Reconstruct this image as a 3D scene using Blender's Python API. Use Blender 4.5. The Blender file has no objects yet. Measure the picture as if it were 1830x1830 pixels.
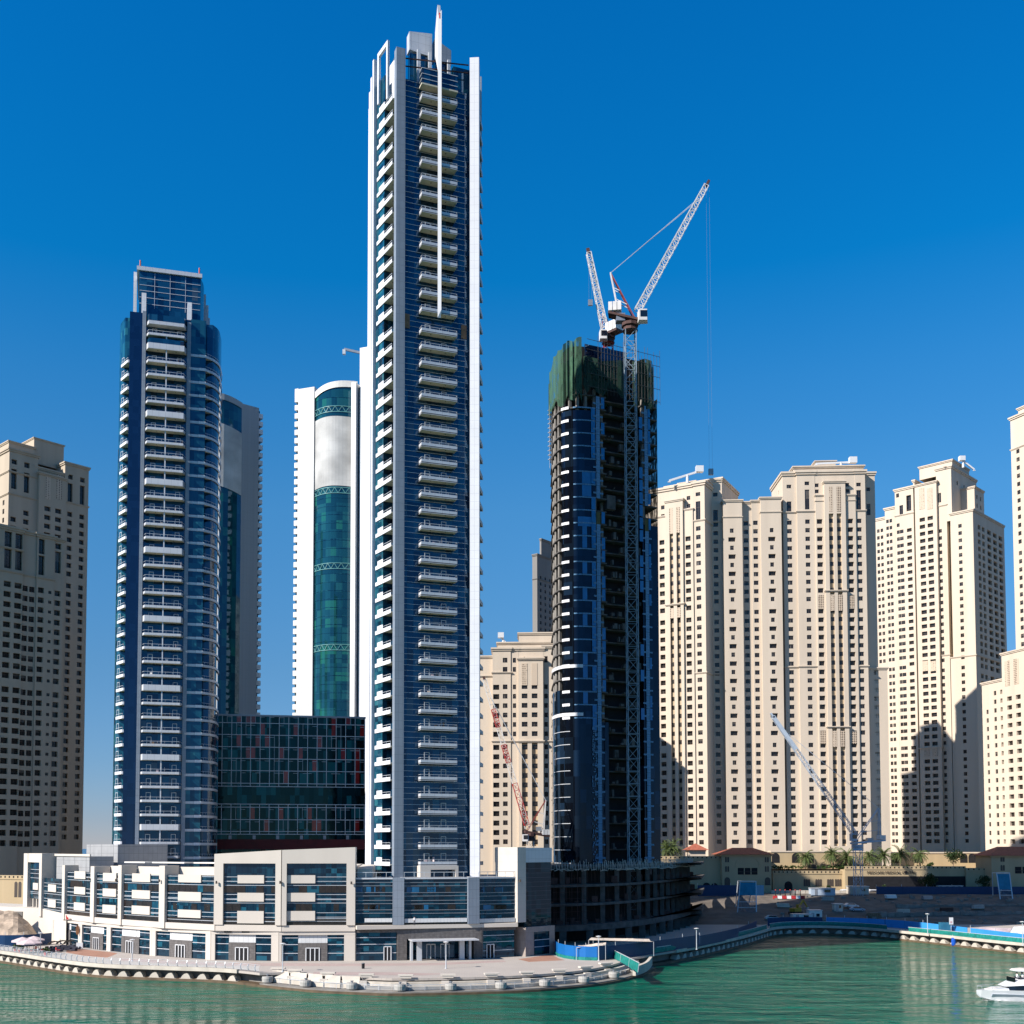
import bpy, bmesh, math, random
from mathutils import Vector, Matrix
R = math.radians
random.seed(7)
S = bpy.context.scene
COL = S.collection

# ------------------------------------------------------------------ camera, sky, sun, exposure
FPX, CX, CY0, HOR = 2000.0, 830.0, 0.0, 1516.0     # focal length and principal column in photo pixels (1830 wide)
TH = R(2.84)                                        # slight upward pitch, the rest is lens shift
CT, ST = math.cos(TH), math.sin(TH)
CYP = HOR - FPX * math.tan(TH)
H = 24.4                                            # camera height above the water
cam = bpy.data.cameras.new('camera'); co = bpy.data.objects.new('camera', cam); COL.objects.link(co)
co.location = (0, 0, H); co.rotation_euler = (R(90) + TH, 0, 0)
cam.sensor_width = 36; cam.lens = 36 * FPX / 1830
cam.shift_x = (915 - CX) / 1830; cam.shift_y = (CYP - 915) / 1830
cam.clip_start = 1; cam.clip_end = 60000
S.camera = co

SUN_AZ, SUN_EL = R(31), R(35)                       # rays travel toward (cos az, sin az) and down
W = bpy.data.worlds.new('World'); S.world = W; W.use_nodes = True
nt = W.node_tree; nt.nodes.clear()
sky = nt.nodes.new('ShaderNodeTexSky'); sky.sky_type = 'NISHITA'; sky.sun_disc = False
sky.sun_elevation = SUN_EL
sky.sun_rotation = math.atan2(-math.cos(SUN_AZ), -math.sin(SUN_AZ))
sky.altitude = 0; sky.air_density = 1.0; sky.dust_density = 0.0; sky.ozone_density = 2.0
bg = nt.nodes.new('ShaderNodeBackground'); bg.inputs['Strength'].default_value = 0.10
wo = nt.nodes.new('ShaderNodeOutputWorld')
# polarising-filter look: sky deepened upwards in frame, unseen zenith set duller to cut blue fill
tcw = nt.nodes.new('ShaderNodeTexCoord'); sp = nt.nodes.new('ShaderNodeSeparateXYZ'); rw_ = nt.nodes.new('ShaderNodeValToRGB'); ml = nt.nodes.new('ShaderNodeMix')
ml.data_type = 'RGBA'; ml.blend_type = 'MULTIPLY'; ml.inputs['Factor'].default_value = 1.0
nt.links.new(tcw.outputs['Generated'], sp.inputs[0]); nt.links.new(sp.outputs['Z'], rw_.inputs[0])
e = rw_.color_ramp.elements; e[0].position = 0.0; e[0].color = (.31,.36,.60,1); e[1].position = 1.0; e[1].color = (.34,.44,.56,1)
for p_, c_ in ((.025,(.275,.345,.57)), (.075,(.245,.375,.58)), (.156,(.235,.435,.61)), (.29,(.215,.575,.79)), (.38,(.12,.60,.90)), (.46,(.012,.60,.98)), (.62,(.005,.60,1.08)), (.78,(.30,.48,.66))):
    q_ = e.new(p_); q_.color = (*c_, 1)
nt.links.new(sky.outputs[0], ml.inputs['A']); nt.links.new(rw_.outputs[0], ml.inputs['B']); nt.links.new(ml.outputs['Result'], bg.inputs[0]); nt.links.new(bg.outputs[0], wo.inputs[0])
sd = bpy.data.lights.new('sun', 'SUN'); sd.energy = 4.8; sd.angle = R(0.5); sd.color = (1.0, 0.942, 0.875)
so = bpy.data.objects.new('sun', sd); COL.objects.link(so)
so.rotation_euler = Vector((math.cos(SUN_AZ) * math.cos(SUN_EL), math.sin(SUN_AZ) * math.cos(SUN_EL), -math.sin(SUN_EL))).to_track_quat('-Z', 'Y').to_euler()
S.view_settings.view_transform = 'Standard'; S.view_settings.look = 'None'
S.view_settings.exposure = 0.8; S.view_settings.gamma = 1.0
S.cycles.max_bounces = 6; S.cycles.diffuse_bounces = 2; S.cycles.glossy_bounces = 4; S.cycles.transmission_bounces = 2
S.cycles.sample_clamp_indirect = 6; S.cycles.use_denoising = True

# ------------------------------------------------------------------ measuring helpers
def kk(px, py=HOR):
    t = (CYP - py) / FPX
    return ((px - CX) / FPX) / (CT - t * ST)
def zz(py, Y):
    t = (CYP - py) / FPX
    return H + Y * (ST + t * CT) / (CT - t * ST)
def PT(px, py, Y):
    return Vector((kk(px, py) * Y, Y, zz(py, Y)))
def dep(py, z):
    t = (CYP - py) / FPX
    return (z - H) * (CT - t * ST) / (ST + t * CT)
def GP(px, py, z):
    Y = dep(py, z); return Vector((kk(px, py) * Y, Y, z))

# ------------------------------------------------------------------ mesh builder
class MB:
    def __init__(s): s.v = []; s.f = []; s.m = []
    def quad(s, a, b, c, d, mi=0):
        n = len(s.v); s.v += [tuple(a), tuple(b), tuple(c), tuple(d)]; s.f.append((n, n+1, n+2, n+3)); s.m.append(mi)
    def poly(s, pts, mi=0):
        n = len(s.v); s.v += [tuple(p) for p in pts]; s.f.append(tuple(range(n, n+len(pts)))); s.m.append(mi)
    def box(s, x0, x1, y0, y1, z0, z1, mi=0):
        n = len(s.v)
        s.v += [(x0,y0,z0),(x1,y0,z0),(x1,y1,z0),(x0,y1,z0),(x0,y0,z1),(x1,y0,z1),(x1,y1,z1),(x0,y1,z1)]
        for f in ((0,3,2,1),(4,5,6,7),(0,1,5,4),(1,2,6,5),(2,3,7,6),(3,0,4,7)):
            s.f.append(tuple(n+i for i in f)); s.m.append(mi)
        return s
    def prism(s, pts, z0, z1, mi=0, top=True, bot=True, mt=None, mb=None):
        n = len(s.v); k = len(pts)
        za = z0 if isinstance(z0, (list, tuple)) else [z0]*k
        zb = z1 if isinstance(z1, (list, tuple)) else [z1]*k
        s.v += [(p[0], p[1], za[i]) for i, p in enumerate(pts)] + [(p[0], p[1], zb[i]) for i, p in enumerate(pts)]
        for i in range(k):
            j = (i+1) % k; s.f.append((n+i, n+j, n+k+j, n+k+i)); s.m.append(mi)
        if top: s.f.append(tuple(n+k+i for i in range(k))); s.m.append(mi if mt is None else mt)
        if bot: s.f.append(tuple(n+k-1-i for i in range(k))); s.m.append(mi if mb is None else mb)
        return s
    def wall(s, pts, z0, z1, mi=0):            # open vertical sheet along a path
        for p, q in zip(pts, pts[1:]):
            s.quad((p[0],p[1],z0),(q[0],q[1],z0),(q[0],q[1],z1),(p[0],p[1],z1), mi)
        return s
    def strip(s, pts, t, z0, z1, mi=0, side=1):   # solid strip along a path, thickness t outward (to the right of travel if side=1)
        off = offset(pts, t*side)
        n = len(s.v); k = len(pts)
        for z in (z0, z1):
            s.v += [(p[0],p[1],z) for p in pts] + [(p[0],p[1],z) for p in off]
        for i in range(k-1):
            a, b = n+i, n+i+1
            for f in ((a, b, b+k, a+k), (a+2*k, a+3*k, b+3*k, b+2*k), (a+k, b+k, b+3*k, a+3*k), (a, a+2*k, b+2*k, b)):
                s.f.append(f); s.m.append(mi)
        for i in (0, k-1):
            a = n+i; s.f.append((a, a+k, a+3*k, a+2*k)); s.m.append(mi)
        return s
    def bar(s, p, q, w, h=None, mi=0):
        p = Vector(p); q = Vector(q); d = q - p
        if d.length < 1e-6: return s
        h = w if h is None else h
        d.normalize(); up = Vector((0,0,1)) if abs(d.z) < 0.95 else Vector((0,1,0))
        a = d.cross(up).normalized() * w/2; b = a.cross(d).normalized() * h/2
        n = len(s.v)
        for c in (p, q):
            s.v += [tuple(c-a-b), tuple(c+a-b), tuple(c+a+b), tuple(c-a+b)]
        for f in ((0,1,2,3),(7,6,5,4),(0,4,5,1),(1,5,6,2),(2,6,7,3),(3,7,4,0)):
            s.f.append(tuple(n+i for i in f)); s.m.append(mi)
        return s
    def tube(s, p, q, r, r2=None, n=8, mi=0):
        p = Vector(p); q = Vector(q); r2 = r if r2 is None else r2
        d = (q-p).normalized(); up = Vector((0,0,1)) if abs(d.z) < 0.95 else Vector((1,0,0))
        a = d.cross(up).normalized(); b = a.cross(d).normalized(); k = len(s.v)
        for c, rr in ((p, r), (q, r2)):
            for i in range(n):
                t = 2*math.pi*i/n; s.v.append(tuple(c + (a*math.cos(t)+b*math.sin(t))*rr))
        for i in range(n):
            j = (i+1) % n; s.f.append((k+i, k+j, k+n+j, k+n+i)); s.m.append(mi)
        s.f.append(tuple(k+n-1-i for i in range(n))); s.m.append(mi); s.f.append(tuple(k+n+i for i in range(n))); s.m.append(mi)
        return s
    def lathe(s, prof, c=(0,0,0), n=12, mi=0):
        k = len(s.v)
        for r, z in prof:
            for i in range(n):
                t = 2*math.pi*i/n; s.v.append((c[0]+r*math.cos(t), c[1]+r*math.sin(t), c[2]+z))
        for a in range(len(prof)-1):
            for i in range(n):
                j = (i+1) % n; s.f.append((k+a*n+i, k+a*n+j, k+(a+1)*n+j, k+(a+1)*n+i)); s.m.append(mi)
        s.f.append(tuple(k+(len(prof)-1)*n+i for i in range(n))); s.m.append(mi)
        return s
    def lattice(s, p, q, w0, w1, nseg, r=0.12, rd=0.07, mi=0, up=None):
        p = Vector(p); q = Vector(q); d = (q-p).normalized()
        up = Vector(up) if up is not None else (Vector((0,0,1)) if abs(d.z) < 0.9 else Vector((0,1,0)))
        a = d.cross(up).normalized(); b = a.cross(d).normalized()
        def cor(i):
            t = i/nseg; c = p.lerp(q, t); w = (w0+(w1-w0)*t)/2
            return [c + a*w*x + b*w*y for x, y in ((-1,-1),(1,-1),(1,1),(-1,1))]
        prev = cor(0)
        for k in range(4): s.bar(prev[k], prev[(k+1)%4], rd, mi=mi)
        for i in range(nseg):
            nx = cor(i+1)
            for k in range(4):
                s.bar(prev[k], nx[k], r, mi=mi)
                s.bar(nx[k], nx[(k+1)%4], rd, mi=mi)
                if i % 2: s.bar(prev[k], nx[(k+1)%4], rd, mi=mi)
                else: s.bar(prev[(k+1)%4], nx[k], rd, mi=mi)
            prev = nx
        return s
    def mesh(s, name, mats):
        me = bpy.data.meshes.new(name); me.from_pydata(s.v, [], s.f)
        mats = mats if isinstance(mats, (list, tuple)) else [mats]
        for m in mats: me.materials.append(m)
        if len(mats) > 1: me.polygons.foreach_set('material_index', s.m)
        me.update(); return me
    def build(s, name, mats, parent=None, loc=None, rot=0, world=False, kind=None, label=None):
        if not s.v: return None
        if world and parent is not None:       # verts are world coordinates: bring them into the parent's frame
            M = (Matrix.Translation(parent.location) @ Matrix.Rotation(parent.rotation_euler.z, 4, 'Z')).inverted()
            s.v = [tuple(M @ Vector(v)) for v in s.v]
        o = bpy.data.objects.new(name, s.mesh(name, mats)); COL.objects.link(o)
        if parent is not None: o.parent = parent
        if loc is not None: o.location = loc
        o.rotation_euler.z = rot
        if kind: o['kind'] = kind
        if label: o['label'] = label
        return o

def offset(pts, t):
    out = []
    for i, p in enumerate(pts):
        d1 = Vector(pts[i][:2]) - Vector(pts[i-1][:2]) if i > 0 else None
        d2 = Vector(pts[i+1][:2]) - Vector(pts[i][:2]) if i < len(pts)-1 else None
        d1 = d1.normalized() if d1 else d2.normalized(); d2 = d2.normalized() if d2 else d1
        m = (d1 + d2).normalized(); nrm = Vector((m.y, -m.x)); sc = 1 / max(0.5, m.dot(d1))
        out.append((p[0] + nrm.x*t*sc, p[1] + nrm.y*t*sc))
    return out
def arc_pts(pts, n=4):                        # smooth a 2D path (Catmull-Rom)
    P = [Vector(p[:2]) for p in pts]; P = [2*P[0]-P[1]] + P + [2*P[-1]-P[-2]]; out = []
    for i in range(1, len(P)-2):
        for j in range(n):
            t = j/n; a, b, c, d = P[i-1], P[i], P[i+1], P[i+2]
            out.append(0.5*((2*b) + (c-a)*t + (2*a-5*b+4*c-d)*t*t + (3*b-a-3*c+d)*t*t*t))
    out.append(P[-2]); return [(p.x, p.y) for p in out]
def thing(name, label, cat, loc=(0,0,0), rot=0, group=None):
    o = bpy.data.objects.new(name, None); COL.objects.link(o); o.empty_display_size = 1
    o.location = loc; o.rotation_euler.z = rot; o['label'] = label; o['category'] = cat
    if group: o['group'] = group
    return o
def tag(o, label, cat, group=None):
    o['label'] = label; o['category'] = cat
    if group: o['group'] = group
    return o
def inst(proto, parent=None, loc=None, rot=None, name=None):
    o = proto.copy(); COL.objects.link(o)
    if name: o.name = name
    if parent is not None: o.parent = parent
    if loc is not None: o.location = loc
    if rot is not None: o.rotation_euler.z = rot
    return o
def kids(o): return [c for c in bpy.data.objects if c.parent == o]
def copy_thing(src, loc, rot=None, label=None, scale=None):
    r = src.copy(); COL.objects.link(r); r.location = loc
    if rot is not None: r.rotation_euler.z = rot
    if label: r['label'] = label
    if scale: r.scale = (scale,)*3
    for c in KIDS[src.name]:
        d = c.copy(); COL.objects.link(d); d.parent = r
        for e in KIDS.get(c.name, []):
            g = e.copy(); COL.objects.link(g); g.parent = d
    return r
KIDS = {}
def note_kids(o):
    KIDS[o.name] = kids(o)
    for c in KIDS[o.name]: KIDS[c.name] = kids(c)

# ------------------------------------------------------------------ materials
def nodes(name):
    m = bpy.data.materials.new(name); m.use_nodes = True
    return m, m.node_tree, m.node_tree.nodes['Principled BSDF']
def N(t, typ, **kw):
    n = t.nodes.new(typ)
    for k, v in kw.items(): setattr(n, k, v)
    return n
def mix(t, fac, a, b, mode='MIX'):
    n = t.nodes.new('ShaderNodeMix'); n.data_type = 'RGBA'; n.blend_type = mode
    for sock, val in ((n.inputs['Factor'], fac), (n.inputs['A'], a), (n.inputs['B'], b)):
        if hasattr(val, 'links'): t.links.new(val, sock)
        elif isinstance(val, (int, float)): sock.default_value = val
        else: sock.default_value = (*val, 1)
    return n.outputs['Result']
def mat(name, col, rough=0.7, var=0.12, scale=0.35, spec=0.3, metal=0.0, bump=0.0, bscale=6, streak=False, panel=None, pcol=0.6):
    """plain surface with soft large stains, optional vertical streaks and panel joints"""
    m, t, b = nodes(name)
    tc = N(t, 'ShaderNodeTexCoord')
    src = tc.outputs['Object']
    if streak:
        mp = N(t, 'ShaderNodeMapping'); mp.inputs['Scale'].default_value = (1, 1, 0.06); t.links.new(src, mp.inputs[0]); s2 = mp.outputs[0]
    else: s2 = src
    nz = N(t, 'ShaderNodeTexNoise'); nz.inputs['Scale'].default_value = scale; nz.inputs['Detail'].default_value = 5
    t.links.new(s2, nz.inputs['Vector'])
    rp = N(t, 'ShaderNodeMapRange'); rp.inputs['From Min'].default_value = 0.3; rp.inputs['From Max'].default_value = 0.7
    t.links.new(nz.outputs['Fac'], rp.inputs['Value'])
    c = mix(t, rp.outputs[0], tuple(x*(1-var) for x in col), tuple(min(1, x*(1+var)) for x in col))
    if panel:
        w, h = panel; sep = N(t, 'ShaderNodeSeparateXYZ'); t.links.new(src, sep.inputs[0])
        def line(out, size, wd):
            a = N(t, 'ShaderNodeMath', operation='DIVIDE'); t.links.new(out, a.inputs[0]); a.inputs[1].default_value = size
            f = N(t, 'ShaderNodeMath', operation='FRACT'); t.links.new(a.outputs[0], f.inputs[0])
            l = N(t, 'ShaderNodeMath', operation='LESS_THAN'); t.links.new(f.outputs[0], l.inputs[0]); l.inputs[1].default_value = wd/size
            return l.outputs[0]
        ad = N(t, 'ShaderNodeMath', operation='ADD'); t.links.new(sep.outputs['X'], ad.inputs[0]); t.links.new(sep.outputs['Y'], ad.inputs[1])
        mx = N(t, 'ShaderNodeMath', operation='MAXIMUM'); t.links.new(line(ad.outputs[0], w, 0.05), mx.inputs[0]); t.links.new(line(sep.outputs['Z'], h, 0.05), mx.inputs[1])
        c = mix(t, mx.outputs[0], c, tuple(x*pcol for x in col))
    t.links.new(c, b.inputs['Base Color'])
    b.inputs['Roughness'].default_value = rough; b.inputs['Specular IOR Level'].default_value = spec; b.inputs['Metallic'].default_value = metal
    if bump:
        n2 = N(t, 'ShaderNodeTexNoise'); n2.inputs['Scale'].default_value = bscale; n2.inputs['Detail'].default_value = 6; t.links.new(src, n2.inputs['Vector'])
        bp = N(t, 'ShaderNodeBump'); bp.inputs['Strength'].default_value = bump; bp.inputs['Distance'].default_value = 0.1
        t.links.new(n2.outputs['Fac'], bp.inputs['Height']); t.links.new(bp.outputs[0], b.inputs['Normal'])
    return m
def glass(name, cols, cell=(1.4, 3.4), rough=0.04, spec=0.8, wave=0.015, metal=0.0, tint=(.35,.62,1)):
    """opaque tinted curtain-wall glass: each pane takes one of several tints, panes slightly out of plane"""
    m, t, b = nodes(name)
    tc = N(t, 'ShaderNodeTexCoord'); dv = N(t, 'ShaderNodeVectorMath', operation='DIVIDE'); t.links.new(tc.outputs['Object'], dv.inputs[0])
    dv.inputs[1].default_value = (cell[0], cell[0]*1.3, cell[1])
    fl = N(t, 'ShaderNodeVectorMath', operation='FLOOR'); t.links.new(dv.outputs[0], fl.inputs[0])
    wn = N(t, 'ShaderNodeTexWhiteNoise', noise_dimensions='3D'); t.links.new(fl.outputs[0], wn.inputs['Vector'])
    cr = N(t, 'ShaderNodeValToRGB'); cr.color_ramp.interpolation = 'CONSTANT'
    el = cr.color_ramp.elements
    while len(el) < len(cols): el.new(0.5)
    acc = 0
    for e, (c, w) in zip(el, cols): e.position = min(0.999, acc); e.color = (*c, 1); acc += w
    t.links.new(wn.outputs['Value'], cr.inputs[0]); t.links.new(cr.outputs[0], b.inputs['Base Color'])
    b.inputs['Roughness'].default_value = rough; b.inputs['Specular IOR Level'].default_value = spec; b.inputs['IOR'].default_value = 1.55; b.inputs['Specular Tint'].default_value = (*tint, 1); b.inputs['Metallic'].default_value = metal
    nz = N(t, 'ShaderNodeTexNoise'); nz.inputs['Scale'].default_value = 0.5; t.links.new(tc.outputs['Object'], nz.inputs['Vector'])
    sb = N(t, 'ShaderNodeVectorMath', operation='SUBTRACT'); t.links.new(wn.outputs['Color'], sb.inputs[0]); sb.inputs[1].default_value = (.5,.5,.5)
    sc = N(t, 'ShaderNodeVectorMath', operation='SCALE'); t.links.new(sb.outputs[0], sc.inputs[0]); sc.inputs['Scale'].default_value = wave
    s3 = N(t, 'ShaderNodeVectorMath', operation='SUBTRACT'); t.links.new(nz.outputs['Color'], s3.inputs[0]); s3.inputs[1].default_value = (.5,.5,.5)
    s4 = N(t, 'ShaderNodeVectorMath', operation='SCALE'); t.links.new(s3.outputs[0], s4.inputs[0]); s4.inputs['Scale'].default_value = wave*1.5
    ge = N(t, 'ShaderNodeNewGeometry')
    a1 = N(t, 'ShaderNodeVectorMath', operation='ADD'); t.links.new(ge.outputs['Normal'], a1.inputs[0]); t.links.new(sc.outputs[0], a1.inputs[1])
    a2 = N(t, 'ShaderNodeVectorMath', operation='ADD'); t.links.new(a1.outputs[0], a2.inputs[0]); t.links.new(s4.outputs[0], a2.inputs[1])
    nn = N(t, 'ShaderNodeVectorMath', operation='NORMALIZE'); t.links.new(a2.outputs[0], nn.inputs[0]); t.links.new(nn.outputs[0], b.inputs['Normal'])
    return m

M = {}
M['cream'] = mat('cream_render', (0.55, 0.46, 0.36), 0.85, 0.07, 0.25, streak=True, bump=0.15)
M['cream2'] = mat('cream_render_dark', (0.44, 0.34, 0.225), 0.85, 0.07, 0.25, streak=True)
M['sand'] = mat('sand_render', (0.42, 0.32, 0.19), 0.85, 0.08, 0.3, streak=True)
M['white'] = mat('white_cladding', (0.70, 0.69, 0.67), 0.5, 0.05, 0.3, spec=0.4, streak=True, panel=(1.5, 3.4), pcol=0.75)
M['whitep'] = mat('white_paint', (0.72, 0.69, 0.63), 0.7, 0.05, 0.3, streak=True)
M['podium'] = mat('podium_render', (0.53, 0.475, 0.41), 0.8, 0.04, 0.2, streak=True, bump=0.1)
M['alu'] = mat('aluminium_panel', (0.53, 0.54, 0.56), 0.4, 0.06, 0.3, spec=0.5, metal=0.15, panel=(1.6, 1.8), pcol=0.6)
M['fin'] = mat('fin_panel', (0.20, 0.235, 0.28), 0.45, 0.06, 0.3, spec=0.5, panel=(0.95, 1.72), pcol=0.6)
M['finw'] = mat('fin_panel_white', (0.66, 0.66, 0.68), 0.45, 0.05, 0.3, spec=0.5, panel=(0.95, 1.72), pcol=0.7)
M['soffit'] = mat('soffit_paint', (0.50, 0.46, 0.36), 0.9, 0.05, 0.5)
M['dark'] = mat('dark_interior', (0.012, 0.012, 0.014), 0.8, 0.3, 0.8)
M['brownglass'] = mat('window_glass', (0.018, 0.014, 0.013), 0.12, 0.4, 0.9, spec=0.6)
M['curtain'] = mat('curtained_glass', (0.10, 0.085, 0.07), 0.2, 0.3, 0.9, spec=0.6)
M['winframe'] = mat('window_frame', (0.07, 0.055, 0.045), 0.5, 0.1)
M['metal'] = mat('grey_metal', (0.30, 0.31, 0.33), 0.4, 0.1, 0.5, metal=0.5)
M['steel'] = mat('light_steel', (0.5, 0.52, 0.54), 0.4, 0.1, 0.5, metal=0.2)
M['concrete'] = mat('bare_concrete', (0.20, 0.185, 0.165), 0.9, 0.25, 0.5, bump=0.2)
M['conlight'] = mat('quay_concrete', (0.48, 0.43, 0.36), 0.9, 0.15, 0.5, bump=0.2)
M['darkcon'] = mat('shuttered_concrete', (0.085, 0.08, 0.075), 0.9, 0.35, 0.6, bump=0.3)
M['wetcon'] = mat('wet_concrete', (0.11, 0.075, 0.045), 0.6, 0.3, 0.6)
M['blue_g'] = glass('blue_glass', [((.003,.030,.066), .38), ((.005,.044,.092), .27), ((.002,.012,.028), .17), ((.010,.066,.12), .1), ((.035,.06,.08), .05), ((.012,.018,.022), .03)])
M['teal_g'] = glass('teal_glass', [((.006,.045,.075), .4), ((.01,.07,.10), .35), ((.004,.02,.035), .15), ((.02,.11,.13), .1)], cell=(1.1, 1.75))
M['navy_g'] = glass('navy_glass', [((.003,.010,.030), .6), ((.004,.014,.04), .4)], cell=(1.4, 1.7), wave=0.006)
M['green_g'] = glass('green_glass', [((.006,.050,.062), .4), ((.004,.034,.045), .3), ((.010,.070,.075), .22), ((.012,.10,.075), .08)], cell=(2.2, 3.6))
M['black_g'] = glass('black_glass', [((.003,.004,.006), .6), ((.005,.009,.015), .3), ((.008,.018,.035), .1)], cell=(1.5, 3.4), spec=0.4)
M['pod_g'] = glass('podium_glass', [((.004,.018,.03), .45), ((.006,.035,.055), .3), ((.003,.008,.014), .2), ((.01,.075,.11), .05)], cell=(1.05, 0.95))
M['bluefilm'] = mat('blue_film', (0.008, 0.15, 0.37), 0.3, 0.15, 0.6, spec=0.5)
M['redox'] = mat('red_oxide', (0.20, 0.035, 0.03), 0.6, 0.2, 0.8)
M['bluetile'] = mat('pale_blue_panel', (0.13, 0.27, 0.42), 0.5, 0.12, 1.2, panel=(0.55, 0.7), pcol=0.35)
def netting(name, col, dens=0.8):
    m = mat(name, col, 0.9, 0.45, 1.1, streak=True); t = m.node_tree; b = t.nodes['Principled BSDF']; tc = N(t, 'ShaderNodeTexCoord')
    mp = N(t, 'ShaderNodeMapping'); mp.inputs['Scale'].default_value = (1.4, 1.4, .35); t.links.new(tc.outputs['Object'], mp.inputs[0])
    nz = N(t, 'ShaderNodeTexNoise'); nz.inputs['Scale'].default_value = 1.2; nz.inputs['Detail'].default_value = 6; t.links.new(mp.outputs[0], nz.inputs['Vector'])
    r = N(t, 'ShaderNodeMapRange'); r.inputs['From Min'].default_value = 0.30; r.inputs['From Max'].default_value = 0.5; r.inputs['To Min'].default_value = dens-.55; r.inputs['To Max'].default_value = dens
    t.links.new(nz.outputs['Fac'], r.inputs['Value']); t.links.new(r.outputs[0], b.inputs['Alpha']); return m
M['netgreen'] = netting('green_netting', (0.035, 0.085, 0.05), 0.92)
M['netdark'] = netting('dark_netting', (0.012, 0.036, 0.023), 0.97)
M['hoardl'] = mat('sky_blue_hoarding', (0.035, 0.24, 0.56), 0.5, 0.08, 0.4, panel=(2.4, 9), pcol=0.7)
M['hoard'] = mat('blue_hoarding_shaded', (0.003, 0.034, 0.10), 0.5, 0.08, 0.4, panel=(2.4, 9), pcol=0.6)  # same blue as the sunlit panels, darkened to carry the shade
M['teal'] = mat('teal_netting', (0.008, 0.17, 0.145), 0.7, 0.3, 1.5)
M['red'] = mat('red_paint', (0.38, 0.03, 0.025), 0.5, 0.2, 0.8)
M['cranew'] = mat('crane_white', (0.62, 0.60, 0.58), 0.5, 0.12, 0.6)
M['craneb'] = mat('crane_blue_grey', (0.36, 0.42, 0.49), 0.5, 0.1, 0.6)
M['mast'] = mat('mast_grey', (0.22, 0.28, 0.33), 0.5, 0.12, 0.6)
M['rust'] = mat('dark_rust', (0.07, 0.035, 0.03), 0.7, 0.3, 0.8)
M['roof_red'] = mat('red_roof_tile', (0.33, 0.10, 0.06), 0.8, 0.2, 1.2, panel=(0.5, 0.35), pcol=0.7)
M['maroon'] = mat('maroon_panel', (0.09, 0.008, 0.008), 0.5, 0.2, 0.6)
M['stone'] = mat('grey_stone', (0.115, 0.105, 0.10), 0.7, 0.25, 2.0, panel=(0.9, 0.45), pcol=0.7)
M['taupe'] = mat('taupe_stone', (0.30, 0.25, 0.22), 0.7, 0.12, 0.8, panel=(1.6, 1.6), pcol=0.75)
M['earth'] = mat('site_earth', (0.13, 0.108, 0.088), 0.95, 0.3, 0.25, bump=0.6, bscale=1.0)
M['dark_bounce_sheet'] = mat('dark_bounce_sheet', (0.06, 0.058, 0.055), 0.9, 0.2, 0.3)
M['gel'] = mat('white_gelcoat', (0.62, 0.62, 0.62), 0.15, 0.02, 0.4, spec=0.6)
M['hullgrey'] = mat('hull_grey', (0.33, 0.37, 0.42), 0.2, 0.05, 0.4, spec=0.6)
M['yglass'] = mat('yacht_glass', (0.006, 0.006, 0.008), 0.06, 0.1, spec=0.8)
M['frond'] = mat('palm_frond', (0.085, 0.115, 0.035), 0.6, 0.35, 1.5)
M['leaf'] = mat('leaf_green', (0.045, 0.085, 0.02), 0.6, 0.5, 1.2)
M['leafd'] = mat('leaf_dark', (0.03, 0.055, 0.018), 0.6, 0.5, 1.2)
M['bark'] = mat('bark', (0.19, 0.13, 0.085), 0.9, 0.3, 2.0)
M['tarp'] = mat('cream_tarp', (0.62, 0.52, 0.42), 0.8, 0.12, 0.8)
M['canvas'] = mat('pale_canvas', (0.56, 0.45, 0.45), 0.8, 0.1, 0.8)
M['skin'] = mat('skin', (0.38, 0.22, 0.15), 0.6, 0.05)
M['clothw'] = mat('white_cloth', (0.75, 0.74, 0.72), 0.8, 0.05)
M['clothd'] = mat('dark_cloth', (0.03, 0.03, 0.045), 0.8, 0.1)
M['clothr'] = mat('red_cloth', (0.45, 0.03, 0.035), 0.8, 0.1)
M['plasticblue'] = mat('blue_plastic', (0.01, 0.08, 0.42), 0.4, 0.1)
M['portrait'] = mat('printed_grey_banner', (0.40, 0.40, 0.385), 0.7, 0.34, 0.09, panel=(2.4, 4.0), pcol=0.85)
M['whitepl'] = mat('pale_louvre', (0.56, 0.56, 0.55), 0.5, 0.06, 0.4, panel=(0.8, 9), pcol=0.7)
M['film'] = mat('blue_blind', (0.01, 0.10, 0.22), 0.2, 0.2, 0.8, spec=0.6)
M['grid'] = mat('grey_grid_screen', (0.30, 0.30, 0.30), 0.6, 0.1, 0.4, panel=(1.6, 1.6), pcol=0.45)
M['taupel'] = mat('pale_taupe_stone', (0.52, 0.46, 0.40), 0.7, 0.06, 0.5, panel=(1.6, 1.6), pcol=0.85)
M['redpan'] = mat('red_glass', (0.21, 0.014, 0.012), 0.08, 0.4, 0.4, spec=0.6)
M['trussg'] = mat('teal_truss', (0.10, 0.26, 0.26), 0.4, 0.1, 0.5)
M['glassblock'] = glass('office_glass', [((.002,.006,.007), .5), ((.003,.016,.02), .2), ((.006,.05,.06), .16), ((.010,.085,.095), .14)], cell=(1.3, 3.1), spec=0.35, tint=(.3,.8,.85))  # teal tints paint reflections into some of the panes
M['film2'] = mat('tinted_panel', (0.03, 0.14, 0.22), 0.15, 0.2, 0.6, spec=0.6)
M['meshp'] = netting('wire_mesh', (0.10, 0.12, 0.14), 0.6)
M['concrete2'] = mat('pale_concrete', (0.36, 0.34, 0.31), 0.85, 0.15, 1.5, bump=0.2)
M['earth2'] = mat('sand_spoil', (0.40, 0.31, 0.23), 0.95, 0.3, 0.5, bump=0.8, bscale=1.2)
M['greywall'] = mat('grey_render', (0.20, 0.19, 0.175), 0.85, 0.08, 0.3, streak=True)
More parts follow.
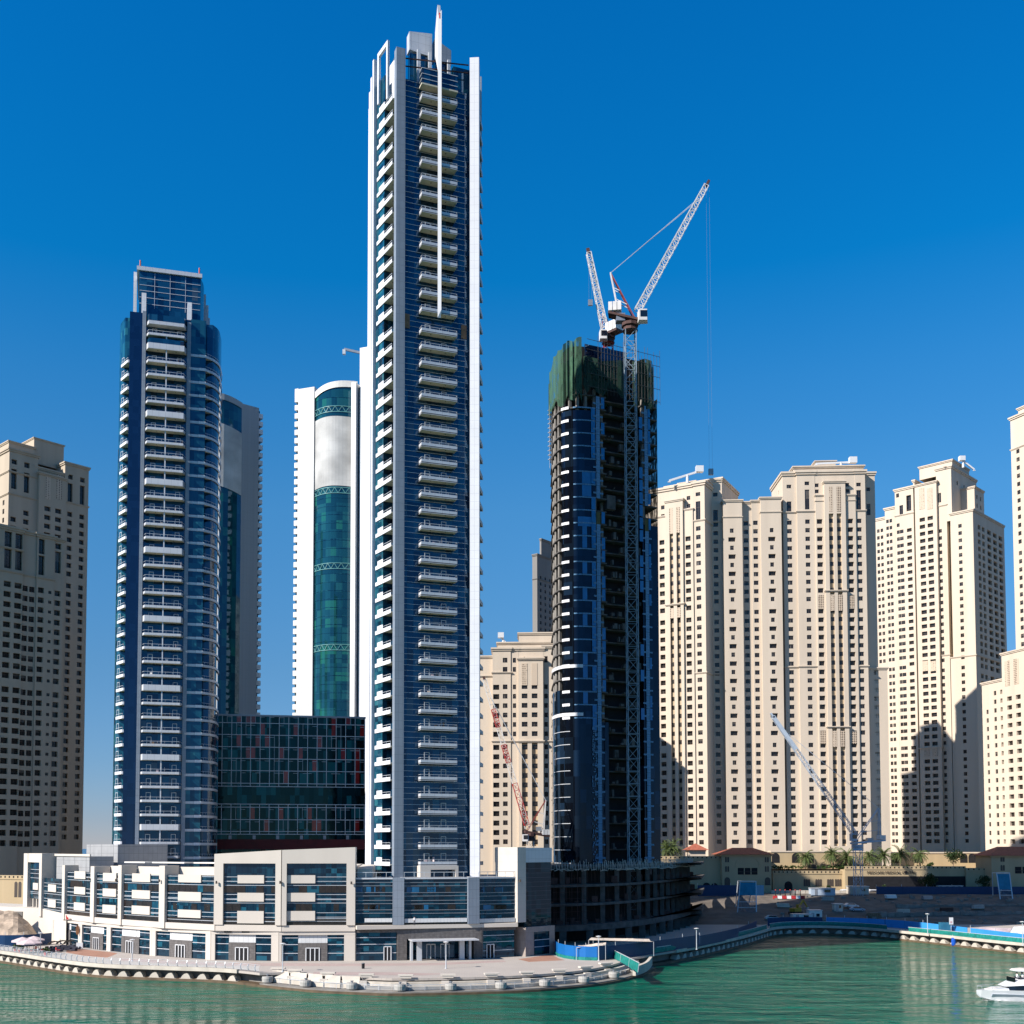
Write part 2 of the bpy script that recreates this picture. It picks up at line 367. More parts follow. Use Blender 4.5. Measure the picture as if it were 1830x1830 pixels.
M['hoardm'] = mat('blue_hoarding_sunlit', (0.006, 0.11, 0.34), 0.5, 0.08, 0.4, panel=(2.4, 9), pcol=0.7)  # sunlit copy of the blue hoarding
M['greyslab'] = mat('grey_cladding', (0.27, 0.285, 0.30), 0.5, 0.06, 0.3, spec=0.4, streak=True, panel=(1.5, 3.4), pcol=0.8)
M['cream_shaded'] = mat('cream_render_shaded', (0.41, 0.34, 0.255), 0.85, 0.08, 0.25, streak=True, bump=0.15)  # cream render with the shade of the left blocks painted into its colour
M['recess_shaded'] = mat('cream_recess_shaded', (0.30, 0.235, 0.165), 0.85, 0.08, 0.25, streak=True)  # recess tone of the same blocks, darkened for shade as well
M['corner_g'] = glass('corner_glass', [((.004,.022,.034), .5), ((.006,.035,.05), .3), ((.003,.01,.016), .2)], cell=(1.05, 1.9), spec=0.22)
# ------------------------------------------------------------------ setting: water, land, quay
def water_mat(name, c1, c2, sc, rough, bump):
    m, t, b = nodes(name); tc = N(t, 'ShaderNodeTexCoord'); mp = N(t, 'ShaderNodeMapping'); mp.inputs['Scale'].default_value = (0.42, 1.0, 1)
    t.links.new(tc.outputs['Object'], mp.inputs[0])
    n0 = N(t, 'ShaderNodeTexNoise'); n0.inputs['Scale'].default_value = 0.02; n0.inputs['Detail'].default_value = 4; t.links.new(tc.outputs['Object'], n0.inputs['Vector'])
    t.links.new(mix(t, n0.outputs['Fac'], c1, c2), b.inputs['Base Color'])
    n1 = N(t, 'ShaderNodeTexNoise'); n1.inputs['Scale'].default_value = sc; n1.inputs['Detail'].default_value = 5; n1.inputs['Roughness'].default_value = 0.6; n1.inputs['Distortion'].default_value = 0.6
    t.links.new(mp.outputs[0], n1.inputs['Vector'])
    n2 = N(t, 'ShaderNodeTexNoise'); n2.inputs['Scale'].default_value = sc*0.30; n2.inputs['Detail'].default_value = 3; t.links.new(mp.outputs[0], n2.inputs['Vector'])
    ad = N(t, 'ShaderNodeMath', operation='MULTIPLY_ADD'); t.links.new(n2.outputs['Fac'], ad.inputs[0]); ad.inputs[1].default_value = 2.6; t.links.new(n1.outputs['Fac'], ad.inputs[2])
    bp = N(t, 'ShaderNodeBump'); bp.inputs['Strength'].default_value = bump; bp.inputs['Distance'].default_value = 0.9
    t.links.new(ad.outputs[0], bp.inputs['Height']); t.links.new(bp.outputs[0], b.inputs['Normal'])
    b.inputs['Roughness'].default_value = rough; b.inputs['IOR'].default_value = 1.33; b.inputs['Specular IOR Level'].default_value = 0.36
    return m
M['water'] = water_mat('marina_water', (0.0002, 0.055, 0.038), (0.002, 0.145, 0.082), 0.42, 0.05, 1.0)
M['sea'] = water_mat('sea_water', (0.01, 0.07, 0.15), (0.01, 0.08, 0.16), 0.1, 0.2, 0.3)
def paving():
    m, t, b = nodes('paving'); tc = N(t, 'ShaderNodeTexCoord'); br = N(t, 'ShaderNodeTexBrick')
    br.inputs['Scale'].default_value = 0.55; br.inputs['Color1'].default_value = (0.41, 0.36, 0.315, 1); br.inputs['Color2'].default_value = (0.37, 0.33, 0.29, 1); br.inputs['Mortar'].default_value = (0.27, 0.235, 0.215, 1)
    br.inputs['Mortar Size'].default_value = 0.012; t.links.new(tc.outputs['Object'], br.inputs['Vector'])
    nz = N(t, 'ShaderNodeTexNoise'); nz.inputs['Scale'].default_value = 0.12; nz.inputs['Detail'].default_value = 6; t.links.new(tc.outputs['Object'], nz.inputs['Vector'])
    t.links.new(mix(t, 0.5, br.outputs['Color'], mix(t, nz.outputs['Fac'], (0.30, 0.26, 0.225), (0.49, 0.435, 0.38))), b.inputs['Base Color']); b.inputs['Roughness'].default_value = 0.85
    return m
M['paving'] = paving()
M['pave_red'] = mat('terracotta_paving', (0.33, 0.175, 0.12), 0.85, 0.12, 0.3, panel=(0.8, 5), pcol=0.75)
M['pave_pink'] = mat('pink_paving', (0.38, 0.29, 0.26), 0.85, 0.10, 0.3, panel=(0.8, 5), pcol=0.8)

o = MB(); o.quad((-900,-60,0),(900,-60,0),(900,640,0),(-900,640,0)); w = o.build('water', M['water']); w['kind'] = 'structure'
o = MB(); o.quad((-40000,600,-0.05),(40000,600,-0.05),(40000,50000,-0.05),(-40000,50000,-0.05)); w = o.build('sea', M['sea']); w['kind'] = 'structure'

ZP = 2.4                                                      # promenade level
WL1 = arc_pts([GP(x, y, 0)[:2] for x, y in ((-260,1686),(-120,1703),(0,1721),(150,1745),(280,1752),(400,1757),(480,1766),(560,1774),(640,1778),(720,1780),(900,1776),(1020,1768),(1090,1759),(1140,1747),(1172,1733))], 4)
WL2 = arc_pts([GP(x, y, 0)[:2] for x, y in ((1150,1728),(1195,1722),(1262,1708),(1330,1691),(1362,1681),(1385,1674),(1420,1671),(1480,1671),(1540,1674),(1600,1680),(1700,1691),(1830,1706),(2000,1722),(2200,1736))], 4)
def inset(p, t): return offset(p, -t)
IN1 = inset(WL1, 0.9)
# split of the first bank: left part carries an overhanging walkway, the rest steps down to the water
kx = lambda p: CX + FPX * p[0] / p[1]
left1 = [p for p in WL1 if kx(p) < 470]; right1 = [p for p in WL1 if kx(p) >= 455]
LAND_BACK = [(900, 330), (-900, 330)]
# plaza deck polygon
deckL = inset(left1, 0.35); deckR = inset(right1, 4.4)
deck2 = inset(WL2, 0.35)
poly = deckL + deckR[1:-1] + [p for p in deck2[3:]]
poly = [(-900, poly[0][1] + 60)] + poly + [(900, poly[-1][1])] + LAND_BACK
o = MB(); o.prism(poly, 2.0, ZP, bot=False); w = o.build('promenade', M['paving']); w['kind'] = 'structure'
o = MB(); o.quad((-900,303,ZP+.004),(-160,303,ZP+.004),(-160,329,ZP+.004),(-900,329,ZP+.004)); w = o.build('road', M['dark_bounce_sheet']); w['kind'] = 'structure'  # unseen dark sheet, added to cut light bounced onto the left blocks
# quay walls below the deck, brown wet footing at the water
o = MB()
o.strip(inset(left1, 2.2), 60, -3, 1.99, 0, -1); o.strip(left1, 3.0, -3, 0.45, 1, -1)
o.strip(inset(WL2, 2.2), 40, -3, 1.99, 0, -1); o.strip(WL2, 3.0, -3, 0.45, 1, -1)
o.strip(inset(right1, 0.0), 3.0, -3, 0.4, 1, -1); o.strip(inset(right1, 0.35), 2.2, 0.2, 0.6, 0, -1)
w = o.build('quay_wall', [M['concrete'], M['wetcon']]); w['kind'] = 'structure'
# plaza steps between the pots and the paving
o = MB(); o.strip(inset(right1, 2.5), 1.3, 0.2, 1.2, 0, -1); o.strip(inset(right1, 3.45), 1.2, 0.2, 1.8, 0, -1)
w = o.build('waterside_steps', M['conlight']); w['kind'] = 'structure'
# white coping along the overhanging walkways with shell-shaped brackets beneath
def bracket():
    mb = MB(); pr = []
    for i in range(9):
        a = math.pi * i / 8; pr.append((-0.8 * math.cos(a) * (1.5 if i < 4 else 1), 0.2 + 0.95 * math.sin(a) ** 1.6))
    pr = [(-1.6, 0.15)] + pr + [(1.1, 0.15)]
    n = len(pr)
    for i in range(n-1):
        (a, za), (b, zb) = pr[i], pr[i+1]
        mb.quad((a, 0.0, za), (b, 0.0, zb), (b*0.75, 1.6, zb*0.9+0.1), (a*0.75, 1.6, za*0.9+0.1))
    mb.poly([(a, 0.0, z) for a, z in pr])
    return mb.mesh('bracket', M['conlight'])
BR = bracket()
def along(path, step, start=0.0):
    out = []; acc = start
    for p, q in zip(path, path[1:]):
        d = math.hypot(q[0]-p[0], q[1]-p[1]); a = math.atan2(q[1]-p[1], q[0]-p[0])
        while acc < d: out.append((p[0]+(q[0]-p[0])*acc/d, p[1]+(q[1]-p[1])*acc/d, a)); acc += step
        acc -= d
    return out
def coping(path, label, a, b, step, name='quay_coping'):
    pth = [p for p in path if a <= kx(p) <= b]
    c = pth[len(pth)//2]
    root = thing(name, label, 'quay coping', (c[0], c[1], ZP))
    mb = MB(); mb.strip(inset(pth, 0.0), 0.7, 1.95, 2.62, 0, -1); mb.build('kerb_stone', M['conlight'], root, world=True)
    for x, y, an in along(inset(pth, 0.35), step, 1.5):
        if a < kx((x, y)) < b:
            e = bpy.data.objects.new('bracket', BR); COL.objects.link(e); e.parent = root; e.location = (x - c[0], y - c[1], -ZP + 0.30); e.rotation_euler.z = an
coping(left1, 'pale stone edge with shell shaped brackets below the left end of the promenade', -200, 445, 3.3)
coping(WL2, 'pale stone edge with shell shaped brackets along the far bank', 1195, 2100, 3.6)
# railings
def railing(path, label, a, b, zb=2.62, name='promenade_railing', mat_=None, step=2.0, cat='railing', curved=True, hgt=1.15):
    pth = [p for p in path if a <= kx(p) <= b]; c = pth[len(pth)//2]
    root = thing(name, label, cat, (c[0], c[1], zb)); mt = mat_ or M['steel']
    pm = MB()
    if curved:
        pp = [(0,0,0),(0,-0.22,0.35),(0,-0.25,0.75),(0,-0.05,hgt)]
        for p, q in zip(pp, pp[1:]): pm.bar(p, q, 0.09, 0.16)
    else: pm.bar((0,0,0),(0,0,hgt),0.09)
    pm = pm.mesh('post', mt); al = along(pth, step, 0.3)
    for x, y, an in al[:100]:
        e = bpy.data.objects.new('post', pm); COL.objects.link(e); e.parent = root; e.location = (x-c[0], y-c[1], 0); e.rotation_euler.z = an
    mb = MB()
    for z, of in ((hgt, 0.03), (0.9, 0.16), (0.7, 0.24), (0.5, 0.24), (0.3, 0.2), (0.14, 0.1)):
        q = offset(pth, of if curved else 0)
        for p1, p2 in zip(q, q[1:]): mb.bar((p1[0], p1[1], zb+z), (p2[0], p2[1], zb+z), 0.05)
    mb.build('rail', mt, root, world=True)
    return root
railing(inset(left1, 0.5), 'grey railing with curved posts along the left part of the promenade', -80, 470)

def bank(px, d):                               # a point d metres in from the edge of the stepped bank at a photo column
    p = min(inset(arc_pts(right1, 6), d), key=lambda q: abs(kx(q) - px)); return p
# ------------------------------------------------------------------ tall central tower
def ufun(ox, oy, al):
    def u(px, py=HOR, v=0.0):
        k = kk(px, py); return (k*(oy + v*math.cos(al)) - (ox - v*math.sin(al))) / (math.cos(al) - k*math.sin(al))
    return u
def railmesh(pts, z, mt, n=3):
    mb = MB()
    for p, q in zip(pts, pts[1:]):
        mb.bar((p[0],p[1],z), (q[0],q[1],z), 0.07)
        L = math.hypot(q[0]-p[0], q[1]-p[1]); k = max(1, int(L/1.6))
        for i in range(k+1):
            t = i/k; x = p[0]+(q[0]-p[0])*t; y = p[1]+(q[1]-p[1])*t; mb.bar((x,y,z-0.5),(x,y,z),0.05)
    return mb
def doorframe(w=1.15, h=2.25):
    mb = MB(); mb.box(0,0.12,0,0.08,0,h); mb.box(w-0.12,w,0,0.08,0,h); mb.box(0.12,w-0.12,0,0.08,h-0.12,h)
    return mb.mesh('door_frame', M['steel'])
DF = doorframe()
def sub(name, mesh, parent, loc=(0,0,0), rot=0, world=False):
    e = bpy.data.objects.new(name, mesh); COL.objects.link(e); e.parent = parent; e.location = loc; e.rotation_euler.z = rot; return e
FURN = {}
def furn(root, rnd, w, x0, y, z, tower):       # chairs, tables and drying cloth left out on balconies: things of their own
    k = rnd.randrange(5)
    if k not in FURN:
        q = random.Random(k); mb = MB(); mb.box(0, 0.55, 0, 0.5, 0, 0.45); mb.box(0, 0.55, 0.42, 0.5, 0.45, 0.95)
        if k % 2: mb.box(0.8, 1.5, 0, 0.6, 0.6, 0.66); mb.bar((1.15,0.3,0),(1.15,0.3,0.6),0.08)
        if k > 2: mb.box(1.9, 2.0, 0.1, 1.0, 0.5, 1.5); mb.bar((1.95,.1,0),(1.95,.1,.5),.05); mb.bar((1.95,.95,0),(1.95,.95,.5),.05)
        FURN[k] = mb.mesh('balcony_chair', [M['clothw'], M['tarp'], M['clothd'], M['bark'], M['canvas']][k])
    e = bpy.data.objects.new('balcony_chair', FURN[k]); COL.objects.link(e)
    Mx = Matrix.Translation(root.location) @ Matrix.Rotation(root.rotation_euler.z, 4, 'Z')
    e.location = Mx @ Vector((x0 + rnd.uniform(.5, w-2.2), y, z)); e.rotation_euler.z = root.rotation_euler.z
    tag(e, 'chair and odds and ends left out on a balcony of the ' + tower, 'balcony chair', 'balcony furniture of the ' + tower)

A1 = R(20); SPLAY = R(10)
def rl(x, y): return (x*math.cos(SPLAY) - y*math.sin(SPLAY), x*math.sin(SPLAY) + y*math.cos(SPLAY))
OX, OY = kk(703)*226, 226.0
CTW = thing('tall_tower', 'tallest blue glass tower with a white spire blade and rows of white balconies', 'skyscraper', (OX, OY, 17.5), A1)
Z0 = 17.5
u1 = ufun(OX, OY, A1)
zu = lambda py, u=9.0, v=-1.5: zz(py, OY + u*math.sin(A1) + v*math.cos(A1)) - Z0
zc = lambda py, v=0: zu(py)
uR = u1(835); uF = u1(849)
FH = 3.43
ztop = zu(148, 6, 0.25); zslab = [zc(1546) + FH*i for i in range(60)]
# leave one taller plant storey as in the photo
zs = []; z = zc(1546)
zfirst_hi = zc(597)
n1 = round((zfirst_hi - z)/FH); step1 = (zfirst_hi - z)/n1
for i in range(n1+1): zs.append(z + step1*i)
zb2 = zc(560); zt2 = zc(181); n2 = round((zt2 - zb2)/FH)
for i in range(n2+1): zs.append(zb2 + (zt2-zb2)/n2*i)
# glass body
SV = 0.72
side = [(0,0.2),(0.15,12.8),(0.35,15),(1.1,18.5),(2.3,21.5),(4,24)]
rs = [(uF+0.1, 0.4),(uF+2.5, 4.6),(uF+2.2, 18),(uF+2, 34),(9,34)]
mb = MB(); mb.prism([(0.9,0.25),(uR+0.4,0.25)] + rs + [(7,24)] + [rl(*q) for q in ((2.3,21.5*SV),(1.1,18.5*SV),(0.35,15*SV),(0.15,12.7*SV),(0.1,7.0*SV),(1.9,6.9*SV))] + [(1.9,0.5),(0.9,0.5)], 0, ztop, 0)
mb.build('glass_body', M['blue_g'], CTW)
# mullion lines across the front
mb = MB(); z = 0.9
while z < ztop: mb.box(1.95, uR-0.05, 0.16, 0.247, z, z+0.07); z += 1.143
mb.build('mullion', M['alu'], CTW, kind='stuff')
# left lit teal glass bay
mb = MB(); mb.box(-0.12, 0.2, 7.0*SV, 12.3*SV, 0, zu(152,-.1,8)); mb.build('side_glass', M['teal_g'], CTW, rot=SPLAY)
# fins
zF1 = zu(85, 0.9, -0.7); zF2 = zu(105, uF, -1.5)
MB().box(-0.05, 1.9, -0.7, 0.9, 0, zF1).build('fin', M['fin'], CTW)
mb = MB(); wf = (uF-uR); mb.box(0, wf+0.25, 0, 3.0, 0, zF2); mb.build('fin', M['finw'], CTW, loc=(uR+0.1, -1.3, 0), rot=-R(24))
for (uu, v, py, wv) in ((-0.75,12.6,110,0.7),(-0.35,15.2,142,0.7),(0.0,17.3,168,0.7),(0.6,19.4,197,0.7),(1.4,21.6,223,0.7)):
    v *= SV; MB().box(uu, uu+0.9, v, v+wv, 0, zu(py, uu, v)).build('fin', M['finw'], CTW, rot=SPLAY)
mb = MB()
for z in zs:
    for (uu, v, v2) in ((0.0,15.95,17.25),(0.4,18.05,19.35),(1.0,20.15,21.5)): mb.box(uu, uu+1.2, v*SV+.25, v2*SV, z-0.9, z+0.6)
mb.build('spandrel_panel', M['alu'], CTW, rot=SPLAY, kind='stuff')
# front balconies
ub0, ub1 = u1(747), u1(812)
rnd = random.Random(3)
fb = MB(); D = 1.75
fb.prism([(ub0,-D),(ub1,-D),(ub1,0.2),(ub0,0.2)], -0.02, 0.14, 1)
for (x0,x1,y0,y1) in ((ub0,ub1,-D,-D+0.1),(ub0,ub0+0.1,-D+0.1,0.2),(ub1-0.1,ub1,-D+0.1,0.2)): fb.box(x0,x1,y0,y1,-0.12,0.72,0)
for x in (ub0+2.3, ub1-2.3): fb.tube((x,-0.8,-0.06),(x,-0.8,0.0),0.14,n=6,mi=2)
fb = fb.mesh('balcony', [M['alu'], M['soffit'], M['dark']])
fr = railmesh([(ub0+0.05,0.1),(ub0+0.05,-D+0.05),(ub1-0.05,-D+0.05),(ub1-0.05,0.1)], 1.15, None).mesh('railing', M['steel'])
ud = (u1(758), u1(788))
lb = MB()                       # left side balcony: long parapet, tall solid end, open recess
lb.box(-0.2, 1.95, 0.9, 6.95*SV, -0.02, 0.14, 1)
lb.box(-0.3, -0.18, 1.0, 11.6*SV, -0.14, 0.66, 0); lb.box(-0.302, -0.178, 6.6*SV, 10.2*SV, 0.66, 1.55, 0)
lb.tube((0.7,2.5,-0.06),(0.7,2.5,-0.02),0.14,n=6,mi=2)
lb = lb.mesh('side_balcony', [M['finw'], M['soffit'], M['dark']])
lr = railmesh([(-0.24,1.0),(-0.24,6.6*SV)], 1.1, None).mesh('railing', M['steel'])
rb = MB(); p = [(uF+0.1,0.5),(uF+1.0,0.2),(uF+3.3,4.4),(uF+2.4,4.6)]
rb.prism(p, -0.05, 0.12, 1); rb.strip([(uF+0.5,0.2),(uF+1.1,0.15),(uF+3.4,4.4)], 0.1, -0.1, 0.7, 0, 1)
rb = rb.mesh('wing_balcony', [M['alu'], M['concrete']])
for i, z in enumerate(zs):
    b = sub('balcony', fb, CTW, (0,0,z)); sub('railing', fr, b)
    for x in ud: sub('door_frame', DF, b, (x, 0.1, 0.14))
    if rnd.random() < 0.4: furn(CTW, rnd, ub1-ub0, ub0, -1.2, z+0.15, 'tallest tower')
    if z > zu(172, -.2, 4): continue
    b = sub('side_balcony', lb, CTW, (0,0,z), SPLAY); sub('railing', lr, b)
    sub('wing_balcony', rb, CTW, (0,0,z))
# solid glazed storeys near the top and crown
mb = MB(); zt = zs[-1]
mb.box(ub0, ub1, -1.7, 0.1, zt+0.75+2.3, zt+6.2); mb.build('crown_glazing', M['blue_g'], CTW)
mb = MB(); mb.box(ub0-0.1, ub1+0.1, -1.8, 0.1, zt+2.7, zt+3.04); mb.build('crown_slab', M['soffit'], CTW)
mb = MB()
for z in (zt+3.9, zt+5.0, zt+6.2): mb.box(ub0-0.05, ub1+0.05, -1.78, 0.0, z, z+0.12)
mb.build('crown_trim', M['alu'], CTW)
# orange-brown panels of the plant storey
zpl = zc(597)+1.0
mb = MB(); mb.box(2.0, 3.2, 0.1, 0.25, zpl, zpl+3.0); mb.box(uR-1.3, uR-0.1, 0.1, 0.25, zpl-0.3, zpl+2.6); mb.build('vent_panel', mat('vent_brown', (0.22,0.13,0.08), 0.8, 0.2, 1.0), CTW)
# pitched crown with spire blade
us = u1(780, 560)
gz = lambda py: zu(py, 8, 2.5)
gl, gr = u1(739, 100), u1(811, 100)
mb = MB(); mb.box(gl, us-0.4, 2.6, 4, ztop+0.02, gz(102), 0); mb.box(us+0.4, gr, 2.6, 4, ztop+0.02, gz(104), 0); mb.build('crown_glass', M['blue_g'], CTW)
def gable(xa, xb, za0, za1, zb0, zb1):
    g = MB(); y0, y1 = 2.3, 4.2
    P = lambda x, y, z: (x, y, z)
    f = [P(xa,y0,za0),P(xb,y0,zb0),P(xb,y0,zb1),P(xa,y0,za1)]; k = [(x,y1,z) for x,y,z in f]
    g.poly(f); g.poly(k)
    for i in range(4): j=(i+1)%4; g.quad(f[i],f[j],k[j],k[i])
    return g
gable(gl-0.2, us-0.3, gz(98), gz(66), gz(102), gz(60)).build('crown_panel', M['alu'], CTW)
gable(us+0.3, gr+0.2, gz(104), gz(67), gz(108), gz(81)).build('crown_panel', M['fin'], CTW)
mb = MB()   # the blade: long flat fin turned to the sun, pointed foot, sloping top
zt_, zb_ = zu(17, 8, -1.9)+0.5, zu(566, 8, -1.9)
hw = 0.34; ztri = gz(62)
prof = [(us-hw,-1.82),(us+hw,-2.15),(us+hw,-1.80),(us-hw,-1.79)]
mb.prism(prof, [zb_+1.0,zb_+1.6,zb_,zb_], [zt_-1.6,zt_-0.4,zt_-1.0,zt_-2.0])
mb.poly([(us-hw+.02,-1.78,zt_-2.4),(us-hw+.02,-1.35,ztri+4),(us-hw+.02,0.2,ztri-1),(us-hw+.02,0.2,gz(112)),(us-hw+.02,-1.78,gz(150))])
mb.poly([(us+hw-.02,-1.78,zt_-2.4),(us+hw-.02,-1.35,ztri+4),(us+hw-.02,0.2,ztri-1),(us+hw-.02,0.2,gz(112)),(us+hw-.02,-1.78,gz(150))])
for (v0,za),(v1,zb) in (((-1.78,zt_-2.4),(-1.35,ztri+4)),((-1.35,ztri+4),(0.2,ztri-1))): mb.quad((us-hw+.02,v0,za),(us+hw-.02,v0,za),(us+hw-.02,v1,zb),(us-hw+.02,v1,zb))
mb.build('spire_blade', M['gel'], CTW)
mb = MB()
for px in (752, 772): x = u1(px,120); mb.box(x-0.35, x+0.35, 1.2, 1.7, ztop, gz(100))
x = u1(806,130); mb.box(x-0.3, x+0.3, 1.2, 1.7, ztop, gz(105))
mb.build('crown_column', M['steel'], CTW)
mb = MB()
for py in (104, 118): mb.bar((1.9, 0.0, zu(py,1.9,0)), (uR+.3, 0.0, zu(py+12,uR,0)), 0.2)
mb.build('tie_beam', M['rust'], CTW)
# frames on the left shoulder and the back wing on the right
mb = MB(); za, zb3 = zu(200,-.5,9), zu(110,-.5,9)
for v in (9.4*SV, 3.4*SV): mb.box(-0.75, -0.25, v, v+0.6, za if v > 5 else zu(185,-.5,4), zb3)
mb.box(-0.75, -0.25, 3.4*SV+.6, 9.4*SV, zb3-0.9, zb3); mb.build('shoulder_frame', M['finw'], CTW, rot=SPLAY)
mb = MB(); mb.prism([(1.6,2.5),(1.9,2.5),(1.9,8),(1.6,8)], zu(200,1.7,5), [zu(95,1.7,3)]*2+[zu(150,1.7,11)]*2); mb.build('parapet_fin', M['finw'], CTW, rot=SPLAY)
mb = MB(); mb.box(gr+0.3, uR+1.2, 1.2, 7, ztop-1, zu(122,15,1.2)); mb.build('rear_crown', M['teal_g'], CTW)
mb = MB(); mb.box(uF+2.6, uF+3.4, 4.7, 5.6, ztop-14, zu(138,uF+3,5)); mb.box(uF+0.3, uF+2.6, 4.8, 5.4, zu(150,uF+3,5), zu(138,uF+3,5)); mb.build('rear_frame', M['alu'], CTW)
mb = MB(); mb.tube((us, -1.9, zt_-2.2), (us, -1.9, zt_-1.0), 0.18, n=6); mb.build('warning_lamp', M['red'], CTW)
# lobby at the terrace level
mb = MB(); a, b_ = ub0-0.2, ub1+0.1; zt = zs[0]-0.12
mb.box(a, a+2.2, -2.2, 0.2, 0, zt); mb.box(b_-0.6, b_, -2.2, 0.2, 0, zt); mb.box(a+2.2, b_-0.6, -2.2, 0.2, zt-0.8, zt); mb.build('terrace_portal', M['podium'], CTW)
# ------------------------------------------------------------------ left tower
A2 = R(15); LX, LY = kk(247)*273, 273.0
LT = thing('curved_tower', 'curved blue glass tower with a glass box on top, left of the tallest tower', 'skyscraper', (LX, LY, 8), A2)
LZ = 8.0; u2 = ufun(LX, LY, A2)
zl = lambda py, v=0, u=5: zz(py, LY + u*math.sin(A2) + v*math.cos(A2)) - LZ
a0, a1 = u2(241), u2(247.6); b0, b1 = u2(323), u2(330); c1 = u2(357); e1 = u2(390); l0 = u2(218); l1 = u2(197)
zr = zl(573, 0, 13); zleft = zl(559, 0, -2)
right_curve = arc_pts([(c1,0.0),(c1+1.9,1.4),(c1+3.4,3.8),(e1-0.35,7.2),(e1+0.1,12),(e1-0.6,19),(e1-3,25)], 3)
left_curve = arc_pts([(l0,0.0),(l0-0.9,2.6),(l1+0.9,5.2),(l1,9),(l1+0.4,16),(l1+2.5,24)], 3)
mb = MB(); mb.prism([(a0,0.3)] + [(b1,0.3),(b1,0.05),(c1,0.05),(c1+0.05,1.7)] + offset(right_curve,-0.15)[3:] + [(0,27)], 0, zr); mb.build('glass_body', M['blue_g'], LT)
mb = MB(); mb.prism([(l0+0.02,0.05),(a0,0.05),(a0,20)] + list(reversed(left_curve[4:])) + [(l0+0.02,3.2)], 0, zleft); mb.build('side_glass', M['teal_g'], LT)
mb = MB(); mb.box(l0-0.02, a0, -0.12, 0.04, 0, zleft+0.1); mb.build('dark_glass_panel', M['navy_g'], LT)
mb = MB(); mb.box(b1+0.02, c1+0.04, -0.06, 0.04, 0, zr+0.1); mb.build('front_glass', M['teal_g'], LT)
MB().box(a0, a1, -0.55, 1.0, 0, zl(562)).build('fin', M['fin'], LT)
MB().box(b0, b1, -0.55, 1.0, 0, zl(573)).build('fin', M['fin'], LT)
FH2 = 3.4; zls = []
za = zl(1533); ztop_b = zl(606)
nn = round((ztop_b-za)/FH2)
for i in range(nn+1): zls.append(za + (ztop_b-za)/nn*i)
pl = [(a1+0.05,0.25),(a1+0.7,-1.75),(b0-0.75,-1.75),(b0-0.05,0.25)]
def lbal(h):
    m = MB(); m.prism(pl, -0.05, 0.12, 1); m.strip(pl, 0.1, -0.1, h, 0, 1)
    for x in (3.0, 7.4): m.tube((x,-0.8,-0.1),(x,-0.8,-0.05),0.13,n=6,mi=2)
    return m.mesh('balcony', [M['alu'], M['soffit'], M['dark']])
lbm = lbal(0.5); lbt = lbal(1.35)
lrm = railmesh(pl, 1.15, None).mesh('railing', M['steel'])
mid = (a1+b0)/2; pc = MB(); pc.box(mid-0.14, mid+0.14, -1.6, -1.3, 0.12, FH2-0.05); pc = pc.mesh('post', M['alu'])
sl = [(l0+0.0,0.15),(l0-0.35,0.15),(l1+0.7,3.9),(l1+1.3,4.4),(l0+0.0,4.6)]
sm = MB(); sm.prism(sl, -0.05, 0.12, 1); sm.strip([sl[1], sl[2]], 0.1, -0.1, 0.6, 0, -1); sm.box(l0-0.35,l0-0.02,0.05,0.14,-0.1,0.6,0); sm.tube((l0-1,2.8,-0.1),(l0-1,2.8,-0.05),0.12,n=6,mi=2)
sm = sm.mesh('side_balcony', [M['finw'], M['soffit'], M['dark']])
srm = railmesh([sl[1], sl[2]], 1.15, None).mesh('railing', M['steel'])
bm_ = MB(); bm_.box(b1+0.02, c1-0.0, -0.2, -0.061, -0.15, 0.45, 0)
rc = offset(right_curve, 0.1)
bm_.prism([(c1+0.0,0.0)] + rc[1:9] + [(c1+0.2,1.75)], -0.05, 0.12, 1)
bm_.strip(right_curve, 0.12, -0.15, 0.45, 0, 1); bm_.box(c1-1.5, c1+0.15, -0.26, -0.201, -0.17, 0.5, 2)
bm_ = bm_.mesh('corner_balcony', [M['alu'], M['soffit'], M['finw']])
crm = railmesh(right_curve[:7], 1.1, None).mesh('railing', M['steel'])
rnd = random.Random(11)
for i, z in enumerate(zls):
    b = sub('balcony', lbt if i % 5 == 2 else lbm, LT, (0,0,z)); 
    if i % 5 != 2: sub('railing', lrm, b)
    if i < nn: sub('post', pc, b)
    for x in (a1+1.5, b0-2.4): sub('door_frame', DF, b, (x, 0.12, 0.12))
    if rnd.random() < 0.4: furn(LT, rnd, 9, a1+.4, -1.2, z+0.13, 'left blue tower')
    if i < nn-1:
        s_ = sub('side_balcony', sm, LT, (0,0,z)); sub('railing', srm, s_); sub('door_frame', DF, s_, (l0-1.9, 4.0, 0.12), R(-60))
    if i < nn: 
        s_ = sub('corner_balcony', bm_, LT, (0,0,z-0.2)); sub('railing', crm, s_)
# bay glazing on two storeys without balcony fronts, top slab
mb = MB(); z = zls[-1]
mb.prism([(pl[0][0]+.1,pl[0][1]),(pl[1][0]+.1,pl[1][1]+.1),(pl[2][0]-.1,pl[2][1]+.1),(pl[3][0]-.1,pl[3][1])], zls[-2]+0.45, z-0.75); mb.build('bay_glazing', M['blue_g'], LT)
mb = MB(); mb.prism(pl, z+2.75, z+3.6); mb.build('bay_roof', M['alu'], LT)
mb = MB(); mb.prism([(x, y+0.05) for x, y in pl], z+3.62, z+5.2); mb.build('bay_parapet', M['blue_g'], LT)
